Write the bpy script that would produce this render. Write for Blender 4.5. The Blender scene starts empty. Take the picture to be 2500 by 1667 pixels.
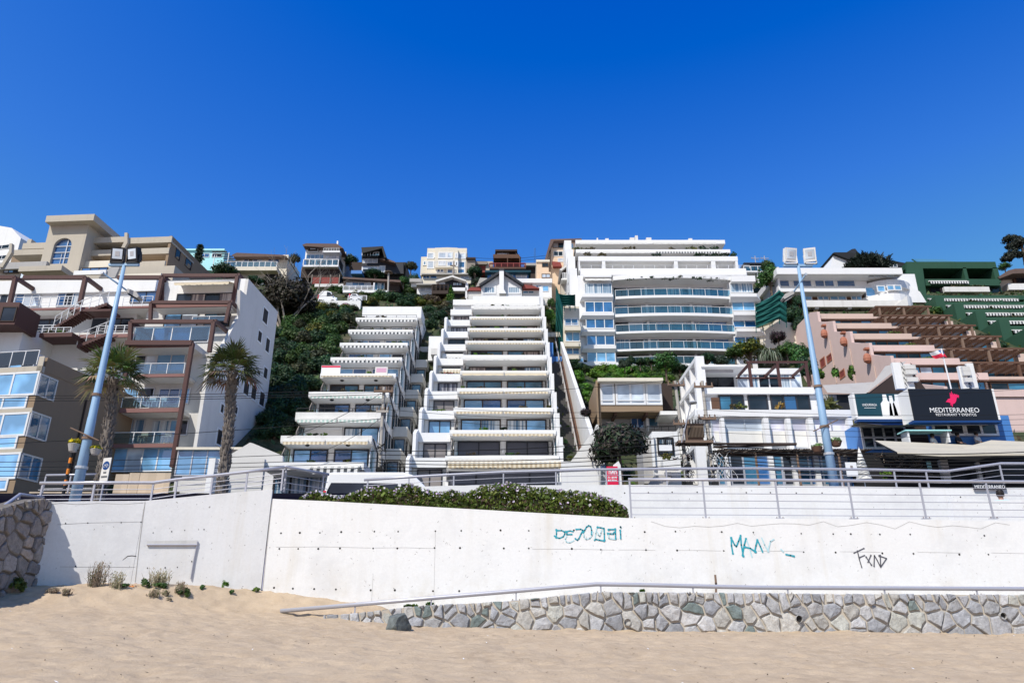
import bpy, math, random
import numpy as np
from mathutils import Vector, Matrix, noise
R = math.radians
sc = bpy.context.scene
col = sc.collection
rnd = random.Random(7)

# ---------------------------------------------------------------- camera maths
F = 26.0/36*2500; PITCH = R(20.9); CZ = 1.6
CP, SP = math.cos(PITCH), math.sin(PITCH)
def ray(px, py):
    a = (px-1250)/F; b = (833.5-py)/F
    return Vector((a, CP-b*SP, SP+b*CP))
def W(px, py, Y):
    """world point seen at photo pixel (px,py) on the vertical plane y=Y"""
    d = ray(px, py)
    return Vector((0, 0, CZ)) + d*(Y/d.y)
def scale_at(P):
    """metres per photo pixel at a world point"""
    return (P.y*CP+(P.z-CZ)*SP)/F
PROF_A = [(24.9,4.25),(46,4.25),(48.5,7.2),(78,30.0),(97,44.5),(112,54),(130,57),(500,60)]
PROF_B = [(24.9,4.25),(46,4.25),(48.5,8.0),(84,28.0),(97,42.0),(112,54),(130,57),(500,60)]
def hprof(pr, Y):
    for (a, za), (b, zb) in zip(pr, pr[1:]):
        if Y <= b: return za+(zb-za)*max(0, (Y-a))/(b-a)
    return 60
def hill(Y, X=0):
    f = lambda a, b: max(0, min(1, (X-a)/(b-a)))
    k = f(3, 9)*(1-f(35.4, 37.5))
    z = hprof(PROF_A, Y)*(1-k)+hprof(PROF_B, Y)*k
    z -= 2.6*f(-18.2,-17)*(1-f(3.2,3.7))*max(0,min(1,(Y-48.5)/2))*(1-max(0,min(1,(Y-60)/14)))
    z -= 3.5*f(26,32)*(1-f(35.4,37.5))*max(0,min(1,(Y-52)/6))*(1-max(0,min(1,(Y-84)/8)))
    z -= 7.5*f(-12.5,-10.8)*(1-f(-6.5,-5))*max(0,min(1,(Y-50)/6))*(1-max(0,min(1,(Y-72)/6)))
    if Y > 46: z += min(1, (Y-46)/10)*(.6*noise.noise(Vector((X*.06, Y*.06, 3)))-.35)
    return z+CZ
def T_hit(px, py):
    """where the ray through a photo pixel meets the hillside"""
    d = ray(px, py); Y = 40.0
    while Y < 200:
        P = Vector((0,0,CZ))+d*(Y/d.y)
        if P.z <= hill(Y, P.x): return P
        Y += .4
    return Vector((0,0,CZ))+d*(112/d.y)

# ---------------------------------------------------------------- materials
MATS = {}
def nt(name):
    m = bpy.data.materials.new(name); m.use_nodes = True
    n = m.node_tree; b = n.nodes['Principled BSDF']
    return m, n, b
def lk(n, a, b): n.links.new(a, b)
def tex_noise(n, scale, detail=4, rough=.6, vec=None, mapscale=None):
    t = n.nodes.new('ShaderNodeTexNoise'); t.inputs['Scale'].default_value = scale
    t.inputs['Detail'].default_value = detail; t.inputs['Roughness'].default_value = rough
    tc = n.nodes.new('ShaderNodeTexCoord')
    v = tc.outputs['Object']
    if mapscale:
        mp = n.nodes.new('ShaderNodeMapping'); mp.inputs['Scale'].default_value = mapscale
        lk(n, v, mp.inputs['Vector']); v = mp.outputs['Vector']
    lk(n, v, t.inputs['Vector'])
    return t.outputs['Fac']
def ramp(n, fac, p0, p1, c0=(0,0,0,1), c1=(1,1,1,1)):
    r = n.nodes.new('ShaderNodeValToRGB'); r.color_ramp.elements[0].position = p0; r.color_ramp.elements[1].position = p1
    r.color_ramp.elements[0].color = c0; r.color_ramp.elements[1].color = c1
    lk(n, fac, r.inputs['Fac']); return r.outputs['Color']
def mix(n, fac, a, b, mode='MIX'):
    m = n.nodes.new('ShaderNodeMix'); m.data_type = 'RGBA'; m.blend_type = mode
    if hasattr(fac, 'links'): lk(n, fac, m.inputs[0])
    else: m.inputs[0].default_value = fac
    for s, i in ((a, 6), (b, 7)):
        if hasattr(s, 'links'): lk(n, s, m.inputs[i])
        else: m.inputs[i].default_value = (*s[:3], 1)
    return m.outputs[2]
def bump(n, b, h, strength=.3, dist=.02):
    k = n.nodes.new('ShaderNodeBump'); k.inputs['Strength'].default_value = strength; k.inputs['Distance'].default_value = dist
    lk(n, h, k.inputs['Height']); lk(n, k.outputs['Normal'], b.inputs['Normal'])
def paint(name, c, rough=.7, dirt=.25, dcol=None, streak=True, bstr=.15, spec=.3, metal=0, sc1=.8):
    """painted / plastered surface: broad tone noise, vertical weather streaks, fine speckle"""
    m, n, b = nt(name); MATS[name] = m
    dcol = dcol or tuple(x*.55 for x in c)
    f1 = ramp(n, tex_noise(n, sc1, 5, .65), .42, .78)
    cc = mix(n, f1, c, tuple(x*(1-dirt*.55)+d*dirt*.55 for x, d in zip(c, dcol)))
    if streak:
        f2 = ramp(n, tex_noise(n, 1, 4, .6, mapscale=(2.2, 2.2, .16)), .55, .8)
        mm = n.nodes.new('ShaderNodeMath'); mm.operation = 'MULTIPLY'; mm.inputs[1].default_value = dirt
        lk(n, f2, mm.inputs[0]); cc = mix(n, mm.outputs[0], cc, dcol)
    f3 = tex_noise(n, 14, 3, .7)
    cc = mix(n, .12, cc, mix(n, ramp(n, f3, .35, .65), tuple(x*.6 for x in c), c))
    lk(n, cc, b.inputs['Base Color'])
    b.inputs['Roughness'].default_value = rough; b.inputs['Specular IOR Level'].default_value = spec; b.inputs['Metallic'].default_value = metal
    if bstr: bump(n, b, f3, bstr, .01)
    return m
WH = (.80,.80,.79)
paint('white_paint', WH, .6, .22, (.45,.42,.36))
paint('white_fresh', (.82,.82,.82), .55, .12, (.5,.48,.44))
paint('white_stained', (.74,.73,.70), .75, .5, (.34,.31,.26))
paint('cream_paint', (.74,.68,.56), .7, .25)
paint('tan_render', (.50,.45,.37), .85, .3, (.28,.25,.20))
paint('tan_brown', (.30,.215,.14), .85, .25, (.2,.16,.12))
paint('peach_paint', (.74,.56,.40), .75, .2)
paint('pink_paint', (.70,.53,.485), .75, .22, (.45,.33,.29))
paint('pink_tan', (.62,.475,.40), .75, .25)
paint('green_paint', (.028,.085,.05), .7, .4, (.014,.045,.03))
paint('turquoise_paint', (.42,.80,.82), .6, .15)
paint('blue_paint', (.07,.22,.55), .55, .2)
paint('grey_render', (.66,.645,.615), .8, .35, (.37,.36,.34))
paint('grey_concrete', (.42,.41,.40), .85, .45, (.2,.19,.18))
paint('soffit_white', (.72,.71,.69), .8, .12, streak=False)
paint('frame_maroon', (.085,.038,.034), .55, .3, (.06,.02,.02), bstr=.25)
paint('maroon_pale', (.25,.125,.112), .6, .3, (.16,.07,.06))
paint('wood_brown', (.13,.07,.045), .75, .4, (.07,.04,.025))
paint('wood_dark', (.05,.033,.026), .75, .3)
paint('roof_brown', (.15,.10,.085), .8, .35, (.07,.05,.045))
paint('roof_red', (.26,.06,.05), .8, .35)
paint('roof_grey', (.42,.40,.37), .85, .4, (.25,.23,.21))
paint('dark_slate', (.03,.033,.042), .6, .2)
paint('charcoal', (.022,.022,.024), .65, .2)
paint('black_metal', (.02,.02,.022), .45, .1)
paint('galvanised', (.46,.46,.51), .42, .2, (.25,.24,.26), spec=.5, metal=.35)
paint('white_metal', (.76,.77,.78), .4, .1, streak=False)
paint('pole_blue', (.27,.43,.62), .45, .2, (.16,.24,.34), spec=.5)
paint('alu', (.62,.63,.65), .35, .1, spec=.5, metal=.5, streak=False)
paint('beige_board', (.58,.47,.35), .8, .25)
paint('terracotta', (.42,.17,.11), .85, .3)
paint('concrete_pole', (.44,.41,.37), .9, .4)
paint('rust', (.22,.15,.11), .9, .5, (.09,.06,.05))
paint('orange_paint', (.75,.24,.03), .6, .2)
paint('asphalt', (.055,.055,.058), .9, .3, streak=False)
paint('paving', (.42,.40,.37), .9, .3, streak=False)
paint('sign_navy', (.012,.014,.022), .35, .08, streak=False, bstr=0)
paint('sign_teal', (.015,.06,.085), .35, .08, streak=False, bstr=0)
paint('letter_white', (.85,.86,.88), .5, .02, streak=False, bstr=0)
paint('letter_dark', (.02,.03,.05), .5, .02, streak=False, bstr=0)
paint('sign_pink', (.83,.02,.13), .5, .05, streak=False, bstr=0)
paint('sign_red', (.72,.012,.07), .5, .12, streak=False, bstr=0)
paint('sign_blue', (.012,.055,.2), .45, .1, streak=False, bstr=0)
paint('flag_red', (.75,.03,.07), .7, .05, streak=False)
paint('flag_blue', (.03,.14,.42), .7, .05, streak=False)
paint('spray_teal', (.02,.33,.42), .6, .3, (.25,.6,.66), streak=False, bstr=0, sc1=6)
paint('spray_pale', (.45,.68,.73), .6, .2, (.6,.72,.74), streak=False, bstr=0, sc1=6)
paint('spray_grey', (.10,.10,.12), .6, .2, streak=False, bstr=0)
paint('hole_dark', (.03,.028,.026), .9, .1, streak=False, bstr=0)
paint('crack', (.40,.385,.36), .9, .1, streak=False, bstr=0)
paint('rust_stain', (.62,.53,.38), .9, .2, streak=False, bstr=0)
paint('awning_cream', (.72,.62,.45), .8, .25, (.5,.4,.28))
paint('awning_white', (.78,.77,.73), .8, .2)
paint('awning_grey', (.46,.46,.49), .8, .15, streak=False)
paint('canvas', (.52,.475,.39), .8, .2)
paint('shutter_grey', (.30,.27,.26), .7, .2)
paint('shutter_slate', (.085,.09,.115), .6, .2)
paint('skin', (.46,.26,.18), .6, .1, streak=False, bstr=0)
paint('hair_dark', (.012,.009,.008), .6, .1, streak=False)
paint('cloth_blue', (.45,.62,.78), .85, .1, streak=False)
paint('cloth_white', (.75,.75,.75), .85, .1, streak=False)
paint('cloth_dark', (.03,.035,.05), .85, .1, streak=False)
paint('cloth_red', (.5,.03,.09), .85, .1, streak=False)
paint('rubber', (.015,.015,.015), .85, .1, streak=False)
paint('bark', (.16,.12,.09), .95, .4)
paint('bark_pale', (.30,.26,.22), .95, .3)
paint('palm_bark', (.19,.165,.145), .95, .4, (.08,.06,.05), streak=False)
paint('net_green', (.005,.085,.075), .8, .3, streak=False)

def glass(name, c, rough=.03, ior=1.9, curtain=None, coat=0):
    m, n, b = nt(name); MATS[name] = m
    b.inputs['Roughness'].default_value = rough; b.inputs['IOR'].default_value = ior
    b.inputs['Base Color'].default_value = (*c, 1)
    if curtain:
        f = ramp(n, tex_noise(n, 1, 3, .5, mapscale=(7, 7, .12)), .42, .6)
        lk(n, mix(n, f, c, curtain), b.inputs['Base Color'])
    else:
        f = ramp(n, tex_noise(n, .55, 2, .5), .45, .62)
        lk(n, mix(n, f, c, tuple(min(1, x*1.7+.01) for x in c)), b.inputs['Base Color'])
    # old panes are never perfectly flat
    bump(n, b, tex_noise(n, 1.2, 1, .5), .05, .05)
    return m
glass('glass_blue', (.018,.085,.23), ior=2.3)  # deep blue of the reflected sky put into the pane colour
glass('glass_sky', (.15,.34,.56), ior=2.2)  # paler sky reflection, likewise painted into the base colour
glass('glass_dark', (.012,.017,.026), ior=1.55)
glass('glass_pale', (.46,.52,.60), ior=1.4)
glass('glass_blind', (.50,.50,.60), ior=1.35)
glass('glass_curtain', (.10,.20,.32), ior=1.5, curtain=(.62,.68,.72))
glass('glass_teal', (.025,.11,.19), ior=2.0)
glass('curtain_beige', (.16,.13,.13), ior=1.3, rough=.4, curtain=(.50,.42,.37))
glass('curtain_grey', (.10,.10,.13), ior=1.3, rough=.4, curtain=(.46,.46,.50))
def rail_glass(name, c, a):
    m, n, b = nt(name); MATS[name] = m
    tr = n.nodes.new('ShaderNodeBsdfTransparent'); tr.inputs['Color'].default_value = (*c, 1)
    gl = n.nodes.new('ShaderNodeBsdfGlossy'); gl.inputs['Roughness'].default_value = .02
    lw = n.nodes.new('ShaderNodeFresnel'); lw.inputs['IOR'].default_value = 1.6
    mm = n.nodes.new('ShaderNodeMath'); mm.operation = 'MULTIPLY_ADD'; mm.inputs[1].default_value = 1; mm.inputs[2].default_value = a
    lk(n, lw.outputs[0], mm.inputs[0])
    ms = n.nodes.new('ShaderNodeMixShader'); lk(n, mm.outputs[0], ms.inputs[0]); lk(n, tr.outputs[0], ms.inputs[1]); lk(n, gl.outputs[0], ms.inputs[2])
    lk(n, ms.outputs[0], n.nodes['Material Output'].inputs['Surface'])
rail_glass('rail_glass', (.62,.80,.88), .16)
rail_glass('rail_teal', (.33,.64,.84), .17)

def striped(name, a, b_, freq, axis=0):
    m, n, b = nt(name); MATS[name] = m
    tc = n.nodes.new('ShaderNodeTexCoord'); sp = n.nodes.new('ShaderNodeSeparateXYZ'); lk(n, tc.outputs['Object'], sp.inputs[0])
    mm = n.nodes.new('ShaderNodeMath'); mm.operation = 'MULTIPLY'; mm.inputs[1].default_value = freq; lk(n, sp.outputs[axis], mm.inputs[0])
    fr = n.nodes.new('ShaderNodeMath'); fr.operation = 'FRACT'; lk(n, mm.outputs[0], fr.inputs[0])
    gt = n.nodes.new('ShaderNodeMath'); gt.operation = 'GREATER_THAN'; gt.inputs[1].default_value = .5; lk(n, fr.outputs[0], gt.inputs[0])
    d = ramp(n, tex_noise(n, 1.5, 4), .4, .75)
    cc = mix(n, gt.outputs[0], a, b_)
    cc = mix(n, .25, cc, mix(n, d, cc, tuple(x*.5 for x in a)))
    lk(n, cc, b.inputs['Base Color']); b.inputs['Roughness'].default_value = .85
striped('stripe_cream', (.74,.65,.48), (.50,.40,.26), 3.3)
striped('stripe_green', (.72,.75,.70), (.40,.55,.49), 3.0)
striped('stripe_dark', (.76,.76,.74), (.05,.06,.07), 2.6)
striped('slat_shutter', (.27,.25,.25), (.21,.19,.19), 7, axis=2)
striped('siding', (.74,.75,.76), (.66,.67,.69), 3.5, axis=2)
striped('batten_beige', (.58,.47,.35), (.52,.42,.31), 1.1)

def attr_mat(name, rough=.75, spec=.25, transl=0, bsc=0, vary=.06, tonenoise=0):
    """colour comes from the mesh's own per-face tint (leaf, stone or petal colour)"""
    m, n, b = nt(name); MATS[name] = m
    at = n.nodes.new('ShaderNodeAttribute'); at.attribute_name = 'tint'
    oi = n.nodes.new('ShaderNodeObjectInfo')
    hs = n.nodes.new('ShaderNodeHueSaturation'); lk(n, at.outputs['Color'], hs.inputs['Color'])
    ma = n.nodes.new('ShaderNodeMapRange'); ma.inputs[3].default_value = .5-vary*.35; ma.inputs[4].default_value = .5+vary*.35
    lk(n, oi.outputs['Random'], ma.inputs[0]); lk(n, ma.outputs[0], hs.inputs['Hue'])
    mb = n.nodes.new('ShaderNodeMapRange'); mb.inputs[3].default_value = 1-vary*3; mb.inputs[4].default_value = 1+vary*3
    lk(n, oi.outputs['Random'], mb.inputs[0]); lk(n, mb.outputs[0], hs.inputs['Value'])
    cc = hs.outputs['Color']
    if tonenoise:
        cc = mix(n, tonenoise, cc, mix(n, ramp(n, tex_noise(n, 9, 6, .75), .35, .68), (.16,.16,.17), (1,1,1)), 'MULTIPLY')
        cc = mix(n, tonenoise*.5, cc, mix(n, ramp(n, tex_noise(n, 60, 3, .75), .4, .62), (.3,.3,.3), (1,1,1)), 'MULTIPLY')
    lk(n, cc, b.inputs['Base Color']); b.inputs['Roughness'].default_value = rough; b.inputs['Specular IOR Level'].default_value = spec
    if bsc: bump(n, b, tex_noise(n, bsc, 6, .7), .7, .03)
    if transl:
        tl = n.nodes.new('ShaderNodeBsdfTranslucent'); lk(n, cc, tl.inputs['Color'])
        ms = n.nodes.new('ShaderNodeMixShader'); ms.inputs[0].default_value = transl
        lk(n, b.outputs[0], ms.inputs[1]); lk(n, tl.outputs[0], ms.inputs[2])
        lk(n, ms.outputs[0], n.nodes['Material Output'].inputs['Surface'])
attr_mat('foliage', .6, .35, .22)
attr_mat('petal', .7, .2, .15, vary=0)
attr_mat('stone', .85, .3, 0, 22, vary=0, tonenoise=.5)

# ---------------------------------------------------------------- mesh building
class MB:
    def __init__(s): s.v=[]; s.f=[]; s.m=[]; s.mats=[]
    def mi(s, mat):
        if mat not in s.mats: s.mats.append(mat)
        return s.mats.index(mat)
    def add(s, vs, fs, mat):
        k = len(s.v); i = s.mi(mat); s.v += [tuple(x) for x in vs]
        for f in fs: s.f.append([j+k for j in f]); s.m.append(i)
    def box(s, u0,u1,v0,v1,w0,w1, mat, tf=None):
        vs = [(u0,v0,w0),(u1,v0,w0),(u1,v1,w0),(u0,v1,w0),(u0,v0,w1),(u1,v0,w1),(u1,v1,w1),(u0,v1,w1)]
        if tf: vs = [tf(*p) for p in vs]
        s.add(vs, [(0,3,2,1),(4,5,6,7),(0,1,5,4),(1,2,6,5),(2,3,7,6),(3,0,4,7)], mat); return s
    def prism(s, poly, v0, v1, mat, tf=None):
        """polygon of (u,w) points extruded from depth v0 to v1"""
        n = len(poly); vs = [(u,v0,w) for u,w in poly]+[(u,v1,w) for u,w in poly]
        if tf: vs = [tf(*p) for p in vs]
        fs = [tuple(range(n)), tuple(range(2*n-1, n-1, -1))]
        fs += [(i, i+n, (i+1)%n+n, (i+1)%n) for i in range(n)]
        s.add(vs, fs, mat); return s
    def quad(s, a,b,c,d, mat): s.add([a,b,c,d], [(0,1,2,3)], mat); return s
    def tube(s, pts, r, mat, n=8, caps=True):
        pts = [Vector(p) for p in pts]; rs = r if hasattr(r,'__len__') else [r]*len(pts)
        vs=[]; fs=[]
        for i,p in enumerate(pts):
            d = (pts[min(i+1,len(pts)-1)]-pts[max(i-1,0)])
            d = d.normalized() if d.length > 1e-9 else Vector((0,0,1))
            a = d.cross(Vector((0,0,1)) if abs(d.z)<.9 else Vector((1,0,0))).normalized(); b = d.cross(a)
            for k in range(n):
                t = 2*math.pi*k/n; vs.append(p+(a*math.cos(t)+b*math.sin(t))*rs[i])
        for i in range(len(pts)-1):
            for k in range(n):
                fs.append((i*n+k, i*n+(k+1)%n, (i+1)*n+(k+1)%n, (i+1)*n+k))
        if caps: fs += [tuple(range(n-1,-1,-1)), tuple(range((len(pts)-1)*n, len(pts)*n))]
        s.add(vs, fs, mat); return s
    def disc(s, c, ax, bx, r, mat, n=10):
        s.add([Vector(c)+(Vector(ax)*math.cos(2*math.pi*k/n)+Vector(bx)*math.sin(2*math.pi*k/n))*r for k in range(n)], [tuple(range(n))], mat); return s
    def lathe(s, prof, mat, n=14, c=(0,0,0)):
        vs=[]; fs=[]
        for r,z in prof:
            for k in range(n):
                t=2*math.pi*k/n; vs.append((c[0]+r*math.cos(t), c[1]+r*math.sin(t), c[2]+z))
        for i in range(len(prof)-1):
            for k in range(n): fs.append((i*n+k, i*n+(k+1)%n, (i+1)*n+(k+1)%n, (i+1)*n+k))
        fs += [tuple(range(n-1,-1,-1)), tuple(range((len(prof)-1)*n, len(prof)*n))]
        s.add(vs, fs, mat); return s
    def build(s, name, parent=None, smooth=False, label=None):
        me = bpy.data.meshes.new(name); me.from_pydata(s.v, [], s.f)
        for m in s.mats: me.materials.append(MATS[m])
        me.polygons.foreach_set('material_index', s.m)
        if smooth: me.polygons.foreach_set('use_smooth', [True]*len(s.f))
        o = bpy.data.objects.new(name, me); col.objects.link(o)
        if parent: o.parent = parent
        if label: o['label'] = label
        return o
def tag(o, label, cat, group=None, kind=None):
    if label: o['label'] = label
    if cat:
        o['category'] = cat; o['kind'] = 'thing'
    if group: o['group'] = group
    if kind: o['kind'] = kind
    return o
def empty(name, loc, yaw=0, label=None, cat=None, group=None):
    o = bpy.data.objects.new(name, None); col.objects.link(o)
    o.location = loc; o.rotation_euler = (0,0,yaw); o.empty_display_size = .3
    return tag(o, label, cat, group)
def copy_thing(o, loc=None, label=None, group=None, scale=None, rz=None):
    c = o.copy(); col.objects.link(c)
    for ch in list(o.children):
        d = ch.copy(); col.objects.link(d); d.parent = c
        for g in list(ch.children):
            e = g.copy(); col.objects.link(e); e.parent = d
    if loc is not None: c.location = loc
    if label: c['label'] = label
    if group: c['group'] = group
    if scale is not None: c.scale = scale if hasattr(scale,'__len__') else (scale,)*3
    if rz is not None: c.rotation_euler = (0,0,rz)
    return c

class T:
    """a thing with its own frame: u to the right, v away from the viewer, w up; parts are laid out in it"""
    def __init__(s, name, label, cat, px, py, Y, yaw=0, group=None, P=None):
        s.O = P or W(px, py, Y); a = R(yaw)
        s.ux = Vector((math.cos(a), math.sin(a), 0)); s.vy = Vector((-math.sin(a), math.cos(a), 0))
        s.e = empty(name, s.O, a, label, cat, group)
    def pt(s, px, py, v=0.0):
        d = ray(px, py); C = Vector((0,0,CZ))
        t = (v+s.O.dot(s.vy)-C.dot(s.vy))/d.dot(s.vy); P = C+d*t-s.O
        return P.dot(s.ux), P.z
    def spt(s, px, py, u=0.0):
        d = ray(px, py); C = Vector((0,0,CZ))
        t = (u+s.O.dot(s.ux)-C.dot(s.ux))/d.dot(s.ux); P = C+d*t-s.O
        return P.dot(s.vy), P.z
    def world(s, u, v, w): return s.O+s.ux*u+s.vy*v+Vector((0,0,w))
    def rect(s, a, b, c, d, v=0.0):
        mx, my = (a+c)/2, (b+d)/2
        return s.pt(a, my, v)[0], s.pt(c, my, v)[0], s.pt(mx, d, v)[1], s.pt(mx, b, v)[1]
    def put(s, name, m, parent=None, **k): return m.build(name, parent or s.e, **k)
    def box(s, name, a,b,c,d, v0,v1, mat, parent=None, label=None):
        u0,u1,w0,w1 = s.rect(a,b,c,d,v0)
        return MB().box(u0,u1,v0,v1,w0,w1,mat).build(name, parent or s.e, label=label)
    def ubox(s, name, u0,u1,v0,v1,w0,w1, mat, parent=None, label=None):
        return MB().box(u0,u1,v0,v1,w0,w1,mat).build(name, parent or s.e, label=label)
    def poly(s, name, pts, v0, v1, mat, parent=None):
        return MB().prism([s.pt(x,y,v0) for x,y in pts], v0, v1, mat).build(name, parent or s.e)
    def _win(s, a0,a1,b0,b1, tf, n, m, fr, gl, fw, sill, name, dep):
        g = MB(); f = MB()
        gls = gl if isinstance(gl, (list,tuple)) else [gl]
        for i in range(n):
            x0 = a0+(a1-a0)*i/n; x1 = a0+(a1-a0)*(i+1)/n
            g.box(x0+.002,x1-.002,-.012+.004*(i%2),.03,b0,b1,gls[i%len(gls)],tf)
        o = g.build(name, s.e)
        h = fw/2
        for i in range(n+1):
            x = a0+(a1-a0)*i/n; f.box(x-h,x+h,-dep,.04,b0-h,b1+h,fr,tf)
        for i in range(n):
            x0 = a0+(a1-a0)*i/n+h; x1 = a0+(a1-a0)*(i+1)/n-h
            for j in range(m+1):
                y = b0+(b1-b0)*j/m; f.box(x0,x1,-dep+.006,.038,y-h,y+h,fr,tf)
        f.build('frame', o)
        if sill: MB().box(a0-.12,a1+.12,-dep-.14,.02,b0-h-.09,b0-h-.003,sill,tf).build('sill', o)
        return o
    def win(s, a,b,c,d, v=0.0, n=2, m=1, fr='white_metal', gl='glass_blue', fw=.07, sill=None, name='window', dep=.05):
        u0,u1,w0,w1 = s.rect(a,b,c,d,v)
        return s._win(u0,u1,w0,w1, lambda x,y,z: (x, v+y, z), n,m,fr,gl,fw,sill,name,dep)
    def uwin(s, u0,u1,w0,w1, v, n=2, m=1, fr='white_metal', gl='glass_blue', fw=.07, sill=None, name='window', dep=.05):
        return s._win(u0,u1,w0,w1, lambda x,y,z: (x, v+y, z), n,m,fr,gl,fw,sill,name,dep)
    def swin(s, a,b,c,d, u=0.0, n=1, m=1, fr='white_metal', gl='glass_dark', fw=.07, sill=None, name='window', dep=.05):
        """window on the right-hand side wall u = const"""
        mx,my=(a+c)/2,(b+d)/2
        v0=s.spt(a,my,u)[0]; v1=s.spt(c,my,u)[0]; w0=s.spt(mx,d,u)[1]; w1=s.spt(mx,b,u)[1]
        return s._win(v0,v1,w0,w1, lambda x,y,z: (u-y, x, z), n,m,fr,gl,fw,sill,name,dep)
    def urail(s, u0,u1,w0,w1, v, n=4, kind='bars', mat='white_metal', r=.03, nb=3, name='balcony_rail', posts=True, parent=None):
        m = MB()
        m.tube([(u0,v,w1),(u1,v,w1)], r, mat, 6)
        if posts:
            for i in range(n+1):
                u=u0+(u1-u0)*i/n; m.box(u-r*.8,u+r*.8,v-r*.8,v+r*.8,w0,w1,mat)
        if kind=='bars':
            for j in range(nb):
                w=w0+(w1-w0)*(j+.5)/(nb+.3); m.tube([(u0,v,w),(u1,v,w)], r*.45, mat, 5)
        elif kind=='pickets':
            k=max(2,int((u1-u0)/.14))
            for i in range(k+1):
                u=u0+(u1-u0)*i/k; m.box(u-.02,u+.02,v-.02,v+.02,w0,w1,mat)
            m.box(u0,u1,v-.025,v+.025,w0-.03,w0+.05,mat)
        o = m.build(name, parent or s.e)
        if kind in ('glass','teal'):
            g = MB()
            for i in range(n):
                a=u0+(u1-u0)*i/n+.04; b=u0+(u1-u0)*(i+1)/n-.04
                g.box(a,b,v-.008,v+.008,w0+.02,w1-.05,'rail_glass' if kind=='glass' else 'rail_teal')
            g.build('rail_pane', o)
        return o
    def rail(s, a,b,c,d, v=0.0, **k):
        u0,u1,w0,w1 = s.rect(a,b,c,d,v); return s.urail(u0,u1,w0,w1,v,**k)
    def uawning(s, u0,u1, v0, w, out=.9, drop=.35, val=.22, mat='stripe_cream', scal=True, name='awning', box='awning_white'):
        """fabric awning rolled out from a cassette, with a scalloped valance"""
        m = MB(); k = max(4,int((u1-u0)/.3)); ve = v0-out
        m.box(u0,u1,v0-.16,v0-.002,w-.10,w+.06,box)
        for i in range(k):
            a=u0+(u1-u0)*i/k; b=u0+(u1-u0)*(i+1)/k
            sa=.03*math.sin(i*1.9+u0); sb=.03*math.sin((i+1)*1.9+u0)
            m.quad((a,v0-.08,w+.02),(a,ve,w-drop+sa),(b,ve,w-drop+sb),(b,v0-.08,w+.02),mat)
            zz=.05 if scal else 0
            mid=(a+b)/2
            m.add([(a,ve-.01,w-drop+sa),(a,ve-.012,w-drop-val+sa),(mid,ve-.012,w-drop-val-zz),(b,ve-.012,w-drop-val+sb),(b,ve-.01,w-drop+sb)],[(0,1,2,3,4)],mat)
        m.tube([(u0,ve,w-drop),(u1,ve,w-drop)],.03,box,6)
        return m.build(name, s.e)
# ---------------------------------------------------------------- camera, light, sky
cam = bpy.data.cameras.new('camera'); co = bpy.data.objects.new('camera', cam); col.objects.link(co)
cam.lens = 26; cam.sensor_width = 36; cam.clip_end = 3000; cam.clip_start = .1
co.location = (0,0,CZ); co.rotation_euler = (math.pi/2+PITCH, 0, 0); sc.camera = co
SAZ, SEL = R(35), R(48)
sd = Vector((math.sin(SAZ)*math.cos(SEL), math.cos(SAZ)*math.cos(SEL), -math.sin(SEL)))
sun = bpy.data.lights.new('sun', 'SUN'); so = bpy.data.objects.new('sun', sun); col.objects.link(so)
sun.energy = 4.9; sun.angle = R(.5); sun.color = (1,.948,.865)
so.rotation_euler = sd.to_track_quat('-Z','Y').to_euler(); so.location = (-30,-30,60)
wd = bpy.data.worlds.new('World'); sc.world = wd; wd.use_nodes = True
wn = wd.node_tree; bg = wn.nodes['Background']
sky = wn.nodes.new('ShaderNodeTexSky'); sky.sky_type = 'NISHITA'; sky.sun_disc = False
sky.sun_elevation = SEL; sky.sun_rotation = R(180+35); sky.altitude = 0; sky.air_density = 1.0; sky.dust_density = .3; sky.ozone_density = 6.0
# photographic grade of the clear sky: deeper blue overhead, lighter towards the hill
g1_ = wn.nodes.new('ShaderNodeVectorMath'); g1_.operation = 'MULTIPLY_ADD'
g1_.inputs[1].default_value = (2.0, 2.4, 1.84); g1_.inputs[2].default_value = (-1.22, -1.66, 1.6)
wn.links.new(sky.outputs[0], g1_.inputs[0])
g2_ = wn.nodes.new('ShaderNodeVectorMath'); g2_.operation = 'MAXIMUM'; g2_.inputs[1].default_value = (0,.02,0)
g3_ = wn.nodes.new('ShaderNodeVectorMath'); g3_.operation = 'MINIMUM'; g3_.inputs[1].default_value = (5.2,5.2,7.4)
wn.links.new(g1_.outputs[0], g2_.inputs[0]); wn.links.new(g2_.outputs[0], g3_.inputs[0]); wn.links.new(g3_.outputs[0], bg.inputs['Color'])
bg.inputs['Strength'].default_value = .1
sc.view_settings.view_transform = 'Standard'; sc.view_settings.look = 'None'
sc.view_settings.exposure = -.06; sc.view_settings.gamma = 1
sc.cycles.max_bounces = 5; sc.cycles.diffuse_bounces = 3; sc.cycles.glossy_bounces = 3; sc.cycles.transparent_max_bounces = 12
sc.cycles.caustics_reflective = False; sc.cycles.caustics_refractive = False

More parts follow.
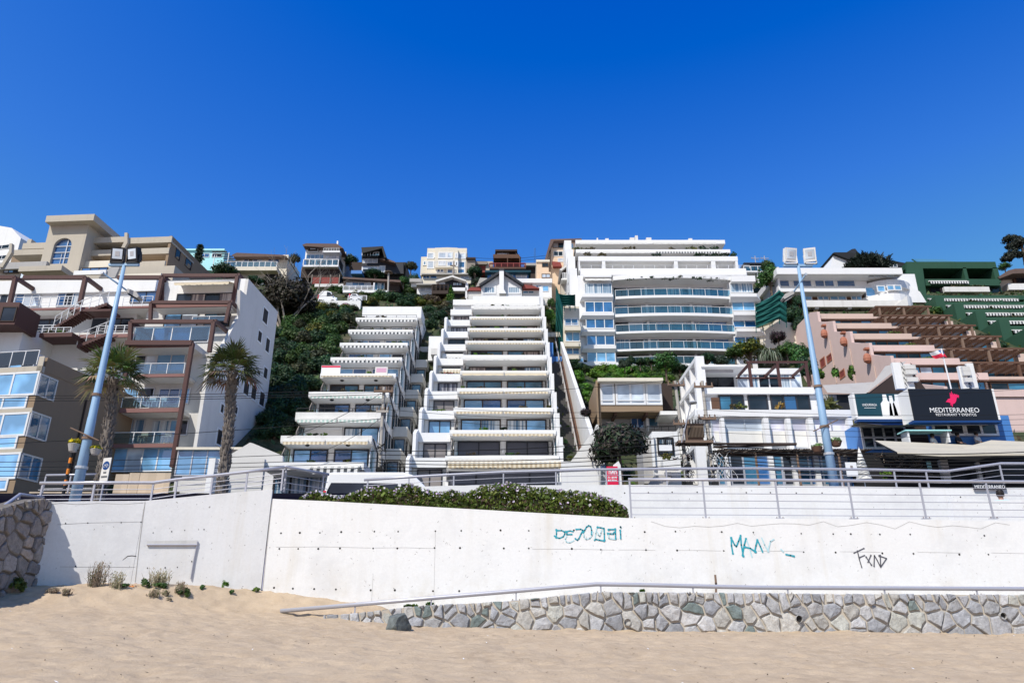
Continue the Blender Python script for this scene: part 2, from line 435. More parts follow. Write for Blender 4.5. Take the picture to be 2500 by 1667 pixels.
# ---------------------------------------------------------------- sand
def fbm(x, y, s, o=4): return noise.fractal(Vector((x*s, y*s, 1.7)), 1.0, 2.0, o)
def lerp_pts(pts, x):
    for (a,za),(b,zb) in zip(pts,pts[1:]):
        if x<=b: return za+(zb-za)*max(0,(x-a))/(b-a)
    return pts[-1][1]
FZ = [(-60,.85),(-13,.80),(-10,.62),(-8,.42),(-6.1,.22),(-5.2,.16),(-4.2,.08),(-2.7,-.03),(1.6,-.14),(13.5,-.24),(60,-.24)]
WZ = [(-60,1.0),(-9,1.0),(-7.2,.9),(-5.5,.72),(-4.5,.56),(-3.6,.44),(-3.0,.2),(-2.4,-.1),(60,-.2)]
def footz(x): return lerp_pts(FZ, x)
def sand_h(x, y):
    g = max(-3, min(1.0, y/20.6))
    h = footz(x)*g*g if g>0 else 0
    h += -1.6*(1-max(g,-1))
    yb = 20.6-(2.0*max(0,min(1,(-7.0-x)/4)))
    if y > yb:
        t = min(1,(y-yb)/1.35); h += (lerp_pts(WZ,x)-footz(x))*t*t*(3-2*t)
    if y > 6:
        h += .04*fbm(x,y,.6,3)+.04*fbm(x,y*1.6,2.3,3)+.03*noise.noise(Vector((x*5.5,y*8,0)))
        d = noise.voronoi(Vector((x*1.35+.3*noise.noise(Vector((x,y,5))),y*1.7,0)))[0][0]
        d2 = noise.voronoi(Vector((x*3.1,y*3.6,4)))[0][0]; h -= .035*max(0,.34-d2)/.34
        h -= .10*max(0, .42-d)/.42*(.5+.5*noise.noise(Vector((x*.5,y*.5,9))))
    return h+CZ
def grid(name, xs, ys, hf, mat):
    nx, ny = len(xs), len(ys)
    v = [(x,y,hf(x,y)) for y in ys for x in xs]
    f = [(j*nx+i, j*nx+i+1, (j+1)*nx+i+1, (j+1)*nx+i) for j in range(ny-1) for i in range(nx-1)]
    me = bpy.data.meshes.new(name); me.from_pydata(v,[],f); me.materials.append(MATS[mat])
    me.polygons.foreach_set('use_smooth',[True]*len(f))
    o = bpy.data.objects.new(name,me); col.objects.link(o); o['kind']='structure'; return o
m,n,b = nt('sand'); MATS['sand']=m
c1 = mix(n, ramp(n, tex_noise(n,.35,5,.6),.35,.7), (.50,.385,.265), (.43,.325,.22))
c2 = mix(n, ramp(n, tex_noise(n,3,5,.7),.4,.7), c1, (.55,.43,.30))
c3 = mix(n, ramp(n, tex_noise(n,85,2,.8),.66,.74), c2, (.12,.09,.07))
lk(n,c3,b.inputs['Base Color']); b.inputs['Roughness'].default_value=.95; b.inputs['Specular IOR Level'].default_value=.1
bump(n,b,tex_noise(n,14,6,.75),.8,.03)
def lin(a,b,k): return [a+(b-a)*i/k for i in range(k+1)]
xs = [-300,-120,-60,-35,-24]+lin(-19,19,380)+[24,35,60,120,300]
ys = [-200,-80,-30,-10,0,5]+lin(9,20.4,140)+lin(20.46,22.6,30)
grid('sand', xs, ys, sand_h, 'sand')

# ---------------------------------------------------------------- hillside, road, footway
m,n,b = nt('hill_soil'); MATS['hill_soil']=m
hc = mix(n, ramp(n, tex_noise(n,.25,6,.65),.4,.66), (.035,.055,.018), (.15,.115,.07))
lk(n, mix(n, ramp(n, tex_noise(n,1.6,5,.7),.45,.65), hc, (.03,.045,.014)), b.inputs['Base Color']); b.inputs['Roughness'].default_value=.95
bump(n,b,tex_noise(n,3,6,.8),.8,.25)
grid('hillside', [-400,-200]+lin(-110,110,110)+[200,400], lin(46,130,60)+[160,250,500], lambda x,y: hill(y,x)-.05, 'hill_soil')
grid('road', lin(-160,160,8), [25.6,47], lambda x,y: CZ+4.2, 'asphalt')
grid('footway', lin(-160,160,8), [22.3,25.55], lambda x,y: CZ+2.2, 'paving')

# ---------------------------------------------------------------- the long white concrete wall
m = paint('wall_white', (.79,.79,.785), .75, .2, (.52,.47,.38), bstr=.0)
n = m.node_tree; b = n.nodes['Principled BSDF']
base = b.inputs['Base Color'].links[0].from_socket
pits = ramp(n, tex_noise(n, 11, 2, .6), .70, .735)
patch = ramp(n, tex_noise(n, .5, 6, .75), .5, .72)
cc = mix(n, patch, base, (.66,.66,.66))
st1 = ramp(n, tex_noise(n, 1, 5, .65, mapscale=(1.5, 1.5, .10)), .56, .74)
gate = ramp(n, tex_noise(n, .33, 2, .5), .45, .62)
sm = n.nodes.new('ShaderNodeMath'); sm.operation = 'MULTIPLY'; lk(n, st1, sm.inputs[0]); lk(n, gate, sm.inputs[1])
sm2 = n.nodes.new('ShaderNodeMath'); sm2.operation = 'MULTIPLY'; sm2.inputs[1].default_value = .55; lk(n, sm.outputs[0], sm2.inputs[0])
cc = mix(n, sm2.outputs[0], cc, (.60,.55,.45))
tcz = n.nodes.new('ShaderNodeTexCoord'); sxz = n.nodes.new('ShaderNodeSeparateXYZ'); lk(n, tcz.outputs['Object'], sxz.inputs[0])
mrz = n.nodes.new('ShaderNodeMapRange'); mrz.inputs[1].default_value = 1.75; mrz.inputs[2].default_value = .6; lk(n, sxz.outputs[2], mrz.inputs[0])
gr = ramp(n, tex_noise(n, 1.1, 6, .75), .46, .66)
gm = n.nodes.new('ShaderNodeMath'); gm.operation = 'MULTIPLY'; lk(n, mrz.outputs[0], gm.inputs[0]); lk(n, gr, gm.inputs[1])
gm2 = n.nodes.new('ShaderNodeMath'); gm2.operation = 'MULTIPLY'; gm2.inputs[1].default_value = .6; lk(n, gm.outputs[0], gm2.inputs[0])
cc = mix(n, gm2.outputs[0], cc, (.58,.54,.47))
cc = mix(n, pits, cc, (.34,.33,.31))
lk(n, cc, b.inputs['Base Color']); bump(n,b,tex_noise(n,5,8,.75),.28,.03)

WP = [(-12.9,20.25),(-10.72,20.95),(-7.28,22.0),(40,22.0)]   # plan of the wall face
def wallpt(px,py):
    """point of the wall face seen at a pixel -> (x, y, z) a few mm proud of it"""
    d = ray(px,py)
    for (xa,ya),(xb,yb) in zip(WP,WP[1:]):
        k = (xb-xa)*d.y-(yb-ya)*d.x
        t = (xa*d.y-ya*d.x)/(-k) if abs(k)>1e-9 else -1
        if -.001 <= t <= 1.001:
            Y = ya+(yb-ya)*t; P = W(px,py,Y); return P
    return W(px,py,22)
wall = empty('concrete_wall', (0,22,CZ), 0, 'long white painted concrete retaining wall with teal graffiti above the sand', 'retaining wall')
IW = Matrix.Translation((0,-22,-CZ))
def wl(P): return (P[0],P[1]-22,P[2]-CZ)
def panel(tops, th=.35):
    """tops: pixel polyline along the top edge; the panel runs down below the sand"""
    m = MB(); P = [wallpt(x,y) for x,y in tops]
    for A,B in zip(P,P[1:]):
        vs=[]
        nrm = Vector((-(B.y-A.y), (B.x-A.x), 0)).normalized()*th
        for p in (A,B):
            vs += [wl((p.x,p.y,CZ-1)), wl((p.x+nrm.x,p.y+nrm.y,CZ-1)), wl((p.x+nrm.x,p.y+nrm.y,p.z)), wl((p.x,p.y,p.z))]
        m.add(vs,[(0,4,7,3),(3,7,6,2),(1,2,6,5),(0,3,2,1),(4,5,6,7)],'wall_white')
    return m
def strip(m, pts, w, mat, off=.004):
    """a thin mark lying on the wall face along pixel points"""
    P = [wallpt(x,y)-Vector((0,off,0)) for x,y in pts]
    for i in range(len(P)-1):
        A,B = P[i],P[i+1]; d=(B-A); 
        if d.length<1e-6: continue
        s = Vector((-d.z,0,d.x)).normalized()*w/2; e=d.normalized()*w*.3
        m.quad(wl(A-s-e),wl(B-s+e),wl(B+s+e),wl(A+s-e),mat)
def hole(m, px,py,r=.028): 
    c = wl(wallpt(px,py)-Vector((0,.004,0))); m.disc(c,(1,0,0),(0,0,1),r*rnd.uniform(.75,1.15),'hole_dark',9)
pan1 = panel([(100,1226),(200,1223),(354,1222)]); 
for x,y in [(160,1277),(214,1276),(295,1275),(344,1274),(184,1382),(265,1380)]: hole(pan1,x,y,.024)
strip(pan1,[(140,1280),(214,1276),(350,1273)],.008,'crack'); strip(pan1,[(147,1383),(330,1384)],.008,'crack')
strip(pan1,[(300,1366),(312,1357),(322,1356),(332,1357)],.02,'hole_dark')
strip(pan1,[(110,1231),(150,1228),(190,1231),(240,1228),(300,1231),(350,1227)],.012,'crack')
o1 = pan1.build('wall_panel', wall)
pan2 = panel([(354.6,1222),(430,1215),(520,1206),(665,1194)])
for x,y in [(374,1300),(419,1297),(451,1294),(498,1292),(592,1287),(633,1286),(360,1386),(403,1385),(433,1384),(520,1383),(579,1382),(621,1382),(468,1370)]: hole(pan2,x,y,.02)
strip(pan2,[(354,1226),(349,1262),(340,1330),(330,1420)],.02,'crack')
strip(pan2,[(545,1261),(640,1257)],.008,'crack')
pan2.build('wall_panel', wall)
pan3 = panel([(665.6,1217),(800,1223),(1000,1234),(1200,1245),(1530,1264),(1700,1264),(2000,1266),(2300,1269),(2520,1272),(2950,1272)])
r1 = [(686,1301),(732,1300),(781,1300),(833,1298),(914,1297),(972,1297),(1063,1296),(1126,1295),(1222,1294),(1291,1295),(1401,1294),(1574,1298),(1649,1297),(1762,1298),(1839,1299),(1956,1302),(2034,1303),(2077,1303),(2148,1304),(2222,1304),(2403,1307)]
r2 = [(682,1339),(728,1339),(777,1339),(830,1338),(911,1338),(970,1338),(1061,1337),(1123,1337),(1230,1338),(1291,1338),(1396,1339),(1467,1341),(1577,1342),(1653,1343),(1767,1344),(1844,1346),(1962,1347),(2040,1348),(2154,1350),(2230,1351),(2342,1353),(2413,1353)]
r3 = [(669,1434),(715,1436),(767,1437),(820,1438),(905,1440),(964,1440),(1057,1442),(1121,1442)]
for x,y in r1+r2+r3: hole(pan3,x,y)
for a,b in ((674,905),(915,1062),(1300,1500),(1510,1600),(1655,1760),(1850,1960),(2050,2150),(2240,2345),(2420,2500)):
    strip(pan3,[(a,1335+(a-674)*.008),((a+b)/2,1334+(a-674)*.009),(b,1335+(b-674)*.0085)],.006,'crack')
strip(pan3,[(665,1220),(660,1260),(652,1330),(641,1440),(636,1470)],.022,'crack')
for x0,y0,y1 in ((1063,1296,1470),(911,1400,1470),(1471,1340,1352)): strip(pan3,[(x0,y0),(x0-4,y1)],.006,'crack')
pts=[(1590,1274)]; 
for i in range(26): pts.append((1590+i*35, 1276+ (i%3)*4+rnd.uniform(-4,8)))
strip(pan3,pts,.009,'crack')
strip(pan3,[(1746,1404),(1748,1424),(1748,1446)],.06,'rust',.005)
for i in range(170):
    x=rnd.uniform(670,2490); y=rnd.uniform(1290,1440); l=rnd.uniform(1.5,5); a=rnd.uniform(-1.2,1.2)
    strip(pan3,[(x,y),(x+l*math.sin(a),y+l*math.cos(a))],rnd.uniform(.006,.013),'crack',.003)
pan3.build('wall_panel', wall)
# sprayed writing
def spray(name, strokes, w, mat, label, faint=()):
    m = MB()
    for k,s in enumerate(strokes):
        mt = 'spray_pale' if k in faint else mat
        strip(m, s, w*(.8 if k in faint else 1), mt, .007+.0006*k)
        if k not in faint:
            for e in (s[0],s[-1]): m.disc(wl(wallpt(*e)-Vector((0,.0085+.0006*k,0))),(1,0,0),(0,0,1),w*rnd.uniform(.5,.95),mt,10)
    m.build(name, wall, label=label)
def g1(*p): return [(1330+x/11.2, 1260+y/11.2) for x,y in p]
spray('graffiti', [
  g1((315,370),(320,480),(310,570),(265,535)), g1((355,388),(460,385),(535,420),(548,480),(500,560),(400,598),(310,575)),
  g1((575,420),(690,395),(770,415)), g1((610,415),(600,500),(735,490)), g1((600,540),(560,620),(590,700),(680,722),(795,660)),
  g1((860,355),(980,350),(1045,380),(990,480),(930,610),(890,650),(835,610)),
  g1((1050,450),(1090,380),(1140,290),(1200,250),(1255,280),(1280,380),(1275,490)), g1((1065,480),(1070,560),(1130,630),(1230,600),(1290,520),(1310,420)),
  g1((1440,298),(1530,310),(1620,330),(1625,480),(1630,650)), g1((1420,320),(1390,470),(1370,610)), g1((1355,650),(1400,625),(1500,650),(1620,670)),
  g1((1440,430),(1460,510),(1500,540),(1530,460),(1550,380)),
  g1((1740,365),(1780,360),(1890,355)), g1((1725,470),(1800,475),(1870,480),(1895,430)), g1((1925,345),(1930,480),(1935,610)), g1((1740,500),(1750,600),(1930,630)),
  g1((2060,385),(2070,500),(2072,605)), g1((2068,290),(2072,296))], .038, 'spray_teal', 'teal sprayed letters near the planted end', faint=(4,7,9,11,15))
def g2(*p): return [(1500+x/2.352, 1100+y/2.352) for x,y in p]
spray('graffiti', [g2((680,590),(672,545),(670,500)), g2((670,500),(690,540),(700,550),(712,520),(724,487)), g2((724,487),(728,540),(740,605)),
  g2((755,505),(745,540),(735,600)), g2((757,505),(775,560),(790,610)), g2((748,552),(780,560),(810,580)), g2((820,512),(812,545),(805,580)), g2((820,512),(838,550),(850,580)), g2((845,500),(862,540),(885,580)), g2((880,580),(895,520),(915,508)), g2((985,595),(1010,600),(1030,605)), g2((955,565),(970,580))],
  .045,'spray_teal','faded teal sprayed letters in the middle of the wall', faint=(4,8,9,11))
spray('graffiti', [g2((1375,587),(1432,560)), g2((1395,575),(1405,620),(1420,670)), g2((1408,612),(1436,600)), g2((1445,610),(1475,655)), g2((1472,600),(1455,640)),
  g2((1490,662),(1492,600),(1508,628),(1528,668),(1526,600)), g2((1520,603),(1562,618),(1528,668))], .032,'spray_grey','black marker letters towards the right end')
tr = MB()
for pts,w in (([(360,1330),(484,1330)],.07),([(484,1322),(476,1360),(467,1413)],.06)):
    P=[wallpt(*p)-Vector((0,.03,0)) for p in pts]; tr.tube([wl(p) for p in P],w*.4,'galvanised',4)
strip(tr,[(362,1325),(480,1323)],.11,'grey_render',.006)
tr.build('angle_trim', wall)

# ---------------------------------------------------------------- stone masonry
def clip(poly, a, b, c):
    """keep a*x+b*y<=c"""
    out=[]
    for i,(x,y) in enumerate(poly):
        X,Y_ = poly[(i+1)%len(poly)]
        d0=a*x+b*y-c; d1=a*X+b*Y_-c
        if d0<=0: out.append((x,y))
        if d0*d1<0:
            t=d0/(d0-d1); out.append((x+(X-x)*t,y+(Y_-y)*t))
    return out
def masonry(name, x0,x1,z0f,z1f, cell, tf, th, parent_label, cat, cols, mortar, seed, gap=.028, holes=()):
    """random rubble wall: irregular stones set in mortar. tf maps (a, depth, height) to the world"""
    r = random.Random(seed); pts=[]
    zlo=min(z0f(x) for x in lin(x0,x1,60)); zhi=max(z1f(x) for x in lin(x0,x1,60))
    nx=int((x1-x0)/cell)+3; nz=int((zhi-zlo)/(cell*.72))+3
    for j in range(-1,nz):
        for i in range(-1,nx):
            if r.random()<.22: continue
            pts.append((x0+(i+.5*(j%2)+r.uniform(-.5,.5))*cell, zlo+(j+r.uniform(-.4,.4))*cell*.72))
    # thin capping stones along the top edge
    x=x0
    while x<x1+.3:
        x+=r.uniform(.3,.8)*cell; pts.append((x, z1f(x)-.04-r.uniform(0,.07)))
    V=[];Fc=[];tint=[];mats=[]
    def addf(vs,fs,c,mi):
        k=len(V); V.extend(vs); tint.extend([c]*len(vs))
        for f in fs: Fc.append([q+k for q in f]); mats.append(mi)
    for i,(px,pz) in enumerate(pts):
        poly=[(px-2,pz-2),(px+2,pz-2),(px+2,pz+2),(px-2,pz+2)]
        near=sorted(pts,key=lambda q:(q[0]-px)**2+(q[1]-pz)**2)[1:15]
        for qx,qz in near:
            dx,dz=qx-px,qz-pz; L=math.hypot(dx,dz)
            if L<1e-6: continue
            poly=clip(poly,dx/L,dz/L,(dx*(px+qx)/2+dz*(pz+qz)/2)/L-gap*r.uniform(.3,2.2)/2-.004)
            if len(poly)<3: break
        if len(poly)<3: continue
        s=(z1f(px+.1)-z1f(px-.1))/.2; poly=clip(poly,-s,1,z1f(px)-s*px+.0)
        poly=clip(poly,1,0,x1) if poly else poly; poly=clip(poly,-1,0,-x0) if poly else poly
        poly=clip(poly,0,-1,-(z0f(px)-.25)) if poly else poly
        if len(poly)<3: continue
        A=abs(sum(poly[k][0]*poly[(k+1)%len(poly)][1]-poly[(k+1)%len(poly)][0]*poly[k][1] for k in range(len(poly))))/2
        if A<.0025: continue
        # resample outline with small irregularities
        out=[]
        for k in range(len(poly)):
            a=poly[k]; b=poly[(k+1)%len(poly)]; L=math.hypot(b[0]-a[0],b[1]-a[1]); mseg=max(1,int(L/.09))
            for q in range(mseg):
                t=q/mseg; jx=r.uniform(-.012,.012); out.append((a[0]+(b[0]-a[0])*t+jx,a[1]+(b[1]-a[1])*t+r.uniform(-.012,.012)))
        cx=sum(p[0] for p in out)/len(out); cz=sum(p[1] for p in out)/len(out)
        if any(abs(cx-h[0])<.001 for h in holes): continue
        c=r.choice(cols); kk=r.uniform(.8,1.15); c=(c[0]*kk,c[1]*kk,c[2]*kk,1)
        dp=r.uniform(.04,.10); tl=r.uniform(-.10,.10); tv=r.uniform(-.16,.05)
        rings=[(1.0,0.0),(.97,.55),(.86,.92),(.5,1.0)]; vs=[];nn=len(out)
        for sc_,h in rings:
            for (ax,az) in out:
                X=cx+(ax-cx)*sc_; Z=cz+(az-cz)*sc_
                nz_=noise.noise(Vector((X*5,Z*5,i)))*.03+noise.noise(Vector((X*14,Z*14,i)))*.012
                vs.append(tf(X,-(dp*h+(tl*(X-cx)+tv*(Z-cz)+nz_)*h),Z))
        vs.append(tf(cx,-dp-noise.noise(Vector((cx*5,cz*5,i)))*.03,cz))
        fs=[]
        for q in range(3):
            for k in range(nn): fs.append((q*nn+k,q*nn+(k+1)%nn,(q+1)*nn+(k+1)%nn,(q+1)*nn+k))
        for k in range(nn): fs.append((3*nn+k,3*nn+(k+1)%nn,4*nn))
        addf(vs,fs,c,0)
    # mortar core
    g=lin(x0,x1,max(8,int((x1-x0)/.15))); vs=[];fs=[]
    for x in g:
        a=z0f(x)-.6; b=z1f(x)-.012+.02*noise.noise(Vector((x*4,0,seed)))
        jj=.02*noise.noise(Vector((x*3,2,seed)))
        vs+= [tf(x,-.004+jj,a),tf(x,-.006+jj,b),tf(x,th,b),tf(x,th,a)]
    k=len(g)
    for i in range(k-1): fs += [(4*i+q,4*i+4+q,4*i+4+(q+1)%4,4*i+(q+1)%4) for q in range(4)]
    fs += [(0,1,2,3),(4*k-1,4*k-2,4*k-3,4*k-4)]
    addf(vs,fs,(1,1,1,1),1)
    me=bpy.data.meshes.new(name); me.from_pydata(V,[],Fc); me.materials.append(MATS['stone']); me.materials.append(MATS[mortar])
    me.polygons.foreach_set('material_index',mats)
    at=me.color_attributes.new('tint','FLOAT_COLOR','POINT'); at.data.foreach_set('color',[q for t in tint for q in t])
    o=bpy.data.objects.new(name,me); col.objects.link(o); tag(o,parent_label,cat); return o
paint('mortar_sand', (.50,.45,.38), .95, .4, streak=False, bstr=.5)
paint('mortar_dark', (.16,.14,.12), .95, .4, streak=False, bstr=.5)
YS=20.6
def zpl(pts):
    P=[W(x,y,YS) for x,y in pts]
    def f(x):
        if x<=P[0].x: return P[0].z
        for a,b in zip(P,P[1:]):
            if x<=b.x: return a.z+(b.z-a.z)*(x-a.x)/(b.x-a.x)
        return P[-1].z
    return f
ztop=zpl([(770,1502),(860,1497),(1010,1479),(1230,1467),(1440,1446),(1480,1444),(1700,1446),(2100,1449),(2500,1451),(2700,1452),(3000,1452)])
greys=[(.53,.53,.55),(.60,.60,.61),(.45,.46,.49),(.66,.65,.65),(.54,.54,.55),(.62,.60,.56),(.48,.49,.52)]
sw = masonry('stone_wall', W(790,1500,YS).x, 21.5, lambda x: footz(x)+CZ-.05, ztop, .46, lambda a,d,h:(a,YS+d,h), 1.39,
  'low grey rubble stone wall with mortar joints along the foot of the white wall', 'stone wall', greys+greys+[(.27,.33,.32),(.6,.6,.55)], 'mortar_sand', 11)
for px,py in ((1532,1518),(1951,1510),(2449,1503)):
    d=MB(); P=W(px,py,YS-.1)
    d.tube([(P.x,YS-.13,P.z),(P.x,YS+.3,P.z)],[.085,.085],'grey_concrete',14,caps=False); d.disc((P.x,YS-.06,P.z),(1,0,0),(0,0,1),.08,'hole_dark',14)
    d.build('drain_pipe', sw)
# left: the flank of the beach stairs, standing at right angles to the white wall
XS=-12.55
def ztl(y): return CZ+ (3.13-.30*max(0,19.9-y)**1.15 if y<19.9 else 3.13)
masonry('stair_flank_wall', 15.2, 20.55, lambda y: CZ+.3, ztl, .47, lambda a,d,h:(XS-d-.0,a,h), .5*1, 'dark rubble stone stair wall with sloping top at the left edge', 'stone wall',
  [(.36,.32,.29),(.43,.39,.35),(.32,.29,.27),(.46,.39,.33),(.39,.36,.34)], 'mortar_dark', 5)
# ---------------------------------------------------------------- foliage
def leafmesh(name, n, Rr, size, cols, seed, clumps=16, mat='foliage', shell=.55, cr=.34, aspect=1.6, up=.25, pts=None):
    """many leaf blades in clumps spread through an uneven ellipsoid; each leaf has its own tint"""
    r = np.random.default_rng(seed); Rr = np.array(Rr, float)
    if pts is None:
        d = r.normal(size=(clumps,3)); d /= np.linalg.norm(d,axis=1)[:,None]
        rad = shell+(1-shell)*r.random(clumps)**.6
        C = d*rad[:,None]*.74; C[:,2] = np.abs(C[:,2])*.9-.25*(r.random(clumps)<.3)
        w = .6+.8*r.random(clumps); idx = r.choice(clumps, n, p=w/w.sum())
        q = r.normal(size=(n,3)); q /= np.linalg.norm(q,axis=1)[:,None]
        P = (C[idx]+q*(cr*w[idx]*r.random(n)**.45)[:,None])*Rr
        O = q*.8+C[idx]
        tone = (.5+.5*r.random(clumps))[idx]
    else:
        P = np.array(pts); n = len(P); O = r.normal(size=(n,3)); O[:,1] -= .7; tone = .55+.45*r.random(n)
    nr = O+r.normal(size=(n,3))*.55; nr[:,2] += up; nr /= np.linalg.norm(nr,axis=1)[:,None]
    t = np.cross(nr, r.normal(size=(n,3))); t /= np.linalg.norm(t,axis=1)[:,None]; b = np.cross(nr,t)
    s = size*(.55+.9*r.random(n))[:,None]
    V = np.empty((n,4,3)); V[:,0]=P-t*s*aspect*.5; V[:,1]=P+b*s*.42; V[:,2]=P+t*s*aspect*.5+nr*s*.12; V[:,3]=P-b*s*.42
    cols = np.array(cols); ci = r.integers(0,len(cols),n); k = r.random(n)[:,None]
    c = cols[ci]*(1-.35*k)+cols[r.integers(0,len(cols),n)]*.35*k
    c = c*(tone*(.75+.5*r.random(n)))[:,None]
    me = bpy.data.meshes.new(name)
    me.vertices.add(4*n); me.vertices.foreach_set('co', V.reshape(-1))
    me.loops.add(4*n); me.loops.foreach_set('vertex_index', np.arange(4*n))
    me.polygons.add(n); me.polygons.foreach_set('loop_start', np.arange(n)*4); me.polygons.foreach_set('loop_total', np.full(n,4))
    me.materials.append(MATS[mat])
    a = me.color_attributes.new('tint','FLOAT_COLOR','POINT')
    cc = np.ones((n,4,4)); cc[:,:,:3] = c[:,None,:]; a.data.foreach_set('color', cc.reshape(-1))
    me.update(); me.validate(); return me
def mobj(name, me, parent=None, loc=None, label=None, cat=None, group=None, scale=None):
    o = bpy.data.objects.new(name, me); col.objects.link(o)
    if parent: o.parent = parent
    if loc is not None: o.location = loc
    if scale is not None: o.scale = scale
    return tag(o, label, cat, group)
G_DARK=[(.022,.065,.022),(.034,.088,.028),(.045,.105,.028),(.022,.072,.038)]
G_MID=[(.045,.12,.022),(.07,.155,.026),(.035,.10,.024),(.095,.165,.03)]
G_BRIGHT=[(.12,.28,.026),(.17,.34,.03),(.085,.22,.024),(.21,.34,.04)]
G_YEL=[(.16,.17,.02),(.24,.21,.025),(.10,.13,.02),(.06,.10,.02)]
G_DRY=[(.20,.15,.085),(.14,.10,.055),(.10,.09,.04),(.24,.2,.12)]
G_GREY=[(.05,.085,.05),(.07,.10,.06),(.035,.065,.035)]
G_PURP=[(.06,.025,.035),(.09,.035,.05),(.04,.03,.03),(.03,.05,.02)]
def sand_hit(px,py):
    d=ray(px,py); Y=8.0
    while Y<23:
        P=Vector((0,0,CZ))+d*(Y/d.y)
        if P.z<=sand_h(P.x,P.y): return P
        Y+=.03
    return P

# ---------------------------------------------------------------- railings
def interp(pts, x):
    for a,b in zip(pts,pts[1:]):
        if a.x<=x<=b.x: return a+(b-a)*((x-a.x)/(b.x-a.x+1e-9))
    return pts[0] if x<pts[0].x else pts[-1]
def railing(name, label, tops, posts, hgt, bars, r=.045, pr=.024, base=None, feet=False, mat='galvanised', rusty=True, br=.011):
    """tops: world points of the hand rail; posts: x positions; bars: drops below the hand rail"""
    c = tops[0]; e = empty(name, c-Vector((0,0,hgt)), 0, label, 'railing')
    L = lambda p: tuple(Vector(p)-e.location)
    MB().tube([L(p) for p in tops], r, mat, 10).build('hand_rail', e, smooth=True)
    for d in bars: MB().tube([L(p-Vector((0,0,d))) for p in tops], br, mat, 6).build('rail_bar', e)
    for x in posts:
        p = interp(tops, x); z0 = (base(p) if base else p.z-hgt)
        m = MB(); x_,y_,z_ = L(p); zb = z0-e.location.z
        m.box(x_-pr,x_+pr,y_-pr*.8,y_+pr*.8,zb,z_-r*.6,mat)
        if feet:
            m.box(x_-.13,x_+.13,y_-.05,y_+.05,zb,zb+.018,mat)
            for k in (-.09,.09): m.tube([(x_+k,y_-.02,zb+.01),(x_+k,y_-.02,zb+.05)],.014,'rust',6)
        m.build('post', e)
    return e
def line(px_pts, Y):
    return [W(x,y,Y) for x,y in px_pts]
lt=[wallpt(x,1210)*1 for x in (97,278,375,433,520,605,695)]
lt=[W(x,y,p.y+.17) for (x,y),p in zip([(97,1179),(278,1178),(375,1178),(433,1170),(520,1161),(605,1151),(695,1140)],lt)]
def wtop(p):
    pts=[wallpt(x,y) for x,y in [(100,1226),(354,1222),(430,1215),(520,1206),(665,1194),(720,1196)]]
    q=interp(pts,p.x); return q.z-.01
railing('steel_railing','galvanised railing rising along the top of the left white wall panels', lt, [W(x,1200,lt[0].y).x*1 for x in ()]+[p.x for p in (lt[0]+Vector((.08,0,0)),lt[1]-Vector((.45,0,0)),lt[2],lt[3],lt[4],lt[5],lt[6]-Vector((.03,0,0)))], .5, (.19,.33,.45), base=wtop)
b2=[W(695,1139,22.25),W(745,1148,23.2),W(802,1158,24.2)]
railing('steel_railing','short galvanised railing turning back beside the white van', b2, [b2[0].x+.03,b2[2].x-.1], .75, (.26,.47,.66))
mt=line([(889,1171),(1000,1164),(1100,1158.5),(1229,1152),(1356,1148.6),(1460,1146),(1640,1144),(1840,1143),(2138,1146),(2312,1150)],25.1)+[W(2444,1131,25.1),W(2530,1131,25.1),W(2950,1131,25.1)]
railing('steel_railing','long galvanised railing with three bars along the upper white wall', mt, [W(x,1160,25.1).x for x in (899,999,1108,1229,1357,1480,1627,1770,1911,2053,2184,2262,2446,2590,2730,2870)], .62, (.2,.4), base=lambda p: CZ+4.05)
rt=line([(1534,1170),(1800,1171),(2200,1174),(2530,1176),(2950,1177)],22.14)
railing('steel_railing','galvanised railing with five thin bars on the right end of the white wall', rt, [W(x,1172,22.14).x for x in (1536.5,1715,1892,2070,2243,2405,2575,2745,2915)], 1.08, (.2,.41,.62,.83,1.03), base=lambda p: CZ+2.885, feet=True)
pp=[W(685,1491,20.78),W(1046,1460,20.78),W(1456,1425.5,20.78),W(1560,1427,20.78),W(1840,1433.5,20.78),W(2530,1437,20.78),W(2980,1437,20.78)]
pr_=railing('pipe_rail','thick grey pipe hand rail low over the rubble stone wall', pp, [W(x,1440,20.78).x for x in (870,1054,1260,1467,1692,1923,2159,2384)], .3, (), r=.056, pr=.018, base=lambda p: max(ztop(p.x),sand_h(p.x,20.78))-.02, feet=True)
pr_['category']='pipe railing'
st=[W(-60,1284,17.9),W(0,1242,18.7),W(48.5,1206.5,19.7),W(106,1214.5,20.3)]
railing('stair_rail','grey stair hand rail over the dark stone flank wall', st, [st[1].x,st[2].x,st[3].x-.05], .38, (), base=lambda p: ztl(p.y)-.1)
rr=line([(113,1160),(235,1158)],27.5)
railing('steel_railing','small grey railing behind the striped post', rr, [rr[0].x,(rr[0].x+rr[1].x)/2,rr[1].x],.7,(.25,.5))

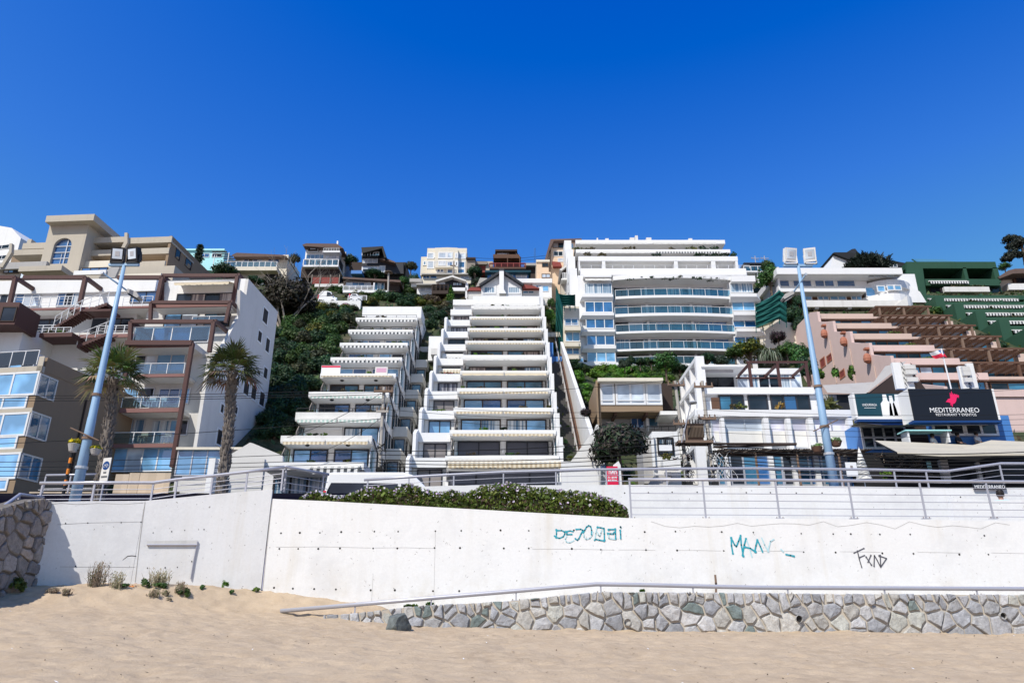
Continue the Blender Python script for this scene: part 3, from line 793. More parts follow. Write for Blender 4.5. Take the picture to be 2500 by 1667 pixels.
# upper wall behind the footway
up=MB(); tops=[(1010,1188),(1100,1185),(1540,1183),(2000,1186),(2312,1190),(2520,1190),(3000,1190)]
P=[W(x,y,25.0) for x,y in tops]
for A,B in zip(P,P[1:]):
    up.add([(A.x,25,CZ+2),(B.x,25,CZ+2),(B.x,25,B.z),(A.x,25,A.z),(A.x,25.6,CZ+2),(B.x,25.6,CZ+2),(B.x,25.6,B.z),(A.x,25.6,A.z)],[(0,1,2,3),(3,2,6,7),(5,4,7,6),(0,3,7,4),(1,5,6,2)],'wall_white')
for x,y in [(1525,1203),(1583,1202),(1641,1201),(1702,1201),(1762,1201),(1822,1202),(1881,1202),(1944,1203),(2007,1203),(2186,1207),(2345,1213)]:
    q=W(x,y,24.996); up.disc(q,(1,0,0),(0,0,1),.024,'hole_dark',9)
o=up.build('upper_wall'); tag(o,'white painted upper wall behind the footway carrying the long railing','wall')
rp=MB(); rp.prism([(W(2326,1214,23.6).x,W(2326,1214,23.6).z),(W(2420,1222,23.6).x,W(2420,1222,23.6).z),(W(2900,1205,23.6).x,W(2900,1205,23.6).z),(W(2900,1300,23.6).x,CZ+2),(W(2326,1300,23.6).x,CZ+2)],23.6,23.9,'wall_white')
tag(rp.build('ramp_wall'),'low white ramp wall behind the right end of the railing','wall')
# small restaurant name board on the upper wall
nb=T('name_board','small dark name board with MEDITERRANEO lettering on the upper white wall','sign',2416,1186,24.9)
nb.box('board',2377,1180,2456,1194,0,.05,'sign_navy')
def text(parent, s, u, v, w, h, mat, sx=1.0, align='CENTER', name='lettering', ext=.004, sp=1.0):
    cu=bpy.data.curves.new('t','FONT'); cu.body=s; cu.size=h*1.4; cu.align_x=align; cu.extrude=ext; cu.space_character=sp; cu.resolution_u=3
    ob=bpy.data.objects.new('t',cu); col.objects.link(ob); dg=bpy.context.evaluated_depsgraph_get(); dg.update()
    me=bpy.data.meshes.new_from_object(ob.evaluated_get(dg)); bpy.data.objects.remove(ob)
    me.materials.clear(); me.materials.append(MATS[mat])
    me.transform(Matrix.Translation((u,v,w))@Matrix.Rotation(math.pi/2,4,'X')@Matrix.Diagonal((sx,1,1,1)))
    me.name=name; o=bpy.data.objects.new(name,me); col.objects.link(o); o.parent=parent; return o
text(nb.e,'MEDITERRANEO',*[(lambda q:q[0])(nb.pt(2416,1187))],-.008,nb.pt(2416,1191.5)[1],.105,'letter_white',sx=.95)

# ---------------------------------------------------------------- floodlight posts
def flood_post(label, bpx,bpy_,Y, tpx,tpy, ppm, heads, hmat, lens, lamp, arm):
    B=W(bpx,bpy_,Y); B.z=min(B.z,CZ+3.2) if bpx<1000 else CZ+4.2
    Tt=W(tpx,tpy,Y); H=Tt.z-B.z
    t=T('floodlight_post',label,'light post',0,0,0,P=B); dx=Tt.x-B.x
    MB().tube([(0,0,0),(dx*.35,0,H*.35),(dx*.353,0,H*.353),(dx*.7,0,H*.7),(dx*.703,0,H*.703),(dx,0,H)],[.165,.13,.124,.092,.086,.058],'pole_blue',16).build('pole',t.e,smooth=True)
    MB().tube([(0,0,.0),(0,0,.03)],.3,'pole_blue',12).build('base_plate',t.e)
    for k in (.16,.27,.44):
        MB().tube([(dx*k,0,H*k-.04),(dx*k,0,H*k+.04)],.185-.115*k+.018,'rust' if k>.2 else 'alu',14).build('clamp_band',t.e)
    MB().tube([(dx*.44-.45,-.17,H*.44+.16),(dx*.44+.42,-.12,H*.44-.12)] if False else [(dx*.27-.5,-.19,H*.27+.3 if bpx<1000 else H*.27-.2),(dx*.27+.45,-.15,H*.27-.1 if bpx<1000 else H*.27+.22)],.022,'rust',6).build('side_bar',t.e)
    (ca,cy_),(cb,_)=arm
    u0,w0=t.pt(ca,cy_); u1,_w=t.pt(cb,cy_)
    MB().box(u0,u1,-.05,.05,w0-.09,w0,'pole_blue').build('crossbar',t.e)
    for i,(a,b_,c,d) in enumerate(heads):
        u0,u1,wa,wb=t.rect(a,b_,c,d)
        x=(u0+u1)/2; z=(wa+wb)/2; hw=(u1-u0)/2; hh=(wb-wa)/2
        ft=MB(); tilt=R(16); yawh=R(10 if i==0 else -14)
        M=Matrix.Translation((x,-.05,z))@Matrix.Rotation(yawh,4,'Z')@Matrix.Rotation(tilt,4,'X')
        tf=lambda p,q,r_: tuple(M@Vector((p,q,r_)))
        ft.box(-hw,hw,-.09,.12,-hh,hh,hmat,tf); ft.box(-hw*.6,hw*.6,.12,.24,-hh*.6,hh*.6,hmat,tf); ft.box(-hw*1.06,hw*1.06,-.105,-.06,-hh*1.04,hh*1.04,hmat,tf)
        fo=ft.build('floodlight',t.e)
        MB().box(-hw*.8,hw*.8,-.118,-.1,-hh*.62,hh*.8,lens,tf).build('lens',fo)
        MB().box(-hw*.35,hw*.35,-.125,-.115,-hh*.2,hh*.45,'alu',tf).build('reflector',fo)
        br=MB(); br.box(x-hw-.03,x-hw-.005,-.1,0,w0,z,hmat); br.box(x+hw+.005,x+hw+.03,-.1,0,w0,z,hmat); br.box(x-hw-.03,x+hw+.03,-.1,0,w0-.0,w0+.03,hmat); br.build('bracket',fo)
    (ax,ay),(hx,hy)=lamp
    A=t.pt(ax,ay); Hd=t.pt(hx,hy); mid=t.pt((ax*.45+hx*.55),(ay*.45+hy*.55))
    ar=MB(); ar.tube([(A[0],-.25,A[1]),(mid[0],0,mid[1]),(Hd[0],.5,Hd[1])],.03,'pole_blue',8); ar.tube([(A[0],-.29,A[1]),(A[0],-.2,A[1])],.055,'alu',8)
    ao=ar.build('lamp_arm',t.e)
    hd=MB(); sgn=1 if hx>ax else -1
    hd.prism([(Hd[0]-.02*sgn,Hd[1]+.10),(Hd[0]+.30*sgn,Hd[1]-.03),(Hd[0]+.42*sgn,Hd[1]-.2),(Hd[0]+.36*sgn,Hd[1]-.26),(Hd[0]-.05*sgn,Hd[1]-.02)][::sgn],.34,.66,'grey_concrete')
    ho=hd.build('lamp_head',t.e)
    MB().prism([(Hd[0]+.0*sgn,Hd[1]-.055),(Hd[0]+.35*sgn,Hd[1]-.275),(Hd[0]+.33*sgn,Hd[1]-.30),(Hd[0]-.02*sgn,Hd[1]-.085)][::sgn],.38,.62,'glass_dark').build('lamp_glass',ho)
    return t
fl=flood_post('tall light blue post with two black floodlights beside the leaning palm on the left',182,1222,22.9,304,645,1,[(277,609,305,640),(316,609,343,640)],'black_metal','glass_pale',((259,674),(300,700)),((267,644),(340,644)))
fr_=flood_post('tall light blue post with two pale grey floodlights in front of the balconied white house',2036,1182,25.9,1948,645,1,[(1913,610,1941,639),(1962,610,1988,639)],'white_paint','glass_pale',((1961,677),(1944,706)),((1912,646),(1983,646)))
def flower_pot(label, px0,py0,px1,py1,Y, pot, fcols, side):
    a=W(px0,py1,Y); b=W(px1,py0,Y); r=(b.x-a.x)/2; h=(b.z-a.z)
    t=T('flower_pot',label,'flower pot',0,0,0,P=Vector(((a.x+b.x)/2,Y,a.z)))
    MB().lathe([(r*.5,0),(r*.62,h*.05),(r*.9,h*.5),(r*.96,h*.6),(r*1.0,h*.62),(r*.9,h*.66)],pot,16).build('pot',t.e,smooth=False)
    me=leafmesh('flowers',260,(r*1.05,r*1.05,h*.42),.07,fcols,int(px0),clumps=9,mat='petal'); mobj('flowers',me,t.e,(0,0,h*.75))
    MB().tube([(0,0,h*.3),(side*r*1.1,.05,h*.1),(side*r*1.5,.1,-h*.35)],.02,'black_metal',6).build('bracket',t.e)
flower_pot('hanging grey pot full of yellow flowers left of the blue post',163,1073,198,1103,22.9,'grey_concrete',[(.75,.6,.02),(.7,.5,.02),(.10,.2,.03)],1)
flower_pot('smaller hanging pot of yellow flowers between the blue post and the palm',218,1089,249,1110,22.9,'grey_concrete',[(.75,.6,.02),(.6,.45,.02),(.10,.2,.03),(.10,.2,.03)],-1)
flower_pot('dark brown hanging pot of pale flowers left of the right light post',1982,1084,2007,1104,25.9,'wood_brown',[(.6,.65,.5),(.12,.25,.06),(.2,.35,.1)],1)
flower_pot('dark brown hanging pot of pale flowers right of the right light post',2028,1069,2054,1090,25.9,'wood_brown',[(.6,.65,.5),(.12,.25,.06),(.15,.3,.08)],-1)
sp=T('striped_post','thin black and orange striped post behind the left railing','post',0,0,0,P=W(153,1212,23.2))
top=W(176,1104,23.2)-sp.O; k=8
m=MB()
for i in range(k): m.tube([tuple(top*(i/k)),tuple(top*((i+1)/k))],.05,'orange_paint' if i in (2,4,6) else 'black_metal',10)
m.build('shaft',sp.e); MB().tube([tuple(top),tuple(top+Vector((0,0,.16)))],[.06,.03],'black_metal',8).build('cap',sp.e)
bs=T('bicycle_sign','white sign plate with a blue bicycle disc beside the leaning palm','sign',252,1176,22.6,yaw=-20)
bs.ubox('plate',-.16,.16,-.01,.01,.02,.74,'grey_render'); MB().tube([(0,.02,-.9),(0,.02,.6)],.025,'galvanised',8).build('sign_post',bs.e)
d=MB(); d.disc((0,-.016,.5),(1.0,0,0),(0,0,1.0),.135,'sign_blue',24); do=d.build('disc',bs.e)
bk=MB()
for cx in (-.055,.055):
    bk.tube([(cx+.036*math.cos(a),-.021,.485+.04*math.sin(a)) for a in np.linspace(0,2*math.pi,13)],.0055,'letter_white',4,caps=False)
bk.tube([(-.055,-.021,.485),(-.02,-.021,.535),(.035,-.021,.535),(0,-.021,.485),(-.02,-.021,.535)],.005,'letter_white',4); bk.tube([(.055,-.021,.485),(.03,-.021,.56),(.045,-.021,.565)],.005,'letter_white',4)
bk.build('bicycle_symbol',do)
lw=MB()
for z,x0,x1 in ((.26,-.05,.05),(.13,-.11,.11)):
    x=x0
    while x<x1: lw.box(x,x+.02,-.018,-.0105,z,z+.055,'letter_dark'); lw.box(x+.012,x+.03,-.0185,-.0105,z+(.03 if int(x*1000)%2 else .0),z+.012+(.03 if int(x*1000)%2 else 0),'letter_dark'); x+=.042
lw.build('lettering',bs.e)

# ---------------------------------------------------------------- palms
def palm(label, bpx,bpy_,Y,cpx,cpy,rad,seed):
    r=random.Random(seed); B=W(bpx,bpy_,Y); B.z=CZ+3.0; Cc=W(cpx,cpy,Y); V=Cc-B
    t=T('fan_palm',label,'palm tree',0,0,0,P=B)
    tr=MB(); pts=[V*k+Vector((.10*math.sin(k*3),0,0)) for k in lin(0,.97,14)]
    tr.tube([tuple(p) for p in pts],[.155-.03*i/14 for i in range(15)],'palm_bark',12)
    # old leaf bases covering the trunk
    nb=int(V.length*105)
    for i in range(nb):
        k=r.random()*.98; p=V*k+Vector((.10*math.sin(k*3),0,0)); a=r.uniform(0,2*math.pi); rr=.16-.035*k
        o=Vector((math.cos(a),math.sin(a),0)); s=Vector((-o.y,o.x,0)); L=r.uniform(.08,.17); w=r.uniform(.03,.055); q=p+o*rr*.9
        tip=q+o*r.uniform(.05,.12)+Vector((0,0,L))
        tr.add([tuple(q-s*w),tuple(q+s*w),tuple(tip+s*w*.6),tuple(tip-s*w*.6),tuple(q+o*.06-Vector((0,0,.03)))],[(0,4,3),(4,1,2),(4,2,3)],'palm_bark')
    tr.build('trunk',t.e)
    # fan leaves
    vs=[];fs=[];tc=[]
    def tri(a,b,c,cc): 
        k=len(vs); vs.extend([a,b,c]); fs.append((k,k+1,k+2)); tc.extend([cc]*3)
    nf=31
    for i in range(nf):
        el=math.asin(1-1.42*(i+.5)/nf) if i<nf else 0; az=i*2.39996+r.uniform(-.2,.2)
        dead=el<R(-13)
        d=Vector((math.cos(az)*math.cos(el),math.sin(az)*math.cos(el),math.sin(el)))
        pl=rad*r.uniform(.38,.5); fl_=rad*r.uniform(.5,.66)
        hub=d*pl+Vector((0,0,-.12*rad*(1-d.z)*.5)); sd_=d.cross(Vector((0,0,1))); sd_=sd_.normalized() if sd_.length>.05 else Vector((1,0,0)); upv=sd_.cross(d)
        gc=r.choice([(.24,.185,.10),(.17,.14,.07)]) if dead else r.choice([(.055,.085,.02),(.08,.115,.028),(.04,.065,.018),(.13,.14,.045)])
        pc=(.22,.2,.08)
        w=.022
        k=len(vs); vs.extend([-sd_*w,sd_*w,hub+sd_*w,hub-sd_*w]); fs.append((k,k+1,k+2,k+3)); tc.extend([pc]*4)
        nl=17
        for j in range(nl):
            th=R(-98+196*j/(nl-1))+r.uniform(-.05,.05); L=fl_*(1-.32*abs(th)/1.7)*r.uniform(.85,1.05)
            dr=d*math.cos(th)+sd_*math.sin(th)
            m1=hub+dr*L*.55+upv*.04*rad; tip=hub+dr*L+Vector((0,0,-L*r.uniform(.02,.24)-(.12*L if dead else 0)))
            pw=dr.cross(upv).normalized()*L*.055; cc=tuple(x*r.uniform(.75,1.25) for x in gc)
            tri(hub,m1-pw,m1+pw,cc); tri(m1-pw,tip,m1+pw,tuple(x*1.25+.01 for x in cc))
    me=bpy.data.meshes.new('crown'); me.from_pydata([tuple(v) for v in vs],[],fs); me.materials.append(MATS['foliage'])
    a=me.color_attributes.new('tint','FLOAT_COLOR','POINT'); a.data.foreach_set('color',[q for c in tc for q in (*c,1)])
    mobj('crown',me,t.e,tuple(V))
palm('leaning fan palm with a shaggy trunk half hidden by the blue light post',236,1232,25,276,915,1.36,3)
palm('straight fan palm with a shaggy trunk before the grey flank of the apartment block',537,1215,26,566,903,1.3,8)

# ---------------------------------------------------------------- flowering hedge on the wall
hp=[(732,1217),(750,1206),(772,1198),(800,1208),(832,1215),(860,1205),(905,1187),(935,1190),(962,1196),(1000,1180),(1030,1192),(1070,1204),(1100,1197),(1140,1204),(1180,1186),(1240,1178),(1270,1182),(1310,1190),(1360,1195),(1420,1199),(1470,1210),(1505,1222),(1528,1240),(1533,1262)]
def pl(pts,x):
    for (a,ya),(b,yb) in zip(pts,pts[1:]):
        if a<=x<=b: return ya+(yb-ya)*(x-a)/(b-a)
    return pts[0][1] if x<pts[0][0] else pts[-1][1]
hb=[(665,1217),(800,1223),(1000,1234),(1200,1245),(1530,1266)]
r=random.Random(4); P=[];PF=[];D=[]
for i in range(15000):
    x=r.uniform(734,1532); tp=pl(hp,x)+4*noise.noise(Vector((x*.09,0,0))); bt=pl(hb,x); k=r.random()**.8
    Y=22.42+1.3*r.random(); q=W(x,tp+(bt+3-tp)*k,22.42+.9*(1-k)*r.random())
    (D if (k>.45 and r.random()<.26) else P).append(tuple(q-Vector((0,22.4,CZ+3))))
for i in range(420):
    x=r.uniform(736,1528); tp=pl(hp,x); bt=pl(hb,x); k=abs(r.gauss(-.04,.16)); k = k if r.random()<.8 else r.random()*.8
    q=W(x,tp-2+(bt-tp)*k,22.38+.1*r.random()); PF.append(tuple(q-Vector((0,22.4,CZ+3))))
hg=empty('flowering_hedge',(0,22.4,CZ+3),0,'long green hedge with white and lilac daisies on top of the white wall','hedge')
mobj('foliage',leafmesh('foliage',0,(1,1,1),.085,[(.11,.19,.025),(.16,.25,.04),(.07,.14,.02),(.20,.25,.05)],1,pts=P),hg)
mobj('dry_stems',leafmesh('dry_stems',0,(1,1,1),.075,[(.12,.075,.045),(.16,.11,.07),(.07,.06,.03)],2,pts=D,aspect=2.4),hg)
mobj('flowers',leafmesh('flowers',0,(1,1,1),.08,[(.82,.78,.84),(.86,.84,.86),(.62,.45,.70),(.75,.66,.8)],3,pts=PF,mat='petal',aspect=.9),hg)
sl=MB(); A=W(735,1224,22.36); Bq=W(1530,1268,22.36)
sl.add([(A.x,-.03,A.z-CZ-3.05),(Bq.x,-.03,Bq.z-CZ-3.05),(Bq.x,1.5,Bq.z-CZ-3.0),(A.x,1.5,A.z-CZ-3.0)],[(0,1,2,3)],'hill_soil'); sl.build('soil',hg)
tag(MB().box(W(790,1220,24.4).x,W(1012,1220,24.4).x,24.6,24.95,CZ+2,W(900,1207,24.5).z,'wall_white').build('planter_wall'),'white planter wall behind the left half of the hedge','wall')

# ---------------------------------------------------------------- things on the sand
def weed(label, px,py,wpx,hpx, kind, seed):
    P=sand_hit(px,py); k=scale_at(P); w=wpx*k; h=hpx*k; r=random.Random(seed)
    if kind=='dry':
        m=MB(); vs=[];fs=[];tc=[]
        for i in range(int(26+wpx*1.3)):
            a=r.uniform(0,6.28); b=Vector((r.gauss(0,w*.18),r.gauss(0,w*.1),-.02)); L=h*r.uniform(.4,1.05); ln=Vector((math.cos(a)*w*.32*r.random(),math.sin(a)*w*.2*r.random(),L))
            s=Vector((.006,0,0)); c=r.choice([(.24,.2,.14),(.17,.13,.09),(.30,.26,.2),(.12,.12,.06)])
            mid=b+ln*.6; tip=b+ln+Vector((ln.x*.5,0,0)); q=len(vs)
            vs+=[b-s,b+s,mid+s*.8,mid-s*.8,tip+s*.3,tip-s*.3]; fs+=[(q,q+1,q+2,q+3),(q+3,q+2,q+4,q+5)]; tc+=[c]*6
            for z in range(r.randint(1,4)):
                p=b+ln*r.uniform(.3,1)+Vector((r.uniform(-.03,.03),r.uniform(-.02,.02),0)); q=len(vs); e=r.uniform(.012,.028)
                vs+=[p+Vector((-e,0,-e)),p+Vector((e,-.01,0)),p+Vector((0,0,e*1.3))]; fs.append((q,q+1,q+2)); tc+=[tuple(x*1.3 for x in c)]*3
        me=bpy.data.meshes.new('dry_weed'); me.from_pydata([tuple(v) for v in vs],[],fs); me.materials.append(MATS['foliage'])
        at=me.color_attributes.new('tint','FLOAT_COLOR','POINT'); at.data.foreach_set('color',[q for c in tc for q in (*c,1)])
        return mobj('dry_weed',me,None,P,label,'weed')
    cols={'green':G_MID,'bright':G_BRIGHT,'yel':[(.14,.2,.03),(.2,.24,.05),(.09,.15,.03)]}[kind]
    me=leafmesh('green_plant',int(120+wpx*hpx*.35),(w*.5,w*.4,h*.62),max(.03,w*.085),cols,seed,clumps=9)
    return mobj('green_plant',me,None,P+Vector((0,0,h*.32)),label,'plant')
for i,a in enumerate([
 ('tall grey dry weed with seed heads against the white wall',233,1432,60,62,'dry'),
 ('smaller dry weed right of the tall grey one',284,1436,36,42,'dry'),
 ('dry branching weed behind the round green clump',385,1430,64,44,'dry'),
 ('round green clump near the wall panel joint',352,1434,34,28,'green'),
 ('low green mat right of the round clump',388,1436,42,16,'green'),
 ('small dark green sprig left of the round clump',305,1436,24,16,'green'),
 ('green tuft nearest the camera below the angle trim',446,1457,36,30,'green'),
 ('dry stalks above the green tuft',440,1448,30,32,'dry'),
 ('bright green bush right of the angle trim',524,1425,21,24,'bright'),
 ('bright green bush lower right of the first bright bush',549,1434,23,20,'bright'),
 ('tiny green tuft left of the two bright bushes',493,1438,16,13,'green'),
 ('tiny green tuft below the bright bushes',566,1449,18,12,'green'),
 ('small bright plant just left of the second wall joint',625,1445,22,14,'bright'),
 ('yellow green bush at the foot of the dark stair wall',38,1449,44,52,'yel'),
 ('flat dry scrub at the edge of the wall shadow',128,1446,30,14,'dry'),
 ('spiky dry tuft left of the tall grey weed',161,1453,26,20,'dry'),
 ('reddish dry tuft in front of the low green mat',374,1457,34,20,'dry'),
 ('dark dry tuft between the mat and the green tuft',404,1454,16,16,'dry'),
 ('little dry tuft on open sand below the weeds',413,1466,12,10,'dry'),
 ('creeping green plant on sand below the pipe rail start',868,1468,14,9,'green'),
]): weed(*a, 100+i)
for lab,px,py,w in (('green plant growing under the pipe rail on the stones',1003,1480,40),('small green plant beside the second pipe support',1052,1474,26),('small green plant under the pipe at the bend',1568,1442,14)):
    P=W(px,py,20.95); k=scale_at(P); mobj('green_plant',leafmesh('green_plant',260,(w*k*.5,.12,w*k*.17),.05,G_BRIGHT,int(px),clumps=7),None,P,lab,'plant')
def rockmesh(name, sx,sy,sz,seed,c):
    import bmesh
    bm=bmesh.new(); bmesh.ops.create_icosphere(bm,subdivisions=4,radius=1)
    r=random.Random(seed); pl_=[(Vector((r.gauss(0,1),r.gauss(0,1),r.gauss(.25,.7))).normalized(), r.uniform(.5,.8)) for _ in range(11)]
    for v in bm.verts:
        p=v.co.copy()
        for nn,dd in pl_:
            q=p.dot(nn)
            if q>dd: p-=nn*(q-dd)*.93
        p+=p.normalized()*(.06*noise.noise(p*3+Vector((seed,0,0)))+.03*noise.noise(p*9))
        v.co=Vector((p.x*sx,p.y*sy,p.z*sz))
    me=bpy.data.meshes.new(name); bm.to_mesh(me); bm.free(); me.materials.append(MATS['stone'])
    at=me.color_attributes.new('tint','FLOAT_COLOR','POINT'); at.data.foreach_set('color',[q for v in me.vertices for q in (*[x*(1+.35*noise.noise(v.co*6)) for x in c],1)])
    return me
P=sand_hit(971,1537); k=scale_at(P)
mobj('rock',rockmesh('rock',40*k,30*k,37*k,5,(.17,.19,.185)),None,P+Vector((0,.2,14*k)),'dark grey green rock lying alone on the sand before the stone wall','rock')
P=W(1759,1541,21.0); mobj('rock',rockmesh('rock',.17,.12,.12,9,(.5,.49,.47)),None,P,'small pale stone half buried at the foot of the rubble wall','rock')
P=sand_hit(729.6,1447); k=scale_at(P)
e=MB().lathe([(5.5*k,0),(4.6*k,12*k),(3.2*k,23*k),(2.9*k,24*k)],'cloth_blue',12).build('plastic_tube'); e.location=P; tag(e,'small pale blue plastic tube standing against the foot of the wall','tube')
P=sand_hit(322,1433); k=scale_at(P); m=MB()
for i in range(7):
    a=Vector((rnd.uniform(-9,9)*k,rnd.uniform(-.05,.05),rnd.uniform(0,7)*k)); m.add([tuple(a+Vector((rnd.uniform(-6,6)*k,rnd.uniform(-.06,.06),rnd.uniform(-2,5)*k))) for _ in range(4)],[(0,1,2),(1,2,3)],'orange_paint')
e=m.build('plastic_scrap'); e.location=P; tag(e,'crumpled orange plastic scrap among the weeds by the wall','litter')
m=MB(); r=random.Random(2)
for i in range(230):
    px=r.uniform(-50,2550); py=r.uniform(1470,1680) if r.random()<.7 else r.uniform(1545,1680)
    P=sand_hit(px,max(py,1552 if px>1100 else 1470)); 
    if P.y>20.6: continue
    L=r.uniform(.015,.05); a=r.uniform(0,6.28); b=r.uniform(.006,.014); d=Vector((math.cos(a),math.sin(a),.15)); s=Vector((-d.y,d.x,.3))*b
    P=P+Vector((0,0,.006)); c=r.choice(['wood_dark','wood_dark','bark','rubber','letter_white'])
    m.add([tuple(P-d*L),tuple(P+s),tuple(P+d*L+Vector((0,0,.012))),tuple(P-s+Vector((0,0,.01)))],[(0,1,2,3)],c)
e=m.build('beach_debris'); e['kind']='stuff'
# ================================================================ terrace block T1 and T2 (stepping up the hill)
VARY={'glass_sky':['glass_sky','glass_curtain','glass_sky','glass_blue','glass_sky','glass_pale'],'glass_dark':['glass_dark','glass_teal','curtain_beige','glass_dark','glass_curtain','glass_dark'],'glass_blue':['glass_blue','glass_sky','glass_dark','glass_blue','glass_curtain','glass_blue']}
def stepped(name, label, X0, X1, Y0, Z0, nk, spec, sideN):
    """a block whose storeys step back 3 m per 2.6 m; spec[k] describes each storey's front"""
    t = T(name, label, 'apartment block', 0,0,0, P=Vector(((X0+X1)/2, Y0, CZ+Z0)))
    h = (X1-X0)/2; body = MB()
    for k in range(nk+1):
        # the rooms of the storey under slab k
        body.box(-h+.25,h-.25, 3*k+1.9, 3*k+9, 2.6*k-3.3,2.6*k-.45,'white_paint')
    body.box(-h+.26,h-.26,3,14,-8,-3.2,'white_paint')
    t.put('wall', body)
    for k in range(nk+1):
        s = spec.get(k, {}); ph = s.get('ph',.42); pm = s.get('pm','white_paint')
        v=3*k; w=2.6*k
        m = MB(); m.box(-h,h,v,v+.16,w-ph,w,pm); m.box(-h,-h+.16,v+.161,v+3.4,w-ph,w-.05,pm); m.box(h-.16,h,v+.161,v+3.4,w-ph,w-.05,pm)
        t.put('parapet', m)
        m = MB(); m.box(-h+.02,h-.02,v+.02,v+5.0,w-ph-.1,w-ph+.06,'soffit_white'); t.put('terrace_slab', m)
        wn = s.get('win','glass_sky'); fr = s.get('fr','wood_dark'); wb=w-ph-.1
        # each flat has two double sliding doors
        lo = s.get('lo', wb-2.15)
        if wn:
            for a,b_ in s.get('bays',((-h+.55,-.28),(.28,h-.55))):
                t.uwin(a,b_,lo,wb-s.get('head',.12),v+1.84,n=2,fr=fr,gl=VARY.get(wn,[wn])[(k*2+(a>0))%4:][:2] if wn in VARY else wn,fw=.10)
        for a,b_,gm in s.get('shut',()):
            m=MB(); m.box(a,b_,v+1.78,v+1.80,wb-2.1,wb-.1,gm); m.box(a,b_,v+1.74,v+1.82,wb-.28,wb-.06,'white_metal'); t.put('shutter',m)
        # side screens of the terrace
        for sx in (-1,1):
            m=MB(); x=sx*(h-.12); m.prism([(0,0)],0,0,'white_paint') if False else None
            if s.get('screen',True):
                P=[(v+.35,w-ph-2.15),(v+1.9,w-ph-2.15),(v+1.9,w-ph-.2),(v+.95,w-ph-.2),(v+.35,w-ph-.85)]
                fr_=MB()
                for a,b_ in zip(P,P[1:]+P[:1]): fr_.tube([(x,a[0],a[1]),(x,b_[0],b_[1])],.04,'white_metal' if sx>0 else 'shutter_grey',5)
                so_=t.put('side_screen',fr_)
                g=MB(); g.add([(x-.004*sx,a,b_) for a,b_ in P],[tuple(range(5))],'rail_teal'); g.build('screen_glass',so_)
        if s.get('aw'):
            for a,b_ in ((-h+.25,-.06),(.06,h-.25)):
                t.uawning(a,b_,v-.005,w-ph+.06,out=s.get('out',.14),drop=s.get('drop',.04),val=s.get('val',.17),mat=s['aw'],scal=True)
        if s.get('rail'):
            t.urail(-h+.05,h-.1,w,w+.34,v+.1,n=6,kind=s['rail'],mat='black_metal',r=.025,nb=1)
        if s.get('lamps'):
            for a in (-h*.45,h*.45): t.put('ceiling_lamp', MB().lathe([(.02,-.14),(.14,-.10),(.18,-.02),(.18,0)],'black_metal',10,(a,v+.6,wb-.0)))
        if s.get('plants',3) and k<nk:
            r_=random.Random(k*7+nk)
            for q in range(s.get('plants',3)):
                x=r_.uniform(-h+.4,h-.4); me=leafmesh('planting',70,(r_.uniform(.2,.6),.14,r_.uniform(.12,.3)),.11,s.get('pcol',[G_MID,G_DRY,G_YEL,G_GREY,G_BRIGHT][(k*3+q)%5]),k*31+q,clumps=5)
                mobj('planting',me,t.e,(x,v+.3,w+.12))
    for j,(v0,v1,w0,w1) in enumerate(sideN(t,h)):
        pass
    return t
sp1={}
for k in range(10): sp1[k]=dict(ph=.3,aw='stripe_dark',fr='white_metal',win='glass_blue',val=.26)
sp1[0]=dict(ph=.4,aw='stripe_dark',fr='dark_slate',win='glass_curtain',screen=False,val=.22,pm='white_paint')
sp1[1]=dict(ph=.45,aw='stripe_cream',fr='dark_slate',win='glass_sky',pm='white_stained',lamps=True,val=.24)
sp1[2]=dict(ph=.6,aw='stripe_green',fr='dark_slate',win='glass_sky',bays=((.2,2.9),),shut=((-3.0,0,'awning_white'),),rail='bars',pm='white_stained',val=.25)
sp1[3]=dict(ph=.4,aw='stripe_green',fr='dark_slate',win='glass_blue',lamps=True,pm='white_paint',val=.2)
sp1[4]=dict(ph=.32,aw='stripe_cream',fr='wood_dark',win='glass_dark',lamps=True,val=.1,out=.6,drop=.12)
sp1[5]=dict(ph=.32,val=.26,aw='stripe_dark',fr='white_metal',win='glass_sky',rail='bars'); sp1[6]=dict(ph=.32,val=.26,aw='stripe_dark',fr='white_metal',win='glass_blue',rail='bars')
sp1[7]=dict(ph=.3,val=.26,aw='stripe_dark',fr='white_metal',win='glass_sky',rail='bars',plants=3,pcol=G_YEL); sp1[8]=dict(ph=.28,val=.26,aw='stripe_dark',fr='white_metal',win='glass_dark',rail='bars',plants=4,pcol=G_DRY)
sp1[9]=dict(ph=1.3,fr='white_metal',win=None,screen=False)
t1=stepped('terraced_apartments','stepped white apartment block with striped awnings beside the dark overgrown slope','' and 0 or -17.0,-10.3,50.3,10.35,9,sp1,lambda t,h:[])
h=3.35
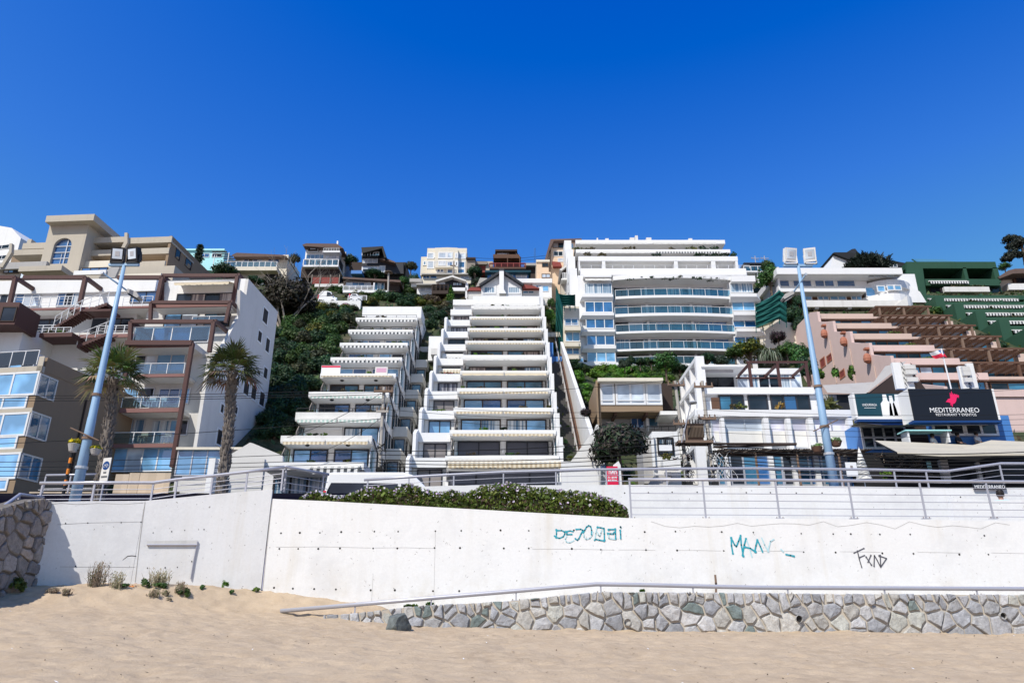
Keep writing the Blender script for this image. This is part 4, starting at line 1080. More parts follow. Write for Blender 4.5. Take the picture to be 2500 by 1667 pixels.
# windows, pipes and stepped coping on its right flank
m=MB()
for k in range(10):
    m.prism([(0,0),(0,0),(0,0)],0,0,'white_paint') if False else None
    m.box(h-.24,h-.02,3*k+1.9,3*k+8,2.6*k-3.2,2.6*k-.66,'white_paint')
t1.put('flank_wall',m)
for k in range(9):
    for a,wd_ in ((2.6,1.0),(4.3,.7),(5.7,.7)):
        f=lambda x,y,z,u=h+.0: (u-y,x,z)
        t1._win(3*k+a,3*k+a+wd_,2.6*k-2.35,2.6*k-.75,lambda x,y,z:(h-y,x,z),1,1,'dark_slate','glass_dark',.08,None,'window',.04)
    dp=MB(); dp.tube([(h+.07,3*k+.3,2.6*k-.2),(h+.07,3*k+2.4,2.6*k-.9),(h+.07,3*k+2.4,2.6*k-2.6)],.05,'black_metal',6); t1.put('drain_pipe',dp)
for k in range(-1,8):
    # bay balconies stacked along the flank
    v=3*k+6.2; w=2.6*k
    b_=MB(); b_.box(h+.02,h+1.25,v,v+6,w-.45,w+.42,'grey_render'); b_.box(h+.02,h+1.05,v+.5,v+8,w-2.2,w-.452,'white_paint'); t1.put('bay',b_)
    t1.uwin(h+.12,h+.98,w-1.95,w-.6,v+.46,n=1,fr='dark_slate',gl='glass_teal')
    t1._win(v+.65,v+1.7,w-1.95,w-.6,lambda x,y,z:(h+1.06-y,x,z),1,1,'dark_slate','glass_dark',.07,None,'window',.03)
    b_=MB(); b_.box(h+1.4,h+2.75,v+3.0,v+9,w-.3,w+.5,'grey_render'); b_.box(h+1.27,h+2.7,v+3.4,v+10,w-2.3,w-.302,'white_paint'); t1.put('bay',b_)
    t1.uwin(h+1.4,h+2.5,w-1.9,w-.5,v+3.35,n=2,fr='wood_dark',gl=['glass_teal','glass_curtain','glass_dark'][k%3])
# banners and the satellite detail on storey 4
m=MB(); m.box(-3.3,-1.6,9+2.98,9+2.995,10.4-.2,10.4+.75,'letter_white'); m.box(-3.28,-1.62,9+2.97,9+2.979,10.4+.56,10.4+.72,'sign_red'); t1.put('banner',m)
paint('mural_pink',(.66,.38,.52),.7,.2,streak=False)
m=MB(); m.box(1.5,2.6,9+2.95,9+2.99,10.4-.4,10.4+.6,'awning_white'); m.box(1.6,2.5,9+2.94,9+2.949,10.4+.1,10.4+.5,'mural_pink'); t1.put('towel',m)
# lower street front of T1: white canopy, windows
t1b=T('street_house','low white street house with a striped awning behind the turning railing','house',640,1230,44)
t1b.box('wall',610,1200,900,1300,0,6,'white_paint'); t1b.box('roof_slab',644,1128,888,1146,-2.2,0,'white_paint')
t1b.box('soffit',648,1147,884,1150,-2.1,-.2,'soffit_white')
t1b.win(668,1163,790,1215,-.02,n=3,fr='dark_slate',gl='glass_curtain',fw=.12)
u0,u1,w0,w1=t1b.rect(760,1139,880,1147,-2.2); t1b.uawning(u0,u1,-2.2,w1,out=.25,drop=.12,val=.3,mat='stripe_dark')

sp2={}
for k in range(11): sp2[k]=dict(ph=.28,aw='stripe_cream',fr='wood_dark',win='glass_dark',val=.15)
sp2[0]=dict(ph=.3,aw='stripe_cream',fr='dark_slate',win='shutter_slate',val=.22)
sp2[1]=dict(ph=.3,aw='stripe_cream',fr='dark_slate',win='shutter_slate',val=.2,plants=2)
sp2[2]=dict(ph=.33,aw='stripe_cream',fr='wood_dark',win='glass_sky',val=.22,plants=2)
sp2[3]=dict(ph=.33,aw='stripe_cream',fr='wood_dark',win='glass_sky',val=.22,plants=3)
sp2[4]=dict(ph=.25,aw='awning_cream',fr='wood_dark',win='glass_teal',val=.2,out=.5,drop=.22,pm='white_stained')
sp2[5]=dict(ph=.42,aw='awning_white',fr='wood_dark',win='glass_dark',val=.15,plants=6)
sp2[6]=dict(ph=.26,aw='stripe_cream',fr='wood_dark',win='glass_dark',val=.15,plants=7,pcol=G_DRY)
sp2[7]=dict(ph=.28,aw='stripe_cream',fr='wood_dark',win='glass_dark',val=.2,plants=5)
sp2[8]=dict(ph=.26,aw='stripe_cream',fr='wood_dark',win='glass_dark',val=.16,plants=3)
sp2[9]=dict(ph=.26,aw='awning_white',fr='wood_dark',win='glass_dark',val=.2)
sp2[10]=dict(ph=1.1,aw='awning_white',fr='wood_dark',win='glass_dark',val=.2)
t2=stepped('terraced_apartments','tall narrow stepped white block with cream awnings and dark windows in the middle','' and 0 or -4.75,3.35,52,11.2,10,sp2,lambda t,h:[])
h=4.05
for k in range(0,11):
    v=3*k; w=2.6*k
    b_=MB(); b_.box(-h-2.5,-h-.02,v+1.2,v+1.4,w-.62,w+.08,'white_paint'); b_.box(-h-2.5,-h-.02,v+1.41,v+6,w-.6,w-.5,'white_paint'); b_.box(-h-2.48,-h-.02,v+1.62,v+8,w-3.4,w-.61,'white_paint'); t2.put('wing_wall',b_)
    if k<9:
        f_=MB(); f_.prism([(0,0)],0,0,'white_paint') if False else None
        f_.add([(-h-2.75,v-.2,w-3.4),(-h-2.75,v-.2,w-.3),(-h-2.75,v+.8,w+.25),(-h-2.75,v+5,w+.25),(-h-2.75,v+5,w-3.4),(-h-2.5,v-.2,w-3.4),(-h-2.5,v-.2,w-.3),(-h-2.5,v+.8,w+.25),(-h-2.5,v+5,w+.25),(-h-2.5,v+5,w-3.4)],[(0,1,2,3,4),(9,8,7,6,5),(0,5,6,1),(1,6,7,2),(2,7,8,3)],'white_paint'); t2.put('fin_wall',f_)
    gl=['shutter_grey','slat_shutter','glass_sky','slat_shutter','curtain_grey','glass_dark','glass_dark','glass_dark','curtain_grey','curtain_beige','white_paint'][k]
    if k<10: t2.uwin(-h-2.1,-h-.35,w-2.4,w-.72,v+1.6,n=2,fr='dark_slate',gl=gl,fw=.08)
    if k in (5,6): t2.uawning(-h-2.3,-h-.2,v+1.19,w-1.1,out=.4,drop=.25,val=.2,mat='awning_white' if k==6 else 'stripe_cream')
    if k in (2,4): mobj('planting',leafmesh('planting',90,(.9,.15,.2),.1,[(.5,.04,.08),(.4,.03,.1),(.05,.12,.03)] if k==4 else G_BRIGHT,k,clumps=8),t2.e,(-h-1.2,v+1.3,w+.1))
    # right-hand edge wall, heightened to shade the stairs, and lamps over them
    b_=MB(); b_.box(h+.02,h+.3,v+.1,v+3.3,w-2.9,w+1.35,'white_paint'); t2.put('edge_wall',b_)
m=MB(); m.box(-.35,.35,1.82,1.9,-2.9,-.6,'dark_slate'); t2.put('pier',m)
for k in range(5): t2.put('wall_lamp',MB().lathe([(.05,-.15),(.09,-.05),(.06,.1)],'letter_white',8,(0,3*k+1.72,2.6*k-1.2)))
# street level of T2
t2b=T('shop_front','white street front with slate roller shutters under the stepped middle block','shop front',1230,1250,47.5)
t2b.box('wall',1085,1176,1378,1300,.6,5,'white_paint'); t2b.win(1097,1146,1358,1184,.4,n=4,fr='dark_slate',gl='shutter_slate',fw=.12)
t2b.box('canopy',1090,1138,1368,1145,-.3,1.4,'white_stained')
u0,u1,w0,w1=t2b.rect(1094,1126,1370,1136,-.32); t2b.uawning(u0,u1,-.3,w1,out=.3,drop=.15,val=.3,mat='stripe_cream')
t2b.box('plinth',1060,1187,1400,1260,-1.5,.3,'white_paint')
t2b.box('side_wall',1030,1190,1090,1300,-.9,.5,'white_stained')

# ================================================================ L2: apartment block with maroon frames
l2=T('frame_apartments','grey white apartment block with maroon steel frames and a big plain grey flank','apartment block',455,1087,50,yaw=-3)
O=l2
def slab(y0,y1,xl,xr,v,dep=3.0):
    O.box('floor_edge',xl,y0,xr,y1,v,v+.14,'maroon_pale'); u0,u1,w0,w1=O.rect(xl,y0,xr,y1,v); MB().box(u0+.02,u1-.02,v+.141,v+dep,w0,w1-.03,'soffit_white').build('floor_slab',O.e)
def back(y0,y1,xl,xr,v,mat='grey_render'):
    O.box('back_wall',xl,y0,xr,y1,v,v+5,mat)
# body: flank wall polygon in (v,w) on the plane u=uR, stepping up the hill
uR=O.pt(470,1016,1.2)[0]+1.1
def sw_(px,py): return O.spt(px,py,uR)
top=[sw_(607,681),sw_(679,757)]
vF=sw_(607,681)[0]
zb=-8
prof=[(.3,zb),(.3,O.pt(455,1000,.3)[1]),(.3,O.pt(470,915,.3)[1]+1.0),(1.6,O.pt(470,915,.3)[1]+2.2),(2.8,O.pt(514,835,2)[1]+1.0),(4.0,O.pt(514,787,2)[1]+1.4),(vF-1.2,O.pt(562,740,4)[1]+.9),(vF,O.pt(562,740,4)[1]+1.0),(vF,top[0][1]),(top[1][0],top[0][1]+.02),(top[1][0],zb)]
m=MB(); n_=len(prof)
m.add([(uR,a,b) for a,b in prof]+[(uR-.25,a,b) for a,b in prof],[tuple(range(n_)),tuple(range(2*n_-1,n_-1,-1))]+[(i,i+n_,(i+1)%n_+n_,(i+1)%n_) for i in range(n_)],'grey_render'); O.put('flank_wall',m)
vB=top[1][0]
uL=O.pt(262,1087,0)[0]-.2
m=MB()
w_=[O.pt(400,y,0)[1] for y in (1160,1087,1000,916,840)]
m.box(uL,uR-.26,1.7,vB-.1,zb,w_[4]-.2,'grey_render'); 
wE=O.pt(420,786,2.0)[1]; wF=O.pt(460,739,4.0)[1]; wG=O.pt(560,681,vF)[1]
m.box(uL,uR-.26,4.2,vB-.15,w_[4]-.2,wE,'grey_render'); m.box(uL-9,uR-.26,4.95,vB-.2,wE-2.5,wF,'grey_render') if False else m.box(O.pt(360,760,4.95)[0],uR-.26,4.95,vB-.2,wE-2.5,wF,'grey_render'); m.box(uL-9,O.pt(360,760,4.95)[0]-.01,6.9,vB-.2,wE-2.5,wF,'grey_render'); m.box(O.pt(398,700,vF)[0],uR-.26,vF+.02,vB-.25,wF,wG,'white_paint'); m.box(uL-14,O.pt(398,700,vF)[0]-.01,7.2,vB-.25,wF,wG,'white_paint')
O.put('wall',m)
# lower storeys
slab(1083,1092,270,424,0); slab(996,1006,292,438,0); slab(913,920,322,452,0); slab(833,847,308,470,-.1)
O.win(272,1094,422,1150,.5,n=4,fr='white_metal',gl=['glass_sky','glass_pale','glass_sky','glass_sky'],m=1,fw=.09)
O.rail(276,1055,426,1081,.05,n=3,kind='glass'); O.rail(298,970,438,994,.05,n=3,kind='glass'); O.rail(326,887,450,912,.05,n=3,kind='glass')
for (a,b,c,d,gl) in ((276,1024,352,1058,['glass_dark','glass_curtain','glass_curtain']),(372,1026,458,1062,['glass_curtain','glass_curtain','glass_sky','glass_dark']),(300,948,374,990,['glass_sky','glass_dark']),(388,949,462,985,['glass_blue','glass_blue','glass_sky']),(330,868,380,905,['glass_dark','glass_pale']),(384,850,452,905,['glass_sky','glass_sky'])):
    O.win(a,b,c,d,1.66,n=len(gl),fr='alu',gl=gl,fw=.08)
for (a,b,c,d) in ((352,1024,372,1062),(372,946,390,992)): pass
# maroon frame: posts and beams
def beam(name,pts,v,th,mat='frame_maroon'):
    m=MB()
    (x0,y0),(x1,y1)=pts; a=O.pt(x0,y0,v); b=O.pt(x1,y1,v); d=Vector((b[0]-a[0],b[1]-a[1])); s=Vector((-d.y,d.x)).normalized()*th/2
    m.prism([(a[0]+s.x,a[1]+s.y),(a[0]-s.x,a[1]-s.y),(b[0]-s.x,b[1]-s.y),(b[0]+s.x,b[1]+s.y)],v-th/2,v+th/2,mat); O.put(name,m)
beam('frame_post',((420,1140),(470,838)),-.3,.27); beam('frame_post',((306,930),(313,840)),-.3,.24)
beam('frame_beam',((308,838),(470,838)),-.31,.36)
def pergola(y,xl,xr,ybot,v,back_v,th=.3):
    beam('frame_beam',((xl,y),(xr,y)),v,th); beam('frame_post',((xl-2 if xl>330 else xl-4,ybot),(xl,y)),v,th); beam('frame_post',((xr-11,ybot),(xr,y)),v,th)
    u0,w=O.pt(xl,y,v); u1,_=O.pt(xr,y,v)
    for u in (u0,u1): O.put('frame_rafter',MB().box(u-th*.4,u+th*.4,v+th/2,back_v,w-th*.5,w+th*.5,'frame_maroon'))
pergola(785.5,320,522,860,.9,5.2,.27); pergola(738.5,369,562,788,2.8,7.2,.24); pergola(673,397,580,738,4.6,vF+1.5,.26)
O.rail(328,797,512,832,1.05,n=4,kind='glass',r=.035); O.rail(430,715,572,736,4.8,n=4,kind='pickets'); O.rail(470,772,552,784,3.2,n=2,kind='glass')
slab(741,749,372,560,3.2,1.5); 
O.win(330,800,510,836,4.16,n=4,fr='alu',gl=['glass_dark','glass_blue','glass_blue','glass_dark'])
O.win(402,764,482,800,4.9,n=2,fr='wood_dark',gl=['glass_sky','glass_pale']); O.win(500,766,560,796,4.9,n=2,fr='wood_dark',gl=['glass_teal','glass_dark'])
O.win(432,717,570,742,vF-.04,n=4,fr='dark_slate',gl=['glass_dark','curtain_beige','glass_dark','curtain_beige'])
u0,u1,w0,w1=O.rect(441,700,572,712,vF); O.uawning(u0,u1,vF,w1+.2,out=1.1,drop=.3,val=.22,mat='awning_cream')
O.box('cabinet',398,715,429,736,5.0,5.7,'white_paint')
# flank windows
for a,b,c,d in ((640,751,654,792),(628,806,639,837),(647,823,658,862),(642,895,653,926),(626,903,636,917),(574,920,584,944),(593,930,608,966),(612,938,626,977),(632,955,646,993),(570,990,580,1012),(537,984,546,1010),(528,1046,542,1088),(560,1058,568,1086)):
    O.swin(a,b,c,d,uR,n=1,fr='white_metal',gl='charcoal',fw=.14,sill=None)
# left wing with the outside stairs
vW=4.4
O.box('roof_parapet',-20,682,380,714,vW+2,vW+2.3,'white_paint')
O.win(0,716,96,748,vW+2.2,n=5,fr='white_metal',gl=['glass_dark','glass_pale','glass_blue','glass_pale','glass_pale']); O.win(140,716,196,746,vW+2.2,n=3,fr='white_metal',gl=['glass_blue','glass_dark','glass_curtain']); O.win(320,713,392,738,vW+2.2,n=2,fr='dark_slate',gl='glass_blue')
O.box('back_wall',-20,714,400,756,vW+2.25,vW+5,'white_paint'); O.box('floor_edge',-20,750,372,755,vW,vW+.14,'maroon_pale')
u0,u1,w0,w1=O.rect(-20,750,372,755,vW); MB().box(u0,u1,vW+.15,vW+2.3,w0,w1-.02,'soffit_white').build('floor_slab',O.e)
O.rail(36,725,186,750,vW,n=7,kind='bars'); O.rail(300,724,372,748,vW,n=3,kind='bars'); 
O.box('back_wall',-20,756,330,830,vW+1.2,vW+4,'grey_render'); O.box('floor_edge',58,817,330,825,vW-.9,vW-.76,'maroon_pale')
u0,u1,w0,w1=O.rect(30,818,330,825,vW-.9); MB().box(u0,u1,vW-.75,vW+1.3,w0,w1-.02,'soffit_white').build('floor_slab',O.e)
O.win(66,780,146,812,vW+1.14,n=3,fr='wood_dark',gl='glass_dark'); O.win(266,778,322,806,vW+1.14,n=2,fr='wood_dark',gl='glass_dark')
O.box('door',222,778,256,820,vW+1.1,vW+1.14,'dark_slate')
O.rail(62,794,146,818,vW-.85,n=4,kind='bars'); O.rail(240,795,324,818,vW-.85,n=4,kind='bars')
O.box('lower_wall',20,826,330,930,vW+.6,vW+3,'white_paint')
for yb in (672,):
    for xl,xr in ((-30,38),(58,209),(288,396)):
        beam('frame_beam',((xl,yb+6),(xr,yb+6)),vW-.2,.3)
        if xl>0 or xr<60:
            beam('frame_post',((xr-14,742),(xr,yb+6)),vW-.2,.3)
        u1_,w1_=O.pt(xr,yb+6,vW-.2); O.put('frame_rafter',MB().box(u1_-.13,u1_+.13,vW-.05,vW+3.2,w1_-.15,w1_+.15,'frame_maroon'))
# stairs
def flight(p0,p1,v,n,wd_,rail=True):
    a=O.pt(*p0,v); b=O.pt(*p1,v); m=MB()
    for i in range(n):
        u=a[0]+(b[0]-a[0])*i/n; w=a[1]+(b[1]-a[1])*i/n; du=(b[0]-a[0])/n
        m.box(min(u,u+du),max(u,u+du),v,v+wd_,w-.22,w+abs(b[1]-a[1])/n*.5,'frame_maroon')
    o=O.put('stair_flight',m)
    r_=MB()
    for q in (v-.02,):
        r_.tube([(a[0],q,a[1]+.95),(b[0],q,b[1]+.95)],.03,'white_metal',6); r_.tube([(a[0],q,a[1]+.5),(b[0],q,b[1]+.5)],.015,'white_metal',5)
        for i in range(0,n+1,3):
            u=a[0]+(b[0]-a[0])*i/n; w=a[1]+(b[1]-a[1])*i/n; r_.box(u-.02,u+.02,q-.02,q+.02,w,w+.95,'white_metal')
    r_.build('stair_rail',o)
flight((196,760),(262,738),vW-1.3,9,1.2); flight((196,760),(130,800),vW-1.5,12,1.1); flight((188,842),(262,812),vW-1.6,10,1.2)
O.box('landing',96,812,176,822,vW-2.6,vW-.9,'frame_maroon'); O.rail(100,800,172,822,vW-2.55,n=4,kind='bars')
O.box('landing',170,755,270,760,vW-1.4,vW,'frame_maroon')
for x,c in ((118,G_YEL),(142,G_BRIGHT)):
    u,w=O.pt(x,815,vW-2.4); mobj('planting',leafmesh('planting',90,(.4,.2,.25),.13,c,x,clumps=6),O.e,(u,vW-2.3,w+.2))
# balcony furniture, each piece its own thing
def chair(label,px,py,Y,mat,grp):
    t=T('terrace_chair',label,'chair',px,py,Y,group=grp)
    m=MB(); m.box(-.24,.24,-.24,.24,.42,.46,mat); t.put('seat',m); m=MB(); m.box(-.24,.24,.2,.24,.5,.9,mat); t.put('backrest',m)
    for a in (-.2,.2):
        for b in (-.2,.2): t.put('leg',MB().box(a-.02,a+.02,b-.02,b+.02,0,.42,mat))
for i,(x,y,lab) in enumerate(((336,994,'white balcony chair nearest the left window of the third floor'),(366,994,'white balcony chair in the middle of the third floor balcony'),(392,994,'white balcony chair beside the post on the third floor'))): chair(lab,x,y,50.9,'white_metal','white chairs on the balcony')
chair('pale wicker chair behind the glass of the second floor balcony',346,1081,50.9,'beige_board','wicker chairs'); chair('pale wicker chair near the maroon post on the second floor balcony',404,1081,50.9,'beige_board','wicker chairs')

# ================================================================ L1: tan building at the left edge
l1=T('tan_building','tan corner building with wide sky blue windows at the lower left edge','apartment block',70,1040,43,yaw=-9)
O=l1
u0=O.pt(-160,1000)[0]
wt=O.pt(95,871)[1]; wb=O.pt(40,1200)[1]-2
MB().box(u0,0,0,9.5,wb,O.pt(95,905)[1],'tan_brown').build('wall',O.e)
m=MB(); m.box(u0,0.02,-.06,.18,O.pt(60,911)[1],O.pt(60,896)[1],'tan_render'); m.box(-.35,.02,-.06,.0,O.pt(60,911)[1],wt,'tan_render')
for y0,y1 in ((996,1008),(1094,1105)): m.box(u0,.02,-.06,-.002,O.pt(60,y1)[1],O.pt(60,y0)[1],'tan_render')
O.put('front_band',m)
MB().box(-.2,.022,.19,9.5,O.pt(95,905)[1]+.001,wt,'tan_brown').build('roof_parapet',O.e)
for (ya,yb,yc,yd,xr) in ((911,964,968,995,96),(1009,1062,1065,1093,72),(1106,1166,1169,1194,50)):
    uu=O.pt(xr-6,(ya+yb)/2)[0]
    O.uwin(uu-8.4,uu,O.pt(50,yb)[1],O.pt(50,ya)[1],-.02,n=5,fr='white_metal',gl='glass_sky',fw=.12); O.uwin(uu-8.4,uu-.4,O.pt(50,yd)[1],O.pt(50,yc)[1],-.02,n=5,fr='white_metal',gl='glass_sky',fw=.12)
for a,b,c,d in ((92,919,136,973),(70,1010,118,1072),(48,1112,97,1172)): O.swin(a,b,c,d,0,n=2,fr='alu',gl='glass_teal',fw=.1,sill=None)
O.rail(-100,861,92,895,.05,n=6,kind='glass'); O.put('drain_pipe',MB().tube([(.06,4.1,wb),(.06,4.1,O.pt(95,930)[1])],.06,'wood_dark',6))
O.box('penthouse',-100,868,88,900,2.2,6,'grey_render'); O.win(-60,874,84,899,2.15,n=5,fr='alu',gl=['glass_dark','glass_sky'])
# small maroon box house above it at the left edge
lb=T('corner_balcony_house','white house edge with a maroon framed balcony box at the far left','house',20,800,52)
lb.box('wall',-120,790,44,930,0,6,'white_paint'); m=MB(); u0,u1,w0,w1=lb.rect(-80,738,42,792,-1.6); m.box(u0,u1,-1.6,1,w0,w1,'frame_maroon'); lb.put('balcony_box',m)
lb.win(4,750,38,784,-1.62,n=1,fr='wood_dark',gl='glass_dark')

# street furniture between the road and the left blocks
bd=T('board_fence','beige boarded site hoarding behind the railing at the left','fence',330,1225,40)
for i,(a,c) in enumerate(((278,312),(312,338),(338,414))): bd.box('board_panel',a,1154+(i==0)*3,c-1,1213,0,.1,'batten_beige')
bd.box('board_panel',70,1200,260,1216,.4,.5,'batten_beige')
bd.box('board_shelf',255,1205,420,1214,-1.2,0,'beige_board')
gw=T('garden_wall','stained grey garden wall with a white gate pier behind the second palm','wall',470,1230,41)
gw.box('wall',440,1160,520,1225,0,.3,'grey_render'); gw.box('pier',503,1118,519,1225,-.5,-.02,'white_paint'); gw.box('wall_run',520,1120,640,1225,.5,.8,'grey_render')
gw.poly('wall_step',[(566,1107),(610,1080),(618,1082),(690,1112),(690,1225),(566,1225)],4,4.3,'grey_render')
gp=T('conservatory','low blue glazed conservatory with a flat cream roof at the foot of the grey flank','conservatory',480,1150,46)
gp.box('roof',430,1091,600,1097,-.3,4,'cream_paint'); gp.win(432,1098,540,1160,0,n=3,fr='alu',gl='glass_sky'); gp.box('wall',430,1098,575,1200,.06,4,'grey_render')

# ================================================================ L3: tan concrete block with the arched window
l3=T('arched_tower_block','tan concrete block with a flat topped tower and a tall arched blue window','apartment block',215,650,72,yaw=-4)
O=l3
u0,u1,w0,w1=O.rect(118,548,216,662,0)
a=O.pt(122,549); b=O.pt(217,549); c=O.pt(100,660); d=O.pt(198,662)
# tower with the arch cut out: front as polygon pieces round the arch
ax0=O.pt(124,630)[0]; ax1=O.pt(167,630)[0]; ay0=O.pt(145,644)[1]; ay1=O.pt(152,600)[1]; cx=(ax0+ax1)/2; ra=(ax1-ax0)/2
tb=c[1]-6; tt=a[1]; uL=a[0]; uRr=b[0]
arch=[(cx+ra*math.cos(t),ay1+ra*.95*math.sin(t)) for t in np.linspace(math.pi,0,15)]
m=MB(); m.prism([(uL,tb),(uL,tt),(cx,tt)]+[(x,y) for x,y in arch[7::-1]]+[(ax0,ay0),(cx,ay0),(cx,tb)],0,.3,'tan_render'); m.prism([(cx,tb),(cx,ay0),(ax1,ay0)]+[(x,y) for x,y in arch[:6:-1]]+[(cx,tt),(uRr,tt),(uRr,tb)],0,.3,'tan_render')
m.box(uL,uRr,.5,9,tb,tt,'tan_render'); m.box(uL,uL+.3,.3,.5,tb,tt,'tan_render'); m.box(uRr-.3,uRr,.3,.5,tb,tt,'tan_render'); O.put('tower',m)
g=MB(); g.prism([(ax0,ay0)]+[(x,y) for x,y in arch]+[(ax1,ay0)],.3,.4,'glass_blue'); go=O.put('arched_window',g)
f=MB(); f.box(cx+ra*.32,cx+ra*.42,.2,.29,ay0,ay1+ra*.9,'alu'); f.box(cx-.04,cx+.02,.2,.29,ay0,ay0+ra*1.3,'alu')
for k in (.0,.33,.66,1.0): f.box(ax0,ax1,.21,.285,ay0+(ay1-ay0)*k,ay0+(ay1-ay0)*k+.09,'alu')
f.build('frame',go)
e_=O.rect(114,526,224,541,-.8); m=MB(); m.box(e_[0],e_[1]+.3,-.9,9.4,e_[2],e_[3],'tan_render'); O.put('tower_roof',m)
# right wing: decks; recess back wall in a dark tone standing in for shade
vr=1.5
u2=O.pt(418,590,vr)[0]
m=MB(); m.box(uRr,u2-.31,vr+5,vr+14,tb,O.pt(300,580,vr)[1]-.1,'wood_dark'); m.box(u2-.3,u2,vr+.0,vr+14,tb,O.pt(300,580,vr)[1],'tan_brown'); O.put('wall',m)
for (xl,xr,y0,y1,v,mat) in ((229,308,579,592,vr,'tan_render'),(312,419,579,593,vr,'tan_render'),(213,412,608,622,vr,'tan_render'),(198,272,637,654,vr-.6,'cream_paint'),(300,402,638,652,vr-.6,'tan_render')):
    O.box('deck_parapet',xl,y0,xr,y1,v-.1,v+.12,mat)
    q=O.rect(xl,y0,xr,y1,v-.1); O.put('deck_slab',MB().box(q[0],q[1],v+.13,v+5.2,q[2]-.02,q[2]+.2,'tan_render' if y0<630 else 'peach_paint'))
O.poly('flue',[(293,610),(303,590),(304,568),(311,568),(311,592),(300,612)],vr-.5,vr-.15,'tan_render')
for a_,b_,c_,d_ in ((428,606,440,634),(452,628,468,656)): O.swin(a_,b_,c_,d_,u2,n=1,fr='wood_dark',gl='glass_dark')
O.box('left_deck',28,609,108,622,.5,4,'tan_render'); O.box('left_wall',28,622,104,640,2.4,8,'tan_brown'); O.box('left_parapet',55,593,110,607,2.5,6,'tan_render'); O.box('chimney',66,584,76,596,3,3.8,'tan_render')
O.poly('flue',[(-2,652),(8,636),(22,612),(23,594),(29,594),(28,616),(12,642),(6,652)],-.6,-.2,'tan_render')
O.box('lower_deck',-30,640,112,656,-.4,1,'grey_concrete'); 
m=MB(); q=O.rect(46,649,150,661,-2.2); m.box(q[0],q[1],-2.2,0,q[2],q[3],'tan_render'); O.put('lower_balcony',m)
O.box('lower_wall',-40,656,420,720,.2,8,'tan_render'); O.win(10,652,46,666,-.0,n=3,fr='wood_dark',gl=['glass_pale','glass_sky','glass_dark']); O.win(50,664,144,678,-.05,n=4,fr='wood_dark',gl=['glass_pale','glass_teal','glass_dark','glass_dark'])
O.win(200,654,262,666,.1,n=3,fr='wood_dark',gl='glass_blue'); O.box('lower_parapet',180,660,258,670,-1.4,-1.2,'white_paint'); O.box('lower_parapet',290,668,392,680,-1.4,-1.2,'cream_paint')
O.poly('buttress',[(240,678),(270,652),(292,652),(280,678)],-1.2,-.9,'grey_concrete')
u,w=O.pt(418,655,vr-.4); O.put('right_base',MB().box(uRr,u2-.02,vr-.2,vr+14,tb-8,w-2.6,'tan_brown'))
# far left sliver
ls=T('far_white_block','white block sliver with dark balcony slots at the far left skyline','apartment block',15,640,90,yaw=-12)
u0,u1,w0,w1=ls.rect(-80,590,34,700,0); m=MB(); m.prism([(u0,w0-4),(u0,w1+3.4),(u1-2,w1+1.8),(u1,w1),(u1,w0-4)],0,9,'white_paint'); ls.put('wall',m)
for y in (600,625): ls.win(-30,y,22,y+9,-.02,n=3,fr='white_metal',gl='glass_dark')
# ================================================================ B: big white block with curved glass balconies
bb=T('curved_balcony_block','large white block with curved blue glass balconies high above the hedge','apartment block',1640,885,86)
O=bb
def arc(xl,xr,y0,y1,v,dep,bulge,mat,name,th=None,back=None):
    """a slab edge that bows out towards the viewer"""
    u0,u1,w0,w1=O.rect(xl,y0,xr,y1,v); n=18; m=MB(); pts=[]
    for i in range(n+1):
        t=i/n; pts.append((u0+(u1-u0)*t, v-bulge*(1-(2*t-1)**2)))
    bk=v+dep
    vs=[(u,q,w0) for u,q in pts]+[(u,q,w1) for u,q in pts]+[(u,(bk if th is None else q+th),w0) for u,q in pts]+[(u,(bk if th is None else q+th),w1) for u,q in pts]
    N=n+1; fs=[]
    for i in range(n): fs+=[(i,i+1,N+i+1,N+i),(2*N+i+1,2*N+i,3*N+i,3*N+i+1),(N+i,N+i+1,3*N+i+1,3*N+i),(i+1,i,2*N+i,2*N+i+1)]
    fs+=[(0,N,3*N,2*N),(n,2*N+n,3*N+n,N+n)]
    m.add(vs,fs,mat); return m.build(name,O.e),pts,w0,w1
def arcrail(pts,w0,w1,name='balcony_rail'):
    m=MB(); m.tube([(u,q+.1,w1) for u,q in pts],.04,'white_metal',6)
    for u,q in pts[::2]: m.box(u-.025,u+.025,q+.08,q+.12,w0,w1,'white_metal')
    o=O.put(name,m); g=MB()
    for (a,b),(c,d) in zip(pts,pts[1:]): g.add([(a+.02,b+.1,w0+.02),(c-.02,d+.1,w0+.02),(c-.02,d+.1,w1-.06),(a+.02,b+.1,w1-.06)],[(0,1,2,3)],'rail_teal')
    g.build('rail_pane',o)
zb=-9
uA=O.pt(1424,880)[0]; uC=O.pt(1500,800)[0]; uD=O.pt(1787,770)[0]; uE=O.pt(1862,770)[0]
wT=O.pt(1640,672)[1]
m=MB(); m.box(uC-.1,uD+.1,1.5,13,zb,wT+.1,'white_paint'); m.box(uA-.3,uC-.1,.25,13,zb,wT+.1,'white_fresh'); m.box(uD+.1,uE-1.2,.6,13,zb,wT+.1,'white_fresh')
for va,vb,yy,vt in ((.9,3.0,655,.9),(3.0,5.6,626,3.0),(5.6,7.8,609,5.6),(7.8,13.2,587,7.8)): m.box(uA-1.3,uA-.301,va,vb-.002,zb,O.pt(1405,yy,vt)[1],'white_paint')
O.put('wall',m)
